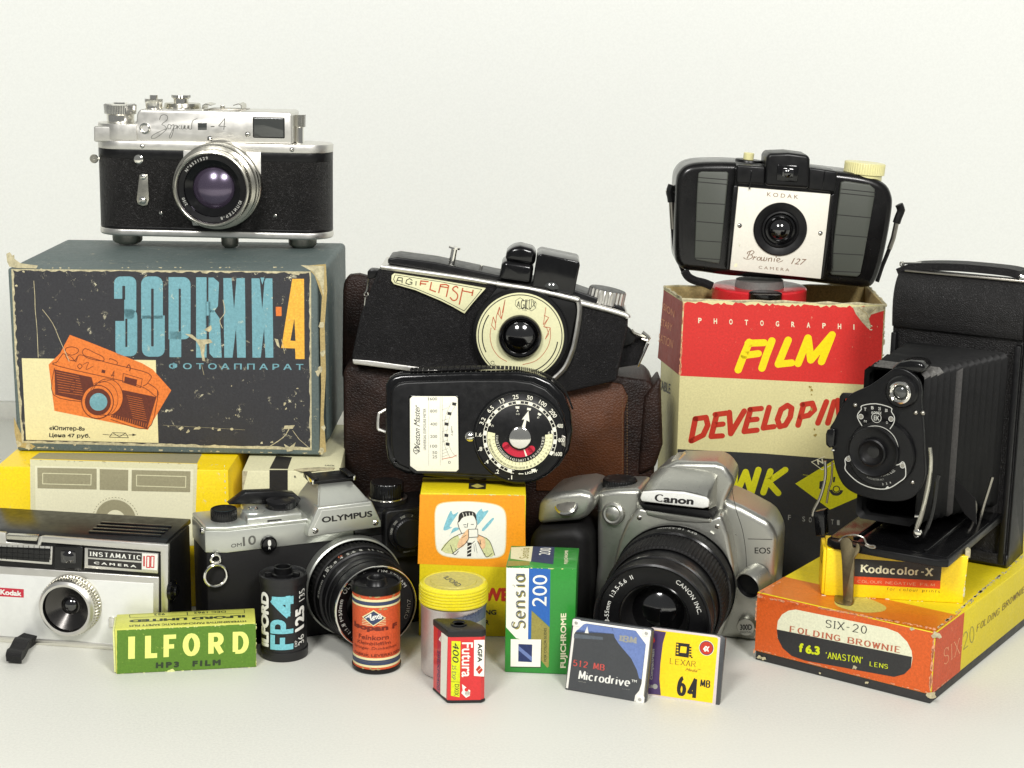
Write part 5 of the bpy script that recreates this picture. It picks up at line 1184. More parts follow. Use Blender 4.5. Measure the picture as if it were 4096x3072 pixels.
# ---------------------------------------------------------------- silver reflex camera turned to the right
def olympus():
    v = W2; a = zf(v, 165, 690, 6.6); yw = 24
    r = thing('reflex_camera', 'silver and black manual reflex camera turned sideways, a split ring hanging at its corner', 'camera', (a.x, a.y, 0), (0, 0, yw))
    F = Face(MB(), r, view=v); P = F.P; p = F.p
    print('oly', a, p(320, 850), p(165, 850), p(1530, 425), p(1080, 475))
    wd = 13.2; zt = 6.6; zs = p(320, 853)[1]; f = p(320, 700)[0]
    D = 3.3
    pl = lambda o=0.: [(-o, .55 - 0), (-o, D), (wd + o, D), (wd + o, .5), (wd - .7, -o), (f, -o), (-o + .0, .35)]
    pl = lambda o=0.: [(0 - o, .42), (f, 0 - o), (wd - .6, 0 - o), (wd + o, .5), (wd + o, D), (0 - o, D)]
    m = MB(); m.prism(pl(-.02), .02, zs, 'rubber', 'xy', .06); m.obj('body', r)
    m = MB(); q = [(x, y) for x, y in pl(.04)]; ql = [q[0], q[1], (8.1, -.04), (8.1, D), q[5]]
    m.prism(ql, zs, zt, 'om_silver', 'xy', .05); m.prism([(x * .995 + .02, y + .04) for x, y in ql], zt - .01, zt + .22, 'om_silver', 'xy', .1, 3)
    m.obj('top_plate', r)
    m = MB(); qr = [(8.12, -.04), q[2], q[3], q[4], (8.12, D)]; m.prism(qr, zs, zt + .1, 'blk', 'xy', .08); m.obj('shoulder_plate', r)  # chrome shoulder coloured black: its dark reflection is put into the colour
    # raised centre block left of the prism
    m = MB(); a0 = P([(432, 610), (432, 570), (480, 560), (930, 528), (960, 600), (930, 640), (505, 652)]); h = p(505, 598)[1]
    x0, x1 = p(500, 600)[0], p(960, 600)[0]; m.prism([(x0, .15), (x1, .15), (x1, D - .3), (x0 + .4, D - .3)], zt + .1, zt + .52, 'om_silver', 'xy', .1, 3); m.obj('dial_block', r)
    m = MB(); G = Face(m, r, (0, .15, 0), view=v); g = G.P([(662, 582), (780, 572), (782, 612), (666, 624)]); m.prism(g, .12, .3, 'blk', 'xz', .02); G = Face(m, r, (0, .115, 0), view=v)
    G.text('OFF ON', (680, 614), (768, 604), (680, 590), 'dim_ink', 1, .03); m.obj('switch_window', r)
    # name on the plate
    m = MB(); G = Face(m, r, (0, -.045, 0), view=v); G.text('OM', (360, 812), (450, 798), (360, 782), 'grey_ink', 1, .02); G.text('10', (460, 800), (570, 782), (456, 722), 'grey_ink', 1, .02); m.obj('engraving', r)
    m = MB(); c = p(668, 775); rr = abs(p(735, 775)[0] - c[0]); m.lathe((c[0], -.04, c[1]), (0, -1, 0), [(rr, 0), (rr, .18), (rr * .93, .24), (rr * .88, .2), (rr * .8, .25, 'blk_gloss'), (0, .27, 'blk_gloss')], 'blk_gloss', 40)
    G = Face(m, r, (0, -.315, 0), view=v); G.q([(668, 752), (690, 750), (692, 790), (670, 792)], 'white_ink', 1, 3); G.text('R', (672, 824), (690, 822), (672, 802), 'white_ink', 1, .03); m.obj('timer_switch', r)
    # prism
    pb = P([(1000, 725), (1000, 660), (1085, 475), (1528, 422), (1608, 590), (1608, 640)])
    m = MB(); yp = -.75; G = Face(MB(), r, (0, yp, 0), view=v); g = G.P([(1000, 725), (1003, 660), (1085, 478), (1528, 424), (1605, 590), (1608, 640)])
    m.prism(g, yp, .1, 'om_silver', 'xz', .07, 3)
    # roof as a loft from the front plate back to the top
    yt = .9; Gt = Face(MB(), r, (0, yt, 0), view=v); t0, t1 = Gt.p(1092, 278), Gt.p(1355, 252); g2, g3 = G.p(1090, 482), G.p(1520, 432)
    zT = (t0[1] + t1[1]) / 2; bl = (g[1][0] + .15, zt); br = (g[4][0] - .15, zt)
    V = [(g2[0], yp + .12, g2[1]), (g3[0], yp + .12, g2[1] + .02), (t0[0], yt, zT), (t1[0], yt, zT), (t0[0], yt + 1.5, zT), (t1[0], yt + 1.5, zT), (bl[0], yp + .3, bl[1]), (br[0], yp + .3, br[1]), (bl[0], 3.0, bl[1]), (br[0], 3.0, br[1]), (g2[0] + .1, 3.0, zt + .9), (g3[0] - .1, 3.0, zt + .9)]
    b = bmesh.new(); vv = [b.verts.new(x) for x in V]
    for fc in ((0, 1, 3, 2), (2, 3, 5, 4), (0, 2, 4, 10), (1, 11, 5, 3), (4, 5, 11, 10), (6, 0, 10, 8), (7, 9, 11, 1), (8, 10, 11, 9), (6, 7, 1, 0), (6, 8, 9, 7)): b.faces.new([vv[i] for i in fc])
    bmesh.ops.recalc_face_normals(b, faces=b.faces); bmesh.ops.bevel(b, geom=b.edges[:], offset=.07, segments=2, affect='EDGES', clamp_overlap=True); m.bm(b, 'om_silver'); pr = m.obj('prism_housing', r)
    m = MB(); G = Face(m, r, (0, yp, 0), view=v); g = G.P([(1005, 722), (1010, 662), (1092, 490), (1520, 440), (1598, 592), (1602, 636)])
    G.text('OLYMPUS', (1115, 606), (1534, 552), (1112, 556), 'blk_ink', 1, .035); G.zline([(1050, 680), (1050, 640), (1105, 528), (1110, 505), (1520, 456)], .03, 'white_ink', 1)
    m.obj('name_lettering', pr)
    for x, y in ((1062, 672), (1562, 604)):
        m = MB(); c = G.p(x, y); screw(m, (c[0], yp - .0, c[1]), .17, ang=x % 50); m.obj('screw', pr)
    # accessory shoe
    m = MB(); z0 = zT + .02; m.box(t0[0] - .35, t1[0] + .1, yt - .1, yt + 1.7, z0, z0 + .14, 'blk', .04); m.box(t0[0] - .45, t0[0] - .05, yt - .15, yt + 1.5, z0 + .22, z0 + .32, 'blk', .04); m.box(t1[0] - .2, t1[0] + .2, yt - .15, yt + 1.5, z0 + .22, z0 + .32, 'blk', .04)
    m.box(t0[0] - .45, t0[0] - .33, yt - .15, yt + 1.5, z0, z0 + .3, 'chrome', .03); m.box(t1[0] + .1, t1[0] + .22, yt - .15, yt + 1.5, z0, z0 + .3, 'chrome', .03); m.obj('accessory_shoe', r)
    # knobs
    def knob(name, x, y0, y1, w_, prof, yy, kn=None, mt='blk_gloss'):
        K = Face(MB(), r, (0, yy, 0), view=v); c = K.p(x, y0); h = K.p(x, y1)[1] - c[1]; rr = abs(K.p(x + w_ / 2, y0)[0] - K.p(x - w_ / 2, y0)[0]) / 2
        mm = MB(); mm.lathe((c[0], yy, c[1]), (0, 0, 1), [(rr * a, h * b_, *m_) for a, b_, *m_ in prof], mt, 48, knurl=kn); return mm.obj(name, r)
    knob('release_dial', 303, 606, 482, 216, [(.8, -.2, 'om_silver'), (.82, .12, 'om_silver'), (.6, .15, 'chrome'), (.85, .2, 'chrome'), (1, .25), (1, .92), (.95, 1.0), (.86, 1.02), (.84, .96), (0, .96, 'blk_soft')], 1.5, (4, 5, 36, .03))
    knob('shutter_release', 545, 572, 486, 214, [(1, -.1), (1, .5), (.85, .85), (.4, .95), (.35, 1.1, 'chrome'), (.3, 1.12, 'chrome'), (.2, 1.0, 'chrome'), (0, 1.0, 'blk')], 1.3, None, 'om_silver')
    knob('film_speed_dial', 775, 515, 408, 250, [(1.04, -.1, 'chrome'), (1.04, .12, 'chrome'), (.98, .16), (.98, .85), (.94, .95), (.8, .97), (0, 1.0)], 1.6, (3, 4, 40, .02))
    m = MB(); K = Face(MB(), r, (0, 2.6, 0), view=v); g = K.P([(330, 445), (470, 340), (700, 330), (880, 350), (960, 420), (960, 480), (700, 440), (500, 440)]); m.prism(g, 2.3, 3.0, 'blk', 'xz', .1); m.obj('advance_lever', r)
    knob('rewind_knob', 1655, 385, 262, 290, [(1.15, -.3, 'blk'), (1.1, -.02, 'blk'), (.98, 0, 'chrome'), (.98, .05, 'chrome'), (.9, .06), (.9, .95), (.85, 1.02), (0, 1.04)], 1.9, (5, 6, 40, .03))
    # lug and split ring
    m = MB(); G = Face(m, r, (0, .1, 0), view=v); c = G.p(232, 905); m.tube([(c[0] + .26 * math.cos(t * .524), .05, c[1] + .26 * math.sin(t * .524)) for t in range(12)], .075, 'chrome', 8, closed=True); m.box(c[0] - .16, c[0] + .16, -.12, .12, c[1] - .26, c[1] - .04, 'chrome', .05); m.obj('strap_lug', r)
    m = MB(); c = G.p(226, 1032); rr = (G.p(325, 1032)[0] - G.p(125, 1032)[0]) / 2 - .05; m.tube([(c[0] + rr * math.cos(t * .1745), -.1 + .02 * math.sin(t * .35), c[1] + rr * math.sin(t * .1745)) for t in range(36)], .085, 'chrome', 8, closed=True); m.obj('split_ring', r)
    m = MB(); m.lathe((0, .9, p(80, 715)[1]), (-1, 0, 0), [(.2, 0), (.2, .15), (0, .2)], 'chrome', 16); m.obj('side_stud', r)
    # shutter speed adapter
    K = Face(MB(), r, (0, -.9, 0), view=U2); c = K.p(735, 800); rr = abs(K.p(545, 800)[0] - c[0])
    m = MB(); m.prism(rrect(c[0] - rr * 1.35, c[1] - rr * 1.8, c[0] + rr * 1.2, c[1] + rr * 1.45, .3), -.55, .05, 'blk', 'xz', .12, 3); m.lathe((c[0], -.5, c[1]), (0, -1, 0), [(rr * 1.25, 0), (rr * 1.22, .35), (rr * 1.0, .4), (rr, .65), (rr * .9, .72), (0, .7)], 'blk', 48, knurl=(2, 3, 40, .02)); G = Face(m, r, (0, -.915, 0), view=U2)
    for t, an in (('1000', 168), ('500', 138), ('250', 108), ('1', 75)): G.atext(t, c, rr * 1.05, rr * .15, an, 'dim_ink', 2, .01)
    G.text('ADAPTER', (680, 1058), (832, 1032), (678, 1036), 'grey_ink', 2); m.obj('speed_adapter', r)
    # lens
    src = (0, 0, 1); Fs = Face(MB(), r, (0, -.3, 0), view=src); c = Fs.p(1408, 2352); C = (c[0], 0, c[1]); rm = abs(Fs.p(1201, 2352)[0] - c[0]) * 1.02; Ff = Face(MB(), r, (0, -4.3, 0), view=src); cf = Ff.p(1506, 2412); rf = abs(Ff.p(1345, 2412)[0] - cf[0])
    print('oly lens', c, rm, cf, rf)
    c = (c[0], max(c[1], 2.85)); C = (c[0], 0, c[1]); rm = min(rm, c[1] - .08); rf = rf * 1.03
    m = MB(); m.lathe(C, (0, -1, 0), [(rm * .95, -.1), (rm * 1.0, .1), (rm * 1.0, .75), (rm * .97, .82)], 'om_silver', 96); m.obj('mount_ring', r)
    m = MB(); k = rm
    m.lathe(C, (0, -1, 0), [(k * .93, .78), (k * .94, .84), (k * .94, 1.6), (k * .91, 1.66)], 'rubber', 96, knurl=(0, 1, 64, .025)); m.obj('focus_ring', r)
    m = MB(); m.lathe(C, (0, -1, 0), [(k * .90, 1.5), (k * .90, 2.3), (k * .88, 2.34), (k * .86, 2.36), (k * .86, 2.9), (k * .84, 2.95), (k * .84, 3.4), (k * .80, 3.42)], 'blk', 96)
    m.lathe(C, (0, -1, 0), [(rf * 1.0, 3.3), (rf * 1.0, 4.25), (rf * .985, 4.3, 'chrome'), (rf * .96, 4.3, 'chrome'), (rf * .95, 4.2)], 'blk', 96); m.obj('lens_barrel', r)
    m = MB(); m.lathe(C, (0, -1, 0), [(rf * .955, 4.25), (rf * .94, 4.12), (rf * .66, 3.95), (rf * .62, 3.7, 'blk_gloss'), (rf * .45, 3.3)], 'blk', 72); nr = m.obj('name_ring', r)
    m = MB(); cc = (C[0], C[2]); G = Face(m, r, (0, -4.08, 0), view=v)
    for t, an in (('OLYMPUS', 128), ('OM-SYSTEM', 56), ('ZUIKO', -12), ('AUTO-S 1:1.8 f=50mm', 215)): G.atext(t, cc, rf * .80, rf * .10, an, 'silver_ink', 1, .005, space=1.15)
    m.obj('lettering', nr)
    m = MB(); A = [(k * 1.0 - k * .10 + .012)]; Rb = k * .905
    def ringtext(t, h0, an, mt='dim_ink'):
        vv_, ff, bb = text_mesh(t, .02, 0, 1.2); sc = .26 / .72; w_ = (bb[2] - bb[0]) * sc; out = []
        for x, y in vv_:
            al = R_(an) - ((x - bb[0]) * sc - w_ / 2) / Rb; out.append((C[0] + (Rb + .01) * math.cos(al), -(h0 + (.26 - y * sc)) , C[2] + (Rb + .01) * math.sin(al)))
        m.add(out, ff, mt, True)
    for i, t in enumerate(('16', '11', '8', '5.6', '4', '2.8', '1.8')): ringtext(t, 1.95, 66 + i * 13, 'silver_ink')
    ringtext('ft', 1.72, 118, 'tan_ink'); ringtext('m', 1.68, 140, 'silver_ink'); ringtext('50mm', 2.0, 165, 'dim_ink')
    m.obj('scale_numbers', r)
    m = MB(); m.dome((C[0], -3.35, C[2]), (0, -1, 0), rf * .47, .4, 'glass_dark', 40, 8); m.obj('glass', nr)
olympus()

# ---------------------------------------------------------------- green film carton
def sensia():
    v = W5; a = zf(v, 145, 1238); b = zf(v, 720, 1262)
    r = thing('film_carton', 'green, white and blue upright slide film carton with a picture of a slide mount', 'film box', (a.x, a.y, 0), (0, 0, yaw2(a, b)))
    F = Face(MB(), r, view=v); zt = F.p(450, 305)[1]; w = F.p(768, 330)[0]; x0 = F.p(142, 310)[0]; T = Face(MB(), r, (0, 0, zt), view=v, X=(1, 0, 0), Z=(0, 1, 0)); D = 3.4; print('sensia', w, zt, T.p(200, 125))
    m = MB(); m.prism([(x0, 0.02), (w - .05, .02), (w, zt), (x0, zt)], 0, D, 'fuji_green', 'xz', .05); m.obj('carton', r)
    m = MB(); F = Face(m, r, view=v)
    F.q([(145, 312), (345, 316), (336, 960), (232, 935), (142, 838)], 'paper_white', 1); F.q([(345, 316), (534, 322), (528, 835), (368, 688), (360, 1000), (336, 1000)], 'fuji_blue', 1)
    F.q([(368, 690), (526, 838), (520, 1182), (508, 1198), (452, 1130), (362, 1060)], 'olive_gold', 2)
    F.text('200', (500, 652), (508, 376), (372, 652), 'paper_white', 2, .0)
    F.stext('Sensia', (322, 858), (318, 372), (205, 856), 'olive_gold', 2, .16, .07, 0, .22, .62); F.stext('Sensia', (314, 848), (312, 365), (190, 846), 'slate_ink', 3, .11, .05, 0, .22, .62)
    F.text('FUJICHROME', (686, 1196), (690, 712), (622, 1198), 'pale_print', 2, .03); F.text('FOR COLOR SLIDES', (500, 1140), (500, 842), (478, 1140), 'moss_ink', 3, .01)
    q = F.P([(184, 942), (452, 946), (446, 1188), (182, 1184)]); F.q([(188, 950), (458, 954), (452, 1196), (186, 1192)], 'moss_ink', 2); F.poly(q, 'paper_white', 3); F.q([(252, 985), (374, 990), (370, 1146), (250, 1140)], 'dark_blue', 4); F.q([(252, 1000), (252, 1040), (372, 1140), (372, 1100)], 'card_blue', 5)
    edge_wear(F, (145, 308), (765, 325), 'worn_lime', 16, .035, 4, 4); m.obj('front_print', r)
    m = MB(); T = Face(m, r, (0, 0, zt), (1, 0, 0), (0, 1, 0), view=v)
    T.q([(188, 132), (380, 124), (362, 258), (182, 232)], 'pale_card', 1); T.q([(380, 124), (572, 130), (560, 282), (362, 258)], 'navy_ink', 1); T.q([(162, 250), (350, 256), (350, 290), (152, 300)], 'olive_gold', 1)
    T.text('200', (530, 200), (544, 138), (430, 200), 'paper_white', 2, .0); T.text('Sensia', (340, 232), (350, 136), (258, 232), 'olive_gold', 2, .0); T.text('FUJICHROME', (694, 280), (700, 160), (655, 280), 'pale_print', 2, .02)
    m.obj('top_print', r)
    m = MB(); m.prism([(x0 + .05, .05), (w - .05, .05), (w - .05, 1.2), (x0 + .05, 1.2)], zt - .0, zt + .04, 'fuji_green2', 'xy', .01)
sensia()

# ---------------------------------------------------------------- memory cards
def cards():
    v = W5; a = zf(v, 672, 1392); b = zf(v, 1372, 1508)
    r = thing('memory_card', 'dark grey and blue memory card in a white frame with screws at its corners', 'memory card', (a.x, a.y, .03), (-12, 0, yaw2(a, b)), 'memory cards leaning together')
    F = Face(MB(), r, view=v); P = F.P
    m = MB(); m.prism(P([(664, 1388), (728, 765), (750, 752), (1425, 850), (1440, 870), (1376, 1506)]), 0, .36, 'card_black', 'xz', .04); m.obj('card_body', r)
    m = MB(); m.prism(P([(672, 1375), (740, 800), (735, 770), (1420, 868), (1425, 915), (1355, 1495), (1290, 1492)]), -.03, .1, 'card_white', 'xz', .02); m.obj('frame', r)
    m = MB(); G = Face(m, r, (0, -.03, 0), view=v)
    G.q([(690, 1385), (738, 1000), (752, 885), (830, 812), (855, 805), (1290, 868), (1380, 990), (1340, 1340), (1320, 1400), (1285, 1440), (1275, 1495)], 'card_black', 1)
    G.q([(1082, 840), (1290, 868), (1380, 990), (1342, 1300), (1320, 1290), (1300, 1215), (1250, 1115), (1140, 985), (1105, 930)], 'card_blue', 2); G.q([(758, 880), (830, 812), (855, 805), (1078, 842), (1100, 905), (1090, 895), (770, 862)], 'card_blue', 2); G.q([(745, 895), (1000, 925), (1000, 950), (742, 935)], 'slate_ink', 2)
    G.q([(862, 828), (838, 888), (874, 892)], 'white_ink', 3)
    G.stext('IBM', (1140, 962), (1300, 988), (1148, 902), 'dim_ink', 3, .28, .2, .2, .3, .62); G.stext('512 MB', (735, 1180), (1015, 1225), (740, 1122), 'faded_red', 3, .2, .1, .14, .35, .6)
    G.stext('Microdrive', (780, 1300), (1238, 1368), (790, 1218), 'white_ink', 3, .24, .09, .1, .2, .7); G.text('TM', (1252, 1322), (1298, 1328), (1254, 1300), 'white_ink', 3, .02)
    G.text('Removable', (785, 1320), (850, 1330), (786, 1310), 'dim_ink', 3); G.text('Data storage', (1172, 1388), (1238, 1394), (1172, 1380), 'dim_ink', 3)
    m.obj('label', r)
    for x, y in ((768, 798), (1388, 890), (1330, 1475)):
        m = MB(); c = F.p(x, y); q = rrect(c[0] - .22, c[1] - .18, c[0] + .22, c[1] + .18, .08); m.prism(q, -.06, .0, 'card_white', 'xz', .02); m.lathe((c[0], -.06, c[1]), (0, -1, 0), [(.09, 0), (.09, .02), (.05, .03), (0, .01)], 'satin', 16); m.obj('corner_clip', r)
    m = MB(); m.tube([(p_[0], -.01, p_[1]) for p_ in P([(1425, 900), (1362, 1480)])], .03, 'steel', 6); m.obj('edge_rail', r)
    a = zf(v, 1390, 1468); b = zf(v, 2020, 1560)
    r = thing('memory_card', 'yellow and purple memory card marked 64 MB, behind the grey and blue one', 'memory card', (a.x + .05, a.y + .42, .03), (-12, 0, yaw2(a, b) + 1), 'memory cards leaning together')
    F = Face(MB(), r, view=v); P = F.P
    m = MB(); m.prism(P([(1375, 1462), (1440, 835), (2050, 915), (2082, 940), (2026, 1560)]), 0, .33, 'card_black', 'xz', .03); m.obj('card_body', r)
    m = MB(); m.prism(P([(1370, 1455), (1430, 838), (1985, 908), (2040, 930), (1995, 1540)]), -.02, .1, 'pink_grey', 'xz', .02); m.obj('frame', r)
    m = MB(); G = Face(m, r, (0, -.02, 0), view=v)
    G.q([(1390, 1425), (1440, 880), (1462, 862), (2012, 930), (2018, 950), (1968, 1510)], 'lexar_yellow', 1); G.q([(1388, 1425), (1440, 862), (1558, 882), (1530, 980), (1508, 1160), (1500, 1300), (1512, 1440)], 'lexar_purple', 2)
    G.q([(1445, 900), (1462, 960), (1446, 980)], 'red_print', 3)
    G.text('CompactFlash', (1446, 1302), (1465, 1030), (1412, 1300), 'dim_ink', 3, .03, .2); G.disc(G.p(1462, 1362), .13, 'dim_ink', 3, 16); G.text('GB', (1396, 1372), (1440, 1376), (1398, 1345), 'dim_ink', 3, .02)
    I_ = 'brown_line'; G.q([(1648, 972), (1768, 986), (1758, 1108), (1640, 1090)], 'blk_ink', 3); G.q([(1688, 1005), (1742, 1012), (1736, 1068), (1680, 1062)], 'lexar_yellow', 4)
    for i in range(4): G.q([(1652, 984 + i * 26), (1668, 986 + i * 26), (1667, 998 + i * 26), (1651, 996 + i * 26)], 'lexar_yellow', 4); G.q([(1764, 1010 + i * 24), (1784, 1012 + i * 24), (1783, 1026 + i * 24), (1763, 1024 + i * 24)], 'blk_ink', 3)
    G.q([(1768, 1085), (1782, 1087), (1780, 1100), (1766, 1098)], 'blk_ink', 3); G.q([(1780, 1098), (1794, 1100), (1792, 1112), (1778, 1110)], 'blk_ink', 3)
    G.stext('LEXAR', (1588, 1160), (1822, 1190), (1592, 1110), 'blk_ink', 3, .1, .05, .12, .28, .75); G.text('Media', (1728, 1222), (1834, 1236), (1732, 1198), 'brown_line', 3, -.005, .4); G.text('TM', (1838, 1215), (1862, 1218), (1839, 1206), 'blk_ink', 3)
    G.stext('6', (1650, 1440), (1732, 1452), (1662, 1264), 'blk_ink', 3, .27, .16, 0, .1, .5); G.stext('4', (1742, 1454), (1824, 1466), (1754, 1278), 'blk_ink', 3, .27, .16, 0, .1, .5); G.stext('MB', (1858, 1365), (1948, 1376), (1864, 1298), 'blk_ink', 3, .22, .14, 0, .3, .52)
    c = G.p(1916, 1022); k = abs(G.p(1978, 1030)[0] - c[0]); G.disc(c, k * 1.06, 'paper_white', 3); G.disc(c, k, 'navy_ink', 4); G.disc(c, k * .9, 'red_print', 5); G.text('4X', (1884, 1050), (1938, 1056), (1890, 1000), 'paper_white', 6, .06, .1)
    m.obj('label', r)
cards()

# ---------------------------------------------------------------- digital reflex camera
def canon():
    v = V8; yw = -16; src = (0, 0, 1)
    o = on_y(2720, 2326, 89.6); o.z = 0
    r = thing('digital_reflex_camera', 'silver-grey digital reflex camera with black grip and a big black zoom lens', 'camera', (o.x, o.y, 0), (0, 0, yw))
    F = Face(MB(), r, view=v); P = F.P; p = F.p; lc = F.p(1170, 1030); print('canon', o, lc, p(100, 580), p(1890, 700), p(1700, 1560))
    S = 'canon_silver'; D = 3.6
    # body shell
    m = MB(); z0 = .05; B3 = Face(MB(), r, (0, 3.0, 0), view=v).p
    m.prism([(p(1500, 0)[0], z0), (p(1860, 800)[0], z0), (p(1885, 1000)[0], 1.0), (p(1892, 1000)[0], p(1890, 700)[1]), (p(1875, 600)[0], B3(1868, 530)[1]), (p(1850, 450)[0], B3(1845, 465)[1]), (p(1640, 350)[0], B3(1640, 355)[1]), (p(1480, 300)[0], B3(1520, 290)[1])], .1, D, S, 'xz', .45, 5); m.obj('body', r)
    m = MB(); m.prism(P([(540, 350), (700, 330), (880, 330), (880, 900), (700, 1000), (650, 1580), (470, 1580), (545, 900)]), -.1, 3.0, S, 'xz', .35, 4); m.obj('shoulder', r)
    m = MB(); m.prism(Face(MB(), r, (0, 4.2, 0), view=v).P([(1660, 400), (1850, 470), (1900, 540), (1925, 700), (1925, 1440), (1800, 1460)]), 1.8, 4.4, 'rubber', 'xz', .25, 3); m.obj('back_shell', r)
    # grip
    m = MB(); m.prism(P([(85, 610), (160, 570), (420, 560), (520, 600), (530, 1000), (500, 1560), (40, 1560), (50, 1100)]), -1.6, 3.2, 'rubber', 'xz', .7, 6); m.obj('grip', r)
    m = MB(); g = Face(MB(), r, (0, -.9, 0), view=v).P([(100, 590), (115, 420), (180, 372), (290, 345), (430, 330), (520, 350), (535, 420), (500, 520), (420, 560), (250, 575)]); m.prism(g, -1.3, 2.8, S, 'xz', .4, 5); m.obj('grip_top', r)
    G = Face(MB(), r, (0, -1.35, 0), view=v); c = G.p(308, 450); m = MB(); ax = Vector((-.15, -.75, .65)).normalized(); m.lathe((c[0], -1.15, c[1]), ax, [(.72, -.1), (.7, .08), (.6, .12, 'chrome'), (.56, .1, 'chrome'), (.54, .16), (0, .2, 'steel')], S, 40); m.obj('shutter_release', r)
    # lens release / red-eye button
    G = Face(MB(), r, (0, -.4, 0), view=v); c = G.p(662, 528); m = MB(); m.lathe((c[0], -.05, c[1]), (-.1, -1, .12), [(.64, 0), (.62, .28), (.5, .36), (.4, .34), (.37, .36), (0, .38)], S, 40); m.obj('lamp_button', r)
    m = MB(); G = Face(m, r, (0, -.11, 0), view=v); G.zline([(548, 495), (600, 500)], .025, 'grey_ink', 1); G.zline([(722, 520), (760, 530)], .025, 'grey_ink', 1); G = Face(m, r, (0, .095, 0), view=v); G.zline([(1560, 330), (1590, 480), (1640, 640), (1665, 800), (1670, 930)], .03, 'blk_ink', 1, 4); m.obj('seam', r)
    # mode dial
    G = Face(MB(), r, (0, 1.4, 0), view=U5); c = G.p(1400, 540); rr = abs(G.p(1650, 500)[0] - G.p(1150, 500)[0]) / 2; h = G.p(1400, 420)[1] - c[1]
    m = MB(); m.lathe((c[0], 1.4, c[1]), (0, 0, 1), [(rr * .98, -.3), (rr, 0), (rr, h * .8), (rr * .94, h), (rr * .55, h * 1.06), (0, h * 1.02)], 'blk', 48, knurl=(1, 2, 36, .05)); md = m.obj('mode_dial', r)
    m = MB(); T = Face(m, r, (0, 0, c[1] + h * 1.07), (1, 0, 0), (0, 1, 0), view=U5)
    for i, t in enumerate(('P', 'Tv', 'Av', 'M', 'A', '\u2605', 'II', 'S')): T.atext(t, (c[0], 1.4), rr * .66, .16, 250 - i * 45 + 180, 'grey_ink', 1, .01)
    m.obj('lettering', md)
    # prism and flash cover
    m = MB(); g = P([(800, 470), (890, 345), (930, 250), (1010, 180), (1130, 132), (1430, 138), (1500, 160), (1560, 250), (1580, 300), (1520, 420), (1500, 560)]); m.prism(g, .2, 3.4, S, 'xz', .6, 6, top_scale=.92); m.obj('prism_housing', r)
    yf0 = -1.7; G = Face(MB(), r, (0, yf0, 0), view=v); g = G.P([(868, 400), (884, 352), (1000, 343), (1200, 355), (1370, 395), (1390, 420), (1385, 470), (1340, 478), (1100, 452), (880, 425)])
    # cover: loft from badge rim back to the ridge
    H = Face(MB(), r, (0, .6, 0), view=v); top = H.P([(1120, 150), (1440, 150)]); side = H.P([(900, 330), (1500, 300)])
    m = MB(); rows = []; b = bmesh.new(); A = G.P([(876, 372), (900, 349), (1000, 343), (1100, 347), (1200, 356), (1300, 374), (1372, 396), (1388, 430)])
    for k in range(7):
        t = k / 6; yy = yf0 + .05 + t * 2.9; row = []; zr = top[0][1] + .05
        for i, (x, z) in enumerate(A):
            u = i / 7; xt = top[0][0] - .25 + (top[1][0] - top[0][0] + .5) * u; s = t ** .85; zz_ = z + (zr - z) * math.sin(s * math.pi / 2) * (1 - .12 * abs(2 * u - 1) ** 3) ; row.append(b.verts.new((x + (xt - x) * t ** 1.3, yy, zz_ + .06 * math.sin(u * math.pi))))
        rows.append(row)
    for a_, c_ in zip(rows, rows[1:]):
        for i in range(7): b.faces.new((a_[i], a_[i + 1], c_[i + 1], c_[i]))
    # close sides down
    for e in (0, 7):
        lo = [b.verts.new((rw[e].co.x, rw[e].co.y, min(rw[e].co.z, G.p(1000, 450)[1]) - .5 * (j / 6))) for j, rw in enumerate(rows)]
        for j in range(6): b.faces.new((rows[j][e], rows[j + 1][e], lo[j + 1], lo[j]))
    bmesh.ops.recalc_face_normals(b, faces=b.faces)
    m.bm(b, S); fc = m.obj('flash_cover', r)
    m = MB(); plain('badge_silver', (226, 226, 220), .3, .1, grain=.02); m.prism(g, yf0 - .04, yf0 + .3, 'badge_silver', 'xz', .08, 3); m.obj('name_badge', r)
    m = MB(); N = Face(m, r, (0, yf0 - .04, 0), view=v)
    N.stext('C', (976, 424), (1040, 430), (980, 368), 'blk_ink', 1, .26, .10, 0, .1, .9); N.text('anon', (1042, 434), (1270, 452), (1046, 394), 'blk_ink', 1, .045); m.obj('name_lettering', r)
    m = MB(); G2 = Face(MB(), r, (0, -1.0, 0), view=v); m.prism(G2.P([(872, 425), (1385, 480), (1430, 530), (1380, 540), (1100, 500), (915, 470), (895, 460)]), -1.4, 1, 'blk', 'xz', .05); m.obj('flash_housing', r)
    m = MB(); m.prism(G2.P([(908, 478), (1100, 502), (1410, 545), (1408, 578), (1300, 580), (1100, 565), (930, 525)]), -1.25, .5, S, 'xz', .08, 3); m.obj('flash_lip', r)
    # shoe rails
    G3 = Face(MB(), r, (0, 1.5, 0), view=v); m = MB()
    for q in ([(1130, 135), (1132, 105), (1180, 100), (1192, 112)], [(1360, 125), (1400, 125), (1405, 160), (1425, 165)]):
        a_ = G3.P(q); m.strip([(x, 1.5, z + .12) for x, z in a_], (0, 1.7, 0), .09, 'chrome_worn')
    q = G3.P([(1100, 140), (1460, 140), (1465, 160), (1100, 165)]); m.prism(q, 1.0, 2.6, 'steel', 'xz', .04); m.obj('hot_shoe', r)
    # front bezel round the mount
    m = MB(); g = P([(880, 425), (1100, 470), (1400, 520), (1500, 480), (1560, 640), (1600, 860), (1610, 1050), (1590, 1180), (1500, 1400), (1300, 1580), (700, 1580), (650, 1300), (700, 850), (740, 680), (800, 540)])
    m.prism(g, -1.15, .6, S, 'xz', .25, 4); m.obj('mount_bezel', r)
    m = MB(); E = Face(MB(), r, (0, -1.15, 0), view=v)
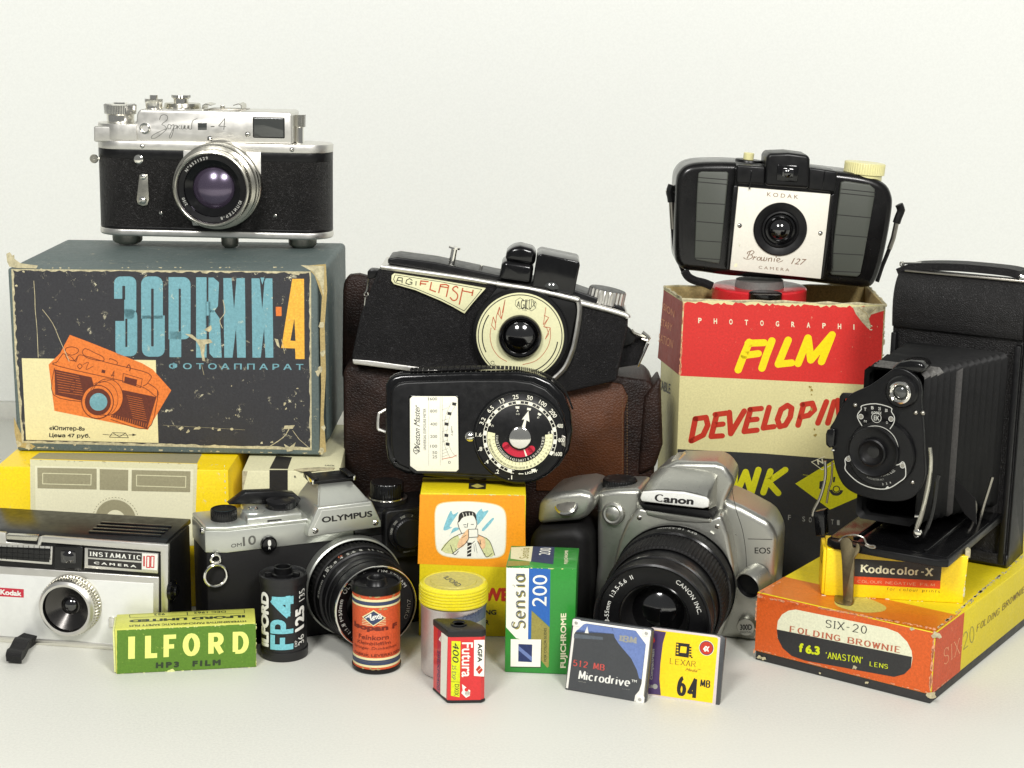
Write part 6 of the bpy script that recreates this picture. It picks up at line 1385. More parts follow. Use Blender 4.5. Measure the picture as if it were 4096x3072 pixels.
    for x, y in ((862, 550), (1450, 615)): c = E.p(x, y); m = MB(); screw(m, (c[0], -1.13, c[1]), .16, mat='steel'); m.obj('screw', r)
    m = MB(); E = Face(m, r, (0, .1, 0), view=v); E.text('EOS', (1732, 818), (1852, 820), (1732, 772), 'blk_ink', 2, .01); E.zline([(1680, 708), (1866, 712)], .03, 'blk_ink', 2); m.obj('model_lettering', r)
    m = MB(); E = Face(m, r, (0, -.3, 0), view=v); c = E.p(1665, 1375); rr = abs(E.p(1595, 1375)[0] - c[0]); m.lathe((c[0], .2, c[1]), (0, -1, 0), [(rr, 0), (rr, .45), (rr * .93, .5), (0, .5)], S, 40); E.text('300D', (1622, 1395), (1712, 1395), (1622, 1352), 'blk_ink', 3, .03); E.text('DIGITAL', (1622, 1418), (1712, 1418), (1622, 1403), 'blk_ink', 3, .0); m.obj('model_badge', r)
    # cable socket button
    E = Face(MB(), r, (0, -.6, 0), view=v); c = E.p(1690, 1060); m = MB(); cc = Vector((c[0], .1, c[1])); ax = Vector((-.45, -1, -.25)); m.lathe(cc + Vector((.3, 0, .2)), ax, [(.85, -.2), (.82, .8), (.76, .95), (.70, .92), (.68, .7, 'blk'), (0, .75, 'blk')], S, 40); m.obj('release_button', r)
    # lens
    C = (lc[0], 0, 3.2)
    Ff = Face(MB(), r, (0, -7.6, 0), view=v); cf = Ff.p(950, 1290); rf = abs(Ff.p(500, 1290)[0] - Ff.p(1405, 1290)[0]) / 2; print('canon lens', lc, cf, rf)
    C = ((lc[0] + cf[0]) / 2, 0, max((cf[1] + lc[1]) / 2, rf * 1.045 + .02)); k = rf
    m = MB(); m.lathe(C, (0, -1, 0), [(k * 1.05, 1.0), (k * 1.05, 1.35), (k * 1.04, 1.42, 'blk'), (k * 1.04, 1.43, 'blk'), (k * 1.08, 1.5, 'blk')], 'blk', 96); m.obj('mount_ring', r)
    m = MB(); m.lathe(C, (0, -1, 0), [(k * 1.04, 1.4), (k * 1.06, 1.7), (k * 1.06, 2.6), (k * 1.03, 2.66, 'blk_gloss'), (k * 1.03, 2.74, 'blk_gloss')], 'blk_soft', 96); m.obj('lens_barrel', r)
    m = MB(); m.lathe(C, (0, -1, 0), [(k * 1.02, 2.7), (k * 1.04, 2.8), (k * 1.04, 4.7), (k * 1.01, 4.8), (k * .98, 4.82)], 'rubber', 96, knurl=(1, 2, 90, .015)); m.obj('zoom_ring', r)
    m = MB(); m.lathe(C, (0, -1, 0), [(k * .96, 4.7), (k * .96, 5.9), (k * .98, 5.95, 'blk_gloss'), (k * .98, 6.1, 'blk_gloss'), (k * .96, 6.15), (k * .97, 7.2), (k * .99, 7.3), (k * .99, 7.55), (k * .96, 7.6), (k * .93, 7.55), (k * .92, 7.3)], 'blk', 96); m.obj('focus_ring', r)
    m = MB(); m.lathe(C, (0, -1, 0), [(k * .93, 7.35), (k * .91, 7.2), (k * .60, 7.0), (k * .585, 7.04, 'blk_gloss'), (k * .56, 7.0, 'blk_gloss'), (k * .50, 6.2, 'blk_matt'), (k * .44, 5.9, 'blk_matt')], 'blk', 80); nr = m.obj('name_ring', r)
    m = MB(); N = Face(m, r, (0, -7.17, 0), view=v); cc = (C[0], C[2])
    for t, an in (('18-55mm', 178), ('1:3.5-5.6  II', 137), ('CANON INC.', 38)): N.atext(t, cc, k * .755, k * .074, an, 'white_ink', 1, .009, space=1.1)
    m.obj('lettering', nr)
    m = MB(); m.dome((C[0], -5.85, C[2]), (0, -1, 0), k * .47, .55, 'glass_dark', 48, 8); m.obj('glass', nr)
    m = MB(); Rb = k * 1.16
    vv_, ff, bb = text_mesh('EFS 18-55mm', .01, 0, 1.1); sc = .26 / .72; w_ = (bb[2] - bb[0]) * sc; out = []
    for x, y in vv_:
        al = R_(88) + ((x - bb[0]) * sc - w_ / 2) / (k * 1.06); out.append((C[0] + (k * 1.065) * math.cos(al), -(1.75 + y * sc), C[2] + (k * 1.065) * math.sin(al)))
    m.add(out, ff, 'silver_ink', True); m.obj('scale_lettering', r)
    m = MB(); al = R_(58); m.box(-.12, .12, -.15, .15, 0, .03, 'paper_white', .01, M=Matrix.Translation((C[0] + Rb * math.cos(al), -1.18, C[2] + Rb * math.sin(al))) @ Matrix.Rotation(R_(90 - 58) * -1 * -1, 4, 'Y')); m.obj('mount_mark', r)
canon()

# ---------------------------------------------------------------- orange and yellow box lying on the table
def six20():
    v = V7; a = zf(v, 135, 1040); b = zf(v, 1490, 1385); c = zf(v, 2200, 720); yw = yaw2(a, b)
    r = thing('camera_carton', 'flat orange and yellow camera carton with an ivory and black oval label, corner towards us', 'box', (a.x, a.y, 0), (0, 0, yw))
    w = (b - a).length; S = Face(MB(), r, (w, 0, 0), (0, 1, 0), (0, 0, 1), view=v); F = Face(MB(), r, view=v); zt = (F.p(1540, 800)[1] + F.p(150, 548)[1]) / 2; L = 19.5; zb = F.p(700, 1150)[1]
    print('six', w, zt, F.p(1540, 800), F.p(150, 548), 'tray', zb)
    x0 = F.p(138, 800)[0]
    m = MB(); m.box(x0 + .06, w - .03, .03, L, .01, .7, 'film_black_print', .05); m.obj('tray', r)
    m = MB(); m.prism([(x0, 0), (w, 0), (w, L), (x0, L)], .5, zt, 'box_yellow', 'xy', .06, 3); m.obj('lid', r)
    m = MB(); F = Face(m, r, view=v); G = F
    zz0 = .53; F.poly([(x0 + .03, zz0), (w - .04, zz0), (w - .04, zt - .04), (x0 + .03, zt - .04)], 'box_orange', 1)
    F.q(rrect(310, 660, 1345, 1080, 10) and [(305, 800), (312, 740), (345, 690), (395, 660), (450, 652), (1150, 795), (1240, 830), (1310, 900), (1345, 970), (1352, 1030), (1340, 1100), (1290, 1150), (1210, 1172), (520, 1045), (420, 1010), (350, 950), (310, 870)], 'label_ivory', 2)
    F.q([(305, 805), (1348, 1018), (1340, 1100), (1290, 1150), (1210, 1172), (520, 1045), (420, 1010), (350, 950), (312, 875)], 'film_black_print', 3)
    F.stext('SIX-20', (680, 790), (998, 842), (684, 728), 'black_print', 4, .12, .07, .13, .3, .72)
    F.stext('FOLDING BROWNIE', (400, 825), (1256, 990), (404, 775), 'tan_ink', 4, .19, .09, .15, .36, .66)
    F.text('f', (474, 978), (508, 984), (478, 908), 'acid_yellow', 4, .06); F.text('6.3', (526, 990), (636, 1006), (528, 922), 'acid_yellow', 4, .055)
    F.stext("'ANASTON'", (682, 1030), (966, 1070), (684, 976), 'acid_yellow', 4, .17, .09, .12, .28, .66); F.stext('LENS', (1020, 1088), (1162, 1112), (1022, 1050), 'acid_yellow', 4, .17, .09, .12, .32, .7)
    edge_wear(F, (150, 550), (1530, 802), 'kraft_pink', 70, .055, 11, 5); edge_wear(F, (.1, .60), (w - .1, .60), 'kraft_pink', 50, .045, 12, 5, 0, False); edge_wear(F, (w - .06, .6), (w - .06, zt), 'kraft_pink', 30, .09, 13, 5, 0, False); edge_wear(F, (150, 560), (128, 1000), 'kraft_pink', 12, .05, 14, 5)
    for x, y, s_ in ((905, 1098, .1), (1545, 850, .18), (1500, 1310, .16), (175, 1020, .1), (205, 1030, .09), (1350, 800, .09), (640, 1142, .05), (1000, 1215, .07)): F.poly(blob(F.p(x, y), s_, int(x), 10, 1.4, .3), 'torn_paper', 6)
    m.obj('front_label', r)
    m = MB(); S = Face(m, r, (w, 0, 0), (0, 1, 0), (0, 0, 1), view=v); y1 = S.p(1735, 900)[0]
    S.poly([(.04, .53), (y1, .53), (y1, zt - .04), (.04, zt - .04)], 'box_orange_side', 1)
    S.text('SIX-20', (1596, 1085), (1830, 880), (1590, 985), 'kraft_pink', 2, -.005, .25) if False else None
    S.stext('SIX', (1592, 1085), (1718, 990), (1590, 960), 'kraft_pink', 2, .07, .05, .08, .25, .62); S.stext('20', (1742, 968), (1828, 895), (1738, 840), 'olive_gold', 2, .07, .05, 0, .2, .7); S.zline([(1722, 935), (1736, 925)], .05, 'kraft_pink', 2)
    S.stext('FOLDING', (1842, 830), (2018, 690), (1850, 770), 'mid_tan', 2, .14, .08, .12, .3, .62); S.stext('BROWNIE', (2040, 666), (2212, 520), (2046, 610), 'mid_tan', 2, .16, .1, .12, .3, .62)
    edge_wear(S, (1545, 800), (1735, 655), 'kraft_pink', 26, .06, 15, 3); edge_wear(S, (1800, 600), (2210, 240), 'torn_paper', 30, .06, 16, 3); edge_wear(S, (.1, .6), (2.4, .6), 'kraft_pink', 20, .05, 17, 3, 0, False)
    m.obj('side_label', r)
    m = MB(); T = Face(m, r, (0, 0, zt), (1, 0, 0), (0, 1, 0), view=v); yd = T.p(385, 405)[1]
    T.poly([(x0 + .04, .04), (w - .04, .04), (w - .04, yd), (x0 + .04, yd)], 'box_top_orange', 1)
    edge_wear(T, (150, 545), (1530, 800), 'kraft_pink', 60, .06, 18, 2); edge_wear(T, (1545, 798), (2212, 230), 'torn_paper', 60, .09, 19, 2); edge_wear(T, (150, 545), (390, 405), 'kraft_pink', 16, .06, 21, 2)
    plain('shade_orange', (170, 66, 26), .5, grain=.08)
    T.q([(760, 575), (800, 545), (980, 560), (1120, 615), (1148, 648), (1100, 672), (960, 676), (800, 640), (750, 605)], 'lid_khaki', 2, 4)
    m.obj('top_label', r)
    return zt, r
SX = six20()

# ---------------------------------------------------------------- small yellow film box on it
def kodacolor():
    v = U3; z = SX[0] + .005; a = zf(v, 402, 1335, z); b = zf(v, 1940, 1425, z)
    r = thing('film_box', 'small yellow film box with black and orange panel, under the folding camera bed', 'film box', (a.x, a.y, z), (0, 0, yaw2(a, b)))
    w = (b - a).length; F = Face(MB(), r, view=v); zt = F.p(1000, 890)[1]; zt = max(zt, F.p(1990, 900)[1]); D = 2.4; print('koda', w, zt, F.p(1990, 900))
    m = MB(); m.prism([(0, 0), (w, 0), (w + .12, zt), (.02, zt)], .02, D, 'kodak_yellow', 'xz', .06, 3); m.obj('carton', r)
    m = MB(); F = Face(m, r, (0, .02, 0), view=v)
    F.q([(738, 925), (1708, 985), (1692, 1175), (738, 1120)], 'film_black_print', 1); F.q([(738, 1120), (1692, 1168), (1688, 1258), (736, 1208)], 'koda_orange', 2)
    F.stext('Kodacolor-X', (806, 1078), (1606, 1122), (812, 984), 'pale_print', 3, .25, .15, .16, .24, .76)
    F.stext('COLOUR NEGATIVE FILM', (772, 1190), (1628, 1232), (774, 1158), 'kraft_pink', 3, .15, .13, 0, .3, .9)
    F.stext('for colour prints', (1098, 1284), (1682, 1312), (1106, 1240), 'black_print', 3, .09, .05, .05, .35, .62)
    edge_wear(F, (402, 1333), (1940, 1424), 'pale_print', 18, .04, 5, 3); edge_wear(F, (1995, 900), (1940, 1420), 'pale_print', 12, .05, 6, 3); m.obj('front_print', r)
    m = MB(); m.prism([(w - .05, 0.1), (w + .2, .05), (w + .25, .5), (w + .1, .9), (w - .05, .6)], zt - .1, zt + .28, 'torn_paper', 'xy', .03); m.obj('torn_corner', r); m = MB(); m.prism([(-.14, .15), (0.02, .1), (.02, D - .1), (-.2, D - .2)], .05, zt - .1, 'kodak_yellow', 'xy', .03); m.obj('end_flap', r)
    m = MB(); L = Face(m, r, (-.17, 0, 0), (0, -1, 0), (0, 0, 1), view=v)
    for i in range(3): L.poly(blob((-.5 - .2 * i, 2.2 - .3 * i), .12, i, 8), 'film_black_print', 1)
    m.obj('end_print', r)
kodacolor()

# ---------------------------------------------------------------- developing tank carton, open at the top
def film_box():
    v = V5; A = Vector((10.05, 100.1, 0)); B = Vector((21.95, 99.2, 0)); yw = yaw2(A, B); w = (B - A).length
    r = thing('tank_carton', 'tall worn red, cream and black carton with yellow hand lettering, open at the top', 'box', tuple(A), (0, 0, yw))
    F = Face(MB(), r, view=v); zt = F.p(235, 237)[1]; zt2 = F.p(1660, 290)[1]; print('film box', zt, zt2)
    zt = (zt + zt2) / 2; Mi = mat_of(r).inverted(); dl = Mi @ zf(v, 95, 152, zt); dr = Mi @ zf(v, 1570, 172, zt); print('film back', dl, dr)
    pl = [(0, 0), (w, 0), (min(dr.x, w - .2), 7.4), (dl.x, dl.y)]
    th = .14
    m = MB()
    def wall(p0, p1, mat):
        a_, b_ = Vector(p0), Vector(p1); t = (b_ - a_).normalized(); n = Vector((-t.y, t.x)) * th
        m.prism([tuple(a_), tuple(b_), tuple(b_ + n), tuple(a_ + n)], .02, zt, mat, 'xy', .03)
    wall(pl[0], pl[1], 'film_cream'); wall(pl[1], pl[2], 'bare_board'); wall(pl[2], pl[3], 'bare_board'); wall(pl[3], pl[0], 'film_cream'); m.obj('carton', r)
    m = MB(); m.prism(pl, .05, .3, 'bare_board', 'xy'); m.prism([(.15, .15), (w - .15, .15), (w - .2, 7.2), (dl.x + .2, dl.y - .15)], zt - 4.5, zt - 4.3, 'bare_board', 'xy'); m.obj('insert', r)
    m = MB(); F = Face(m, r, view=v)
    tl, tr = F.p(238, 252), F.p(1655, 300); ml, mr = F.p(216, 782), F.p(1640, 848)
    xx = lambda x: F.p(x, 500)[0]
    top = ragged((.06, zt - .03), (w - .04, zt - .03), -.12, .0, 60, 8)
    F.poly(top + [(w - .02, 0.05), (0.03, .05)], 'film_cream', 1) if False else None
    redtop = ragged((.12, zt - .16), (w - .1, zt - .18), -.10, .10, 70, 21)
    F.poly(redtop + [mr if False else (w - .05, F.p(1640, 850)[1]), (.04, ml[1])], 'film_red', 1)
    F.q([(1430, 295), (1660, 290), (1655, 320), (1560, 350), (1545, 380), (1562, 440), (1540, 450), (1490, 395), (1452, 345)], 'torn_paper', 3)
    F.zline([(1470, 300), (1530, 345), (1560, 440)], .03, 'bare_board', 4); F.zline([(1600, 300), (1550, 345)], .03, 'bare_board', 4)
    kz = F.p(230, 1300)[1]
    F.poly([(.02, .05), (w - .03, .05), (w - .03, F.p(1300, 1355)[1] - .25), (F.p(800, 1320)[0], F.p(800, 1330)[1]), (.03, kz)], 'film_black_print', 1)
    for i, ch in enumerate('PHOTOGRAPHIC'):
        x = 340 + i * 109.5; y = 408 + i * 4.6; F.text(ch, (x, y + 2), (x + (24 if ch != 'I' else 8), y + 3), (x, y - 36), 'pale_print', 2, .03)
    Y = 'film_yellow'
    def brush(strokes, w_, mt, k=2):
        for s_ in strokes: F.quads(ribbon(F.P(s_), w_, w_ * .95, True), mt, k)
    brush([[(700, 545), (660, 640), (622, 740)], [(692, 552), (805, 548)], [(665, 638), (765, 625)], [(860, 535), (820, 640), (790, 728)], [(975, 530), (905, 700), (1000, 690)], [(1045, 695), (1115, 515), (1135, 670), (1285, 492), (1210, 682)]], .44, Y)
    R = 'red_print'
    brush([[(320, 1085), (290, 1240)], [(320, 1085), (395, 1075), (408, 1130), (375, 1200), (295, 1240)], [(470, 1060), (432, 1210), (510, 1205)], [(460, 1055), (540, 1045)], [(450, 1130), (515, 1122)], [(560, 1040), (570, 1190), (665, 1030)], [(710, 1020), (665, 1175), (755, 1165)], [(705, 1020), (785, 1012)], [(690, 1095), (755, 1088)], [(840, 1005), (800, 1150), (875, 1140)],
           [(970, 990), (925, 1020), (900, 1090), (915, 1140), (955, 1130), (990, 1070), (1000, 1010), (970, 990)], [(1085, 985), (1045, 1130)], [(1075, 985), (1145, 975), (1160, 1020), (1120, 1060), (1065, 1072)], [(1245, 965), (1185, 1115)], [(1300, 965), (1255, 1115)], [(1325, 955), (1340, 1110), (1400, 950)], [(1500, 960), (1440, 1000), (1430, 1080), (1480, 1095), (1500, 1040)]], .34, R)
    # lower lettering and the diamond
    Lm = 'film_lime'
    brush([[(620, 1590), (675, 1460), (715, 1610), (765, 1445)], [(850, 1455), (800, 1605)], [(955, 1445), (835, 1530), (905, 1610)], [(540, 1600), (600, 1465), (590, 1600)], [(400, 1470), (500, 1460)]], .38, Lm)
    U = Face(m, r, view=U3)
    U.q([(85, 95), (520, -170), (805, 235), (470, 382)], Lm, 2); c = U.p(540, 155); U.ring(c, .16, .22, 'film_black_print', 3, n=20); U.ring(c, .24, .42, 'film_black_print', 3, 190, 350, 20); U.disc(c, .16, Lm, 4, 20); U.q([(350, 150), (355, 70), (420, 60), (390, 160)], 'film_black_print', 3); U.q([(505, 20), (530, 20), (520, 80), (500, 80)], 'film_black_print', 3)
    F.zline([(1235, 1350), (1140, 1390), (1215, 1445), (1300, 1400)], .04, 'pale_print', 2); F.text('N', (1185, 1410), (1225, 1400), (1178, 1375), 'pale_print', 2, .03); F.zline([(1080, 1480), (1210, 1495)], .02, Lm, 2)
    for t, x, y in (('O', -40, 0), ('F', 20, 495), ('S', 178, 512), ('O', 250, 522), ('L', 330, 528), ('U', 420, 535), ('T', 495, 545), ('I', 560, 552)):
        if y: U.text(t, (x - 14, y), (x + 16, y + 2), (x - 14, y - 55), 'dim_ink', 2, .01)
    F.poly(blob(F.p(1130, 860), .07, 2), 'stain', 3); F.poly(blob(F.p(1140, 882), .09, 3), 'stain', 3); F.poly(blob(F.p(1140, 915), .05, 3), 'stain', 3); F.poly(blob(F.p(1160, 1160), .05, 5), 'stain', 3); F.poly(blob(F.p(1165, 1200), .09, 6), 'stain', 3); F.poly(blob(F.p(1140, 1020), .13, 7, 11, .6), 'stain', 3)
    edge_wear(F, (236, 260), (212, 780), 'kraft_pink', 34, .07, 3, 3); edge_wear(F, (1655, 300), (1640, 840), 'torn_paper', 22, .07, 5, 3)
    m.obj('front_print', r)
    # left side print
    d = Vector((dl.x, dl.y)).normalized(); m = MB(); S = Face(m, r, (0, 0, 0), (-d.x, -d.y, 0), (0, 0, 1), view=v, eps=.01)
    S.q([(98, 175), (232, 262), (208, 778), (55, 655)], 'film_red_side', 1)
    for t, a_, b_, c_ in (('ISION', (88, 310), (172, 372), (90, 262)), ('STARY', (76, 425), (156, 472), (80, 375)), ('SATION', (60, 540), (160, 590), (66, 482))): S.text(t, a_, b_, c_, 'kraft_pink', 2, .0)
    S.text('STABLE', (50, 870), (145, 912), (52, 800), 'film_black_print', 2, .02)
    edge_wear(S, (100, 160), (235, 245), 'torn_paper', 14, .12, 6, 3); m.obj('side_print', r)
    # frayed rim
    m = MB(); rim = [Vector((0, 0)), Vector((w, 0)), Vector(pl[2]), Vector(pl[3]), Vector((0, 0))]; rnd = random.Random(4); pts = []
    for a_, b_ in zip(rim, rim[1:]):
        for i in range(14): q = a_ + (b_ - a_) * (i / 14); pts.append((q.x + rnd.uniform(-.02, .05), q.y + .07 + rnd.uniform(-.03, .03), zt + rnd.uniform(-.04, .03)))
    m.tube(pts, [.085 + rnd.uniform(-.03, .03) for _ in pts], 'torn_paper', 6, closed=True); m.obj('frayed_rim', r)
    return r, zt, w
FB = film_box()

def tank():
    v = V4; r0, zt, w = FB; M = mat_of(r0); c = on_z(*sp(v, 985, 1100), zt - .2)
    o = M @ Vector((w * .47, 3.9, zt - .9)); Fk = Face(MB(), None, (0, o.y - 3, 0), view=v, M=Matrix.Identity(4)); xl, xr = Fk.p(610, 1150)[0], Fk.p(1360, 1190)[0]; R = (xr - xl) / 2
    r = thing('developing_tank', 'red round tank lid with grey centre in the open top of the red carton', 'tank', ((xl + xr) / 2, o.y + .2, zt - 4.3 + .0))
    h = 4.75; R = min(R, 3.3)
    m = MB(); m.lathe((0, 0, 0), (0, 0, 1), [(0, 0), (R * .9, 0), (R * .93, h - 1.4), (R * .95, h - 1.3)], 'blk', 64); m.obj('tank_body', r)
    m = MB(); m.lathe((0, 0, 0), (0, 0, 1), [(R * .95, h - 1.75), (R, h - 1.7), (R, h - .25), (R * .97, h - .15), (R * .86, h - .12), (R * .6, h - .2), (0, h - .2)], 'red_plastic', 80); m.obj('lid', r)
    m = MB(); m.lathe((0, 0, 0), (0, 0, 1), [(R * .52, h - .2), (R * .5, h + .25), (0, h + .28)], 'grey_plastic', 64); m.lathe((0, -R * .92, h - .9), (0, 0, 1), [(0, 0), (1.0, 0), (1.0, .75), (.9, .8), (0, .8)], 'blk_gloss', 40); m.obj('centre_cap', r)
    return r, R, h
TK = tank()

# ---------------------------------------------------------------- black camera with a square white front, perched on the carton
def brownie():
    v = V4; o = yf(v, 1080, 685, 102.6)
    r = thing('box_camera', 'black camera with a square white faceplate and cream knobs perched on the tall red carton', 'camera', tuple(o), (0, 4.3, -1))
    F = Face(MB(), r, view=v); P = F.P; p = F.p
    out = smooth([(285, 330), (305, 260), (360, 205), (460, 180), (640, 175), (780, 180), (960, 195), (1100, 205), (1300, 220), (1520, 245), (1700, 268), (1830, 300), (1930, 360), (1970, 440), (1975, 520), (1950, 700), (1910, 900), (1880, 1010), (1840, 1110), (1780, 1155), (1600, 1148), (1300, 1110), (1000, 1085), (700, 1065), (480, 1035), (360, 1020), (300, 980), (275, 900), (272, 700), (278, 500)], 3, True)
    m = MB(); m.prism(P(out), .35, 4.2, 'bakelite', 'xz', .75, 8); m.obj('body', r)
    # ribbed grey panels each side
    for nm, cols in (('l', [(455, 690, 245, 940), (425, 620)]),):
        pass
    def panel(pts, rows):
        m = MB(); m.prism(P(pts), .16, .8, 'strip_grey', 'xz', .12, 3); G = Face(m, r, (0, .16, 0), view=v)
        for (x0, y0, x1, y1) in rows: G.zline([(x0, y0), (x1, y1)], .05, 'blk_ink', 1)
        m.obj('ribbed_panel', r)
    panel([(455, 262), (480, 248), (680, 250), (690, 262), (625, 935), (615, 965), (440, 935), (425, 920), (445, 400)], [(450, 290, 688, 310), (450, 325, 682, 345), (445, 487, 668, 500), (440, 632, 655, 650), (432, 780, 640, 793), (425, 915, 622, 928)])
    panel([(1562, 330), (1600, 322), (1790, 350), (1830, 385), (1826, 440), (1745, 900), (1715, 1045), (1690, 1068), (1490, 1052), (1475, 1035), (1530, 600)], [(1560, 380, 1828, 408), (1555, 412, 1825, 440), (1530, 580, 1792, 604), (1515, 735, 1768, 755), (1498, 880, 1735, 893), (1480, 1018, 1712, 1028)])
    # raised centre block
    m = MB(); m.prism(P([(745, 190), (1520, 250), (1500, 400), (1495, 1000), (1430, 1085), (680, 1010), (660, 990), (730, 360)]), -.15, .9, 'bakelite', 'xz', .15, 3)
    m.prism(P([(722, 350), (750, 350), (690, 1000), (665, 1000)]), -.5, .3, 'bakelite', 'xz', .06); m.prism(P([(1475, 420), (1500, 410), (1430, 1075), (1400, 1075)]), -.5, .3, 'bakelite', 'xz', .06); m.obj('centre_block', r)
    m = MB(); m.prism(P([(745, 186), (965, 200), (962, 340), (740, 330)]), -.55, 1.4, 'blk', 'xz', .12, 3); m.obj('top_shoulder', r); m = MB(); m.prism(P([(1300, 205), (1522, 238), (1508, 405), (1295, 380)]), -.55, 1.4, 'blk', 'xz', .12, 3)
    for x in (850, 1415): a_ = p(x, 290); m.box(a_[0] - .02, a_[0] + .04, -.6, .3, a_[1] - .65, a_[1] + .45, 'blk_gloss', .02)
    m.obj('top_shoulder', r)
    m = MB(); hd = P([(958, 345), (970, 115), (1000, 95), (1140, 90), (1280, 108), (1308, 130), (1300, 370)]); m.prism(hd, -.75, 1.9, 'blk', 'xz', .2, 4); m.obj('viewfinder_housing', r)
    m = MB(); m.prism(P([(1045, 305), (1055, 182), (1200, 190), (1218, 200), (1208, 318)]), -.82, -.5, 'blk_gloss', 'xz', .05); c = p(1132, 245); m.prism(rrect(c[0] - .35, c[1] - .25, c[0] + .35, c[1] + .27, .08), -.9, -.5, 'glass_dark', 'xz', .04); m.dome((c[0], -.88, c[1]), (0, -1, 0), .28, .1, 'glass_dark', 24, 4); m.obj('viewfinder_window', r)
    # white plate
    m = MB(); m.prism(P([(758, 358), (1470, 415), (1395, 1070), (692, 1000)]), -.42, 0, 'plate_white', 'xz', .03); fp = m.obj('faceplate', r)
    m = MB(); G = Face(m, r, (0, -.42, 0), view=v)
    G.text('K O D A K', (985, 436), (1226, 458), (988, 405), 'brown_print', 1, .0); G.text('C A M E R A', (920, 998), (1158, 1020), (922, 976), 'brown_print', 1, .0)
    L = lambda s_, w_=.05: G.zline(s_, w_, 'brown_print', 1, 6, w_ * .5)
    L([(870, 860), (840, 868), (832, 885)]); L([(858, 862), (830, 920)]); L([(838, 870), (870, 858), (885, 872), (862, 890), (845, 893)]); L([(845, 893), (868, 893), (870, 912), (840, 926), (812, 920), (805, 910)])
    L([(876, 930), (886, 905), (890, 912), (905, 905)]); L([(928, 908), (912, 915), (910, 930), (926, 932), (935, 918), (928, 908)]); L([(945, 908), (940, 935), (960, 928), (965, 910), (962, 938), (982, 930), (985, 912)])
    L([(1000, 915), (996, 942)]); L([(998, 925), (1015, 915), (1022, 920), (1018, 944)]); L([(1045, 918), (1040, 945)]); L([(1066, 935), (1085, 928), (1082, 918), (1066, 922), (1062, 940), (1078, 948), (1110, 935)])
    G.text('127', (1172, 962), (1286, 972), (1180, 915), 'brown_print', 1, .0, .3)
    G.disc(p(1050, 900), .04, 'brown_print', 1, 8); G.poly(blob(p(740, 960), .12, 4, 10), 'pale_print', 1); m.obj('lettering', fp)
    for x, y in ((768, 658), (1392, 717)): m = MB(); c = p(x, y); screw(m, (c[0], -.42, c[1]), .14, ang=85); m.obj('screw', r)
    # lens
    k = abs(p(1288, 685)[0])
    m = MB(); m.lathe((0, 0, 0), (0, -1, 0), [(k, .35), (k, .5), (k * .96, .56), (k * .75, .5), (k * .68, .46), (k * .67, .6), (k * .62, .62), (k * .58, .5), (k * .50, .42, 'blk_gloss')], 'blk', 96); lr = m.obj('lens_surround', r)
    m = MB(); m.lathe((0, 0, 0), (0, -1, 0), [(k * .56, .4), (k * .55, .52), (k * .48, .54), (k * .42, .45)], 'blk_gloss', 64); m.dome((0, -.42, 0), (0, -1, 0), k * .46, .5, 'glass_dark', 48, 9); m.obj('glass', lr)
    # knobs
    def knob(name, x, y0, y1, w_, prof, mt, kn=None, yy=1.6):
        K = Face(MB(), r, (0, yy, 0), view=v); c = K.p(x, y0); h = K.p(x, y1)[1] - c[1]; rr = abs(K.p(x + w_ / 2, y0)[0] - K.p(x - w_ / 2, y0)[0]) / 2
        mm = MB(); mm.lathe((c[0], yy, c[1]), (0, 0, 1), [(rr * a, h * b_, *m_) for a, b_, *m_ in prof], mt, 48, knurl=kn); return mm.obj(name, r)
    knob('wind_knob', 1735, 275, 172, 316, [(.9, -.6), (.9, .1), (1, .15), (1, .95), (.96, 1.0), (.8, 1.02), (0, 1.02)], 'ivory_plastic', (2, 3, 50, .03))
    knob('release_plate', 840, 185, 150, 210, [(1, -.6), (1, .8), (.95, 1), (0, 1)], 'blk'); knob('shutter_release', 840, 155, 98, 82, [(1, -.2), (1, .95), (.9, 1), (0, 1.02)], 'ivory_plastic')
    # strap: lugs, ferrules and cord, part of the camera
    for sgn, pts, fer in ((-1, [(248, 350), (232, 400), (240, 440), (245, 480)], [(243, 480), (250, 600), (255, 690)]), (1, [(2010, 500), (2025, 545), (2005, 600), (1990, 645)], [(1990, 645), (1965, 760), (1935, 845)])):
        m = MB(); K = Face(MB(), r, (0, 1.8, 0), view=v); Q = lambda s_: [(a_, 1.8, b_) for a_, b_ in K.P(s_)]
        m.tube(smooth(Q(pts), 4), .24, 'blk_soft', 8); e = K.p(*pts[1]); m.dome((e[0] + sgn * .22, 1.8, e[1]), (sgn, 0, 0), .12, .06, 'chrome', 12, 3); m.obj('strap_lug', r)
        m = MB(); m.tube(Q(fer), .16, 'steel', 10); m.obj('ferrule', r)
        m = MB(); tail = [(255, 690), (262, 760), (275, 860), (310, 960), (345, 1040), (370, 1060)] if sgn < 0 else [(1935, 845), (1905, 920), (1880, 980), (1860, 1040), (1840, 1100)]
        m.tube(smooth(Q(tail), 5), .13, 'hide_fine', 8); m.obj('cord', r)
    m = MB(); K = Face(MB(), r, (0, 0.6, 0), view=v); q = [(x, .6, z) for x, z in K.P([(345, 1015), (375, 1062), (430, 1092), (500, 1110), (560, 1135)])]
    m.tube(smooth(q, 5), .26, 'hide_fine', 8); m.obj('neck_strap', r)
brownie()

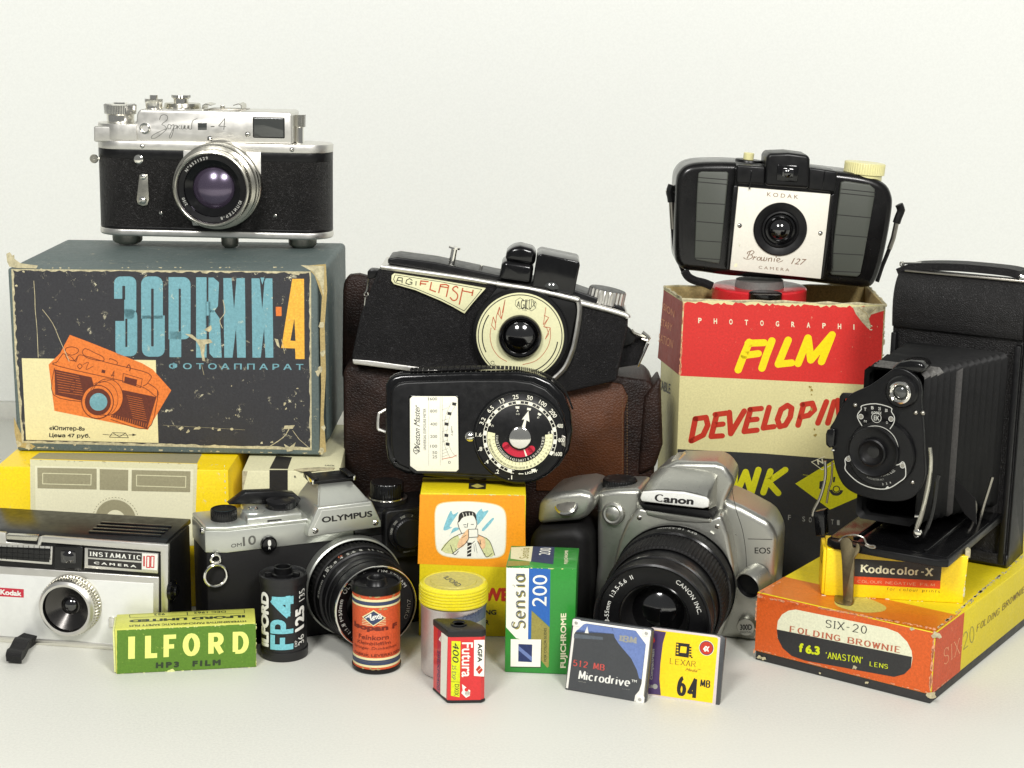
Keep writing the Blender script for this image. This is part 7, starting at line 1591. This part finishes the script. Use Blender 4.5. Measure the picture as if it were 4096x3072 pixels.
# ---------------------------------------------------------------- folding bellows camera
def folding():
    v = V6; zb = SX[0] + .01; C = zf(v, 1085, 1512, zb); yw = -31; W_ = 7.3; th = R_(yw); ex = Vector((math.cos(th), math.sin(th), 0)); A = C - ex * W_
    r = thing('folding_camera', 'black folding bellows camera with its bed down, standing on the orange and yellow carton', 'camera', (A.x, A.y, zb), (0, 0, yw))
    F = Face(MB(), r, view=v); H = F.p(1150, 140)[1]; p = F.p; print('fold', A, C, 'H', H, F.p(555, 110), F.p(1175, 150))
    ztop = F.p(640, 110)[1]; D = 3.3
    # body
    pro = [(.2, 0), (D, 0), (D + .1, .5), (D + .1, ztop - 1.8), (D - .3, ztop - .5), (2.2, ztop - .05), (.95, ztop - .05), (.25, ztop - .6), (-.05, ztop - 1.6), (.1, ztop - 3.1), (.35, ztop - 3.7), (.35, 1.2), (.1, .8)]
    m = MB(); m.prism(smooth(pro, 3, True), 0, W_, 'hide_smooth', 'yz', .12, 3); m.obj('body', r)
    m = MB(); m.prism([(y * 1.0 - .02, z) for y, z in smooth(pro, 3, True)], W_ + .01, W_ + .12, 'blk', 'yz', .03); m.obj('end_plate', r)
    m = MB(); m.box(W_ - .35, W_ - .05, -.12, .45, .3, ztop - 3.4, 'blk', .05); m.obj('bed_frame', r); m = MB(); m.box(.05, .35, -.12, .45, .3, ztop - 3.4, 'blk', .05); m.obj('bed_frame', r)
    m = MB(); zz_ = ztop - .06; m.box(.3, W_ - .1, .75, .92, zz_, zz_ + .12, 'steel', .04); m.box(.3, W_ - .1, 1.1, 1.24, zz_, zz_ + .1, 'steel', .04); m.obj('top_rail', r)
    m = MB(); KH = Face(MB(), r, (0, 1.6, 0), view=U4); hp = smooth([(a_, 1.6, b_) for a_, b_ in KH.P([(290, 175), (420, 130), (600, 116), (900, 120), (1200, 142), (1500, 175), (1630, 205)])], 5); m.strip(hp, (0, 1.4, 0), .42, 'hide_fine'); m.obj('carrying_handle', r)
    for x in (.0, 5.6):
        m = MB(); m.tube([(x + .0, 1.2, zz_ + .32), (x + .15, 1.2, zz_ + .42), (x + 1.1, 1.25, zz_ + .5)] if x < 1 else [(5.3, 1.2, zz_ + .62), (6.9, 1.15, zz_ + .25), (7.2, 1.2, zz_ + .25)], .07, 'chrome', 8); m.tube([(x + .12 * math.cos(t) + (0 if x < 1 else 1.5), 1.2, zz_ + .35 + .12 * math.sin(t)) for t in [i * .7 for i in range(9)]], .05, 'chrome', 6, closed=True); m.obj('handle_loop', r)
    m = MB(); m.lathe((W_ + .1, 1.7, ztop - 2.3), (1, 0, 0), [(.95, 0), (.95, .1), (.88, .16), (.82, .12), (0, .14)], 'chrome', 40); m.obj('winding_key', r)
    m = MB(); c = Face(m, r, (0, .0, 0), view=U4).p(755, 845); m.dome((c[0], .35, c[1]), (0, -1, 0), .09, .06, 'chrome', 12, 3); m.obj('stud', r)
    # bed
    zbed = 3.05; L = 9.7
    m = MB(); m.prism([(.35, -L + .35), (.9, -L), (W_ - 1.0, -L), (W_ - .45, -L + .35), (W_ - .35, .2), (.3, .2)], zbed - .42, zbed, 'blk', 'xy', .06, 2); m.prism([(.5, -L + .5), (W_ - .6, -L + .5), (W_ - .5, .1), (.45, .1)], zbed - .0, zbed + .05, 'blk_gloss', 'xy', .02)
    m.obj('bed', r)
    Gf = Face(MB(), r, (0, -L, 0), view=U3); print('bed L', Gf.p(140, 720), Gf.p(1500, 960), 'W', W_)
    for x in (1.6, W_ - 1.9): m = MB(); m.box(x, x + .22, -L + .8, .1, zbed + .05, zbed + .2, 'blk_gloss', .04); m.obj('rail', r)
    # standard
    yS = -8.3; v5 = T5; G = Face(MB(), r, (0, yS, 0), view=v5); c = G.p(425, 830); k = abs(G.p(575, 830)[0] - G.p(262, 830)[0]) / 2; print('std', c, k, G.p(460, 1175), G.p(690, 850), G.p(200, 560))
    big = smooth(G.P([(110, 700), (130, 830), (150, 950), (200, 1060), (280, 1120), (400, 1160), (540, 1175), (640, 1160), (700, 1110), (745, 1000), (740, 850), (735, 700), (720, 520), (722, 440), (705, 370), (660, 320), (600, 290), (540, 290), (480, 330), (380, 400), (290, 440), (240, 470), (180, 560), (140, 640)]), 4, True)
    m = MB(); m.prism(big, yS, yS + .35, 'blk', 'xz', .08, 3); m.obj('front_standard', r)
    m = MB(); cc = G.p(465, 850); kk = abs(G.p(690, 850)[0] - cc[0]); m.lathe((cc[0], yS + .1, cc[1]), (0, -1, 0), [(kk * 1.0, 0), (kk * 1.0, .35), (kk * .97, .42), (0, .43)], 'blk', 80)
    m.lathe((c[0], yS - .3, c[1]), (0, -1, 0), [(k * 1.05, 0), (k * 1.05, .18), (k * 1.0, .26), (k * .98, .24), (k * .6, .22), (k * .58, .45), (k * .52, .5), (k * .45, .36), (k * .25, .2, 'blk_matt'), (0, .24, 'blk_gloss')], 'blk', 72); sh = m.obj('shutter', r)
    m = MB(); N = Face(m, r, (0, yS - .325, 0), view=v5)
    nick = 'silver_ink'; cN = N.p(425, 815)
    kN = abs(N.p(570, 815)[0] - cN[0])
    N.ring(cN, kN * .985, kN * 1.02, nick, 3, -70, 55, 40); N.ring(cN, kN * .985, kN * 1.02, nick, 3, 55, 125, 20)
    N.zline([(330, 670), (300, 615), (305, 585), (325, 560), (330, 535), (420, 522), (520, 548), (525, 575), (545, 610), (540, 650), (515, 690)], .045, nick, 3, 3)
    N.zline([(290, 905), (265, 895), (245, 870), (218, 890), (220, 925), (222, 965), (300, 1040), (400, 1082), (500, 1085), (580, 1040), (615, 1010), (620, 975), (615, 930), (600, 908), (575, 925), (545, 930), (530, 922)], .05, nick, 3, 4)
    for x, y in ((322, 608), (522, 624), (238, 890), (598, 934)): q = N.p(x, y); N.ring(q, .10, .14, nick, 3, n=16); N.disc(q, .09, 'steel', 3, 14)
    for t, x, y in (('T', 350, 560), ('B', 398, 550), ('25', 445, 556), ('50', 490, 568)): N.text(t, (x - 8, y + 9), (x + 9, y + 10), (x - 8, y - 12), nick, 3, .02)
    q = N.p(425, 615); N.ring(q, .24, .27, nick, 3, n=24); N.text('EK', (408, 632), (446, 634), (408, 600), nick, 3, .01); N.text('KODEX', (392, 590), (458, 594), (394, 572), nick, 3, .01); N.text('M', (342, 645), (358, 648), (344, 630), nick, 3); N.text('D', (490, 655), (502, 656), (490, 640), nick, 3)
    N.atext('EASTMAN KODAK CO.', cN, kN * 1.32, kN * .125, 279, nick, 3, .012, inward=True, w=.95); N.atext('SHUTTER MADE IN U.S.A. BY', cN, kN * 1.14, kN * .07, 277, 'dim_ink', 3, 0, inward=True, w=.9); N.atext('ROCHESTER N.Y.', cN, kN * 1.50, kN * .08, 272, 'dim_ink', 3, 0, inward=True)
    N.atext('2   3   4', cN, kN * 1.72, kN * .10, 290, nick, 3, .0, inward=True); N.q([(482, 1086), (500, 1068), (518, 1084)], nick, 4)
    m.obj('engraving', sh)
    m = MB(); c2 = G.p(598, 440); k2 = abs(G.p(672, 440)[0] - c2[0]); m.lathe((c2[0], yS + .05, c2[1]), (0, -1, 0), [(k2 * 1.5, -.2), (k2 * 1.45, .25), (k2 * 1.3, .35), (k2 * 1.02, .36)], 'blk', 48)
    m.lathe((c2[0], yS + .05, c2[1]), (0, -1, 0), [(k2 * 1.02, .34), (k2 * 1.0, .5), (k2 * .85, .56), (k2 * .66, .48), (k2 * .62, .4)], 'chrome', 48); bf = m.obj('brilliant_finder', r)
    m = MB(); m.dome((c2[0], yS - .28, c2[1]), (0, -1, 0), k2 * .64, .14, 'glass_grey', 32, 5); m.obj('glass', bf)
    m = MB(); q = G.P([(510, 300), (560, 250), (640, 238), (720, 250), (745, 300), (700, 330)]); m.prism(q, yS + .1, yS + 1.5, 'blk_gloss', 'xz', .2, 4); m.obj('finder_hood', r)
    for x, y in ((284, 532), (685, 582), (732, 584), (664, 1044)):
        m = MB(); q = G.p(x, y); m.dome((q[0], yS - .02 + (.0 if x > 300 else 0), q[1]), (0, -1, 0), .13, .1, 'steel', 16, 4); m.obj('rivet', r)
    m = MB(); q = G.P([(170, 480), (185, 458), (245, 460), (250, 475), (200, 500), (185, 640), (175, 700), (162, 690)]); m.prism(q, yS + .2, yS + .45, 'blk_soft', 'xz', .03); q = G.P([(95, 720), (105, 690), (150, 682), (160, 700), (150, 800), (120, 815), (95, 790)]); m.prism(q, yS - .2, yS + .5, 'blk_gloss', 'xz', .12, 3); q = G.P([(135, 820), (155, 816), (158, 830), (136, 832)]); m.prism(q, yS - .25, yS, 'chrome', 'xz', .02); m.obj('shutter_lever', r)
    # bellows: square pleated rings tapering from the body to the standard
    bx0, bx1, bz0, bz1 = .7, W_ - .75, zbed + .3, ztop - 3.9; sx0, sx1 = cc[0] - kk * .78, cc[0] + kk * 1.0; sz0, sz1 = zbed + .9, G.p(600, 300)[1] - .1
    Gq = Face(MB(), r, (0, -2.0, 0), view=U4); 
    n = 26; rows = []; b = bmesh.new()
    for i in range(n + 1):
        t = i / n; y = .3 + (yS + .5 - .3) * t; s = t ** .9; jj = math.sin(i * 5.3) * .05 + math.sin(i * 1.7) * .04; x0 = jj + bx0 + (sx0 - bx0) * s; x1 = bx1 + (sx1 - bx1) * s; z0 = bz0 + (sz0 - bz0) * s; z1 = bz1 + (sz1 - bz1) * s; g = .20 if i % 2 else 0
        rows.append([b.verts.new(q) for q in ((x0 + g + .25, y, z0 + g), (x1 - g - .25, y, z0 + g), (x1 - g, y, z0 + g + .25), (x1 - g, y, z1 - g - .25), (x1 - g - .25, y, z1 - g), (x0 + g + .25, y, z1 - g), (x0 + g, y, z1 - g - .25), (x0 + g, y, z0 + g + .25))])
    for A_, B_ in zip(rows, rows[1:]):
        for i in range(8): b.faces.new((A_[i], A_[(i + 1) % 8], B_[(i + 1) % 8], B_[i]))
    bmesh.ops.recalc_face_normals(b, faces=b.faces); m = MB(); m.bm(b, 'blk_soft')
    plain('bellows_worn_highlight', (58, 56, 54), .6, grain=.15); plain('bellows_highlight', (84, 82, 78), .55, grain=.2)  # top pleats carry highlights in their colour; the stripe on the right is wear
    for j in range(len(m.f)):
        row, side = divmod(j, 8)
        if side in (1, 2) and row in (13, 14): m.fm[j] = 'bellows_worn_highlight'
        if side in (3, 4) and row in (17, 20, 22, 23, 24) : m.fm[j] = 'bellows_highlight' if row % 2 == 0 else 'bellows_worn_highlight'
    m.obj('bellows', r)
    # struts
    def strut(face_x, px, w_, view, mt='steel', name='strut', dx=0):
        S = Face(MB(), r, (face_x, 0, 0), (0, 1, 0), (0, 0, 1), view=view); q = S.P(px); m = MB(); m.tube([(face_x, a_, b_) for a_, b_ in smooth(q, 4)], w_, mt, 8, flat=.45); return m.obj(name, r)
    G3 = Face(MB(), r, (0, yS - .15, 0), view=U3)
    for pts in ([(1570, 0), (1560, 60), (1530, 220), (1490, 400), (1450, 540), (1412, 640), (1430, 690)], [(1670, 0), (1650, 60), (1640, 150), (1625, 260), (1600, 400), (1560, 540), (1500, 690)]):
        m = MB(); q = smooth(G3.P(pts), 5); m.tube([(a_, yS - .1, b_) for a_, b_ in q], .10, 'steel' if pts[0][0] < 1600 else 'blk_gloss', 8, flat=1.2); m.obj('strut', r)
    m = MB(); q = G.P([(740, 1150), (735, 1080), (742, 960), (760, 900)]); Gs = Face(MB(), r, (0, yS - .1, 0), view=v); q = smooth(Gs.P([(668, 1350), (672, 1310), (700, 1230), (730, 1110), (740, 1000), (735, 935)]), 5); m.tube([(a_, yS - .12, b_) for a_, b_ in q], .085, 'chrome_worn', 8, flat=1.2)
    q = Gs.p(676, 1340); m.lathe((q[0], yS - .1, q[1]), (0, -1, 0), [(.2, -.1), (.2, .1), (.12, .14), (0, .14)], 'chrome', 20); q = Gs.p(680, 1262); m.lathe((q[0], yS - .1, q[1]), (-1, -.4, 0), [(.08, 0), (.08, .2), (0, .22)], 'chrome', 12); m.obj('strut', r)
    m = MB(); q = smooth(Gs.P([(238, 1000), (238, 1080), (215, 1170), (185, 1230), (178, 1260)]), 5); m.tube([(a_, yS - .1, b_) for a_, b_ in q], .08, 'steel', 8, flat=1.1)
    q = smooth(Gs.P([(262, 1010), (258, 1090), (245, 1140), (235, 1205)]), 5); m.tube([(a_, yS + .2, b_) for a_, b_ in q], .06, 'brass_worn', 8); q = Gs.P([(185, 1240), (235, 1230), (240, 1350), (195, 1355)]); m.prism(q, yS - .2, yS + .4, 'blk_gloss', 'xz', .05); m.obj('strut', r)
    for pts in ([(1030, 1075), (1010, 1140), (985, 1220), (968, 1290)], [(948, 1180), (950, 1230), (942, 1280)]):
        Gk = Face(MB(), r, (0, -1.6, 0), view=v); m = MB(); q = smooth(Gk.P(pts), 4); m.tube([(a_, -1.6, b_) for a_, b_ in q], .09, 'steel', 8); m.obj('strut', r)
    m = MB(); Gk = Face(MB(), r, (0, -4, 0), view=v); m.prism(Gk.P([(790, 1060), (830, 1060), (950, 1180), (955, 1300), (900, 1250)]), -4.05, -3.95, 'blk_matt', 'xz'); m.obj('side_brace', r)
    # front foot (metal leg) and clip on the bed edge
    yL = -L - .12; G4 = Face(MB(), r, (0, yL, 0), view=U3)
    m = MB(); leg = smooth(G4.P([(592, 760), (600, 715), (640, 690), (690, 700), (722, 745), (728, 790), (760, 800), (770, 752), (795, 760), (806, 800), (795, 850), (760, 890), (745, 930), (740, 1100), (728, 1360), (722, 1410), (630, 1405), (622, 1340), (612, 1000), (600, 860)]), 3, True)
    m.prism(leg, yL - .12, yL + .03, 'brass_worn', 'xz', .04, 2)
    m.obj('support_leg', r)
    m = MB(); q = smooth(G4.P([(560, 735), (600, 700), (650, 678), (740, 668), (830, 700), (860, 760), (900, 785), (950, 790), (955, 812), (900, 808), (850, 780)]), 4); m.tube([(a_, yL + .12, b_) for a_, b_ in q], .055, 'steel', 8); m.obj('wire_clip', r)
    fz = .06; c = G4.p(670, 1400); m = MB(); T = Face(MB(), r, (0, 0, 0), (1, 0, 0), (0, 1, 0), view=U3); foot = [(a_, b_) for a_, b_ in smooth(T.P([(520, 1350), (560, 1320), (700, 1350), (740, 1400), (700, 1450), (600, 1440), (530, 1410)]), 3, True)]
    m.prism(foot, 0.0, .06, 'brass_worn', 'xy', .02); m.obj('leg_foot', r)
folding()
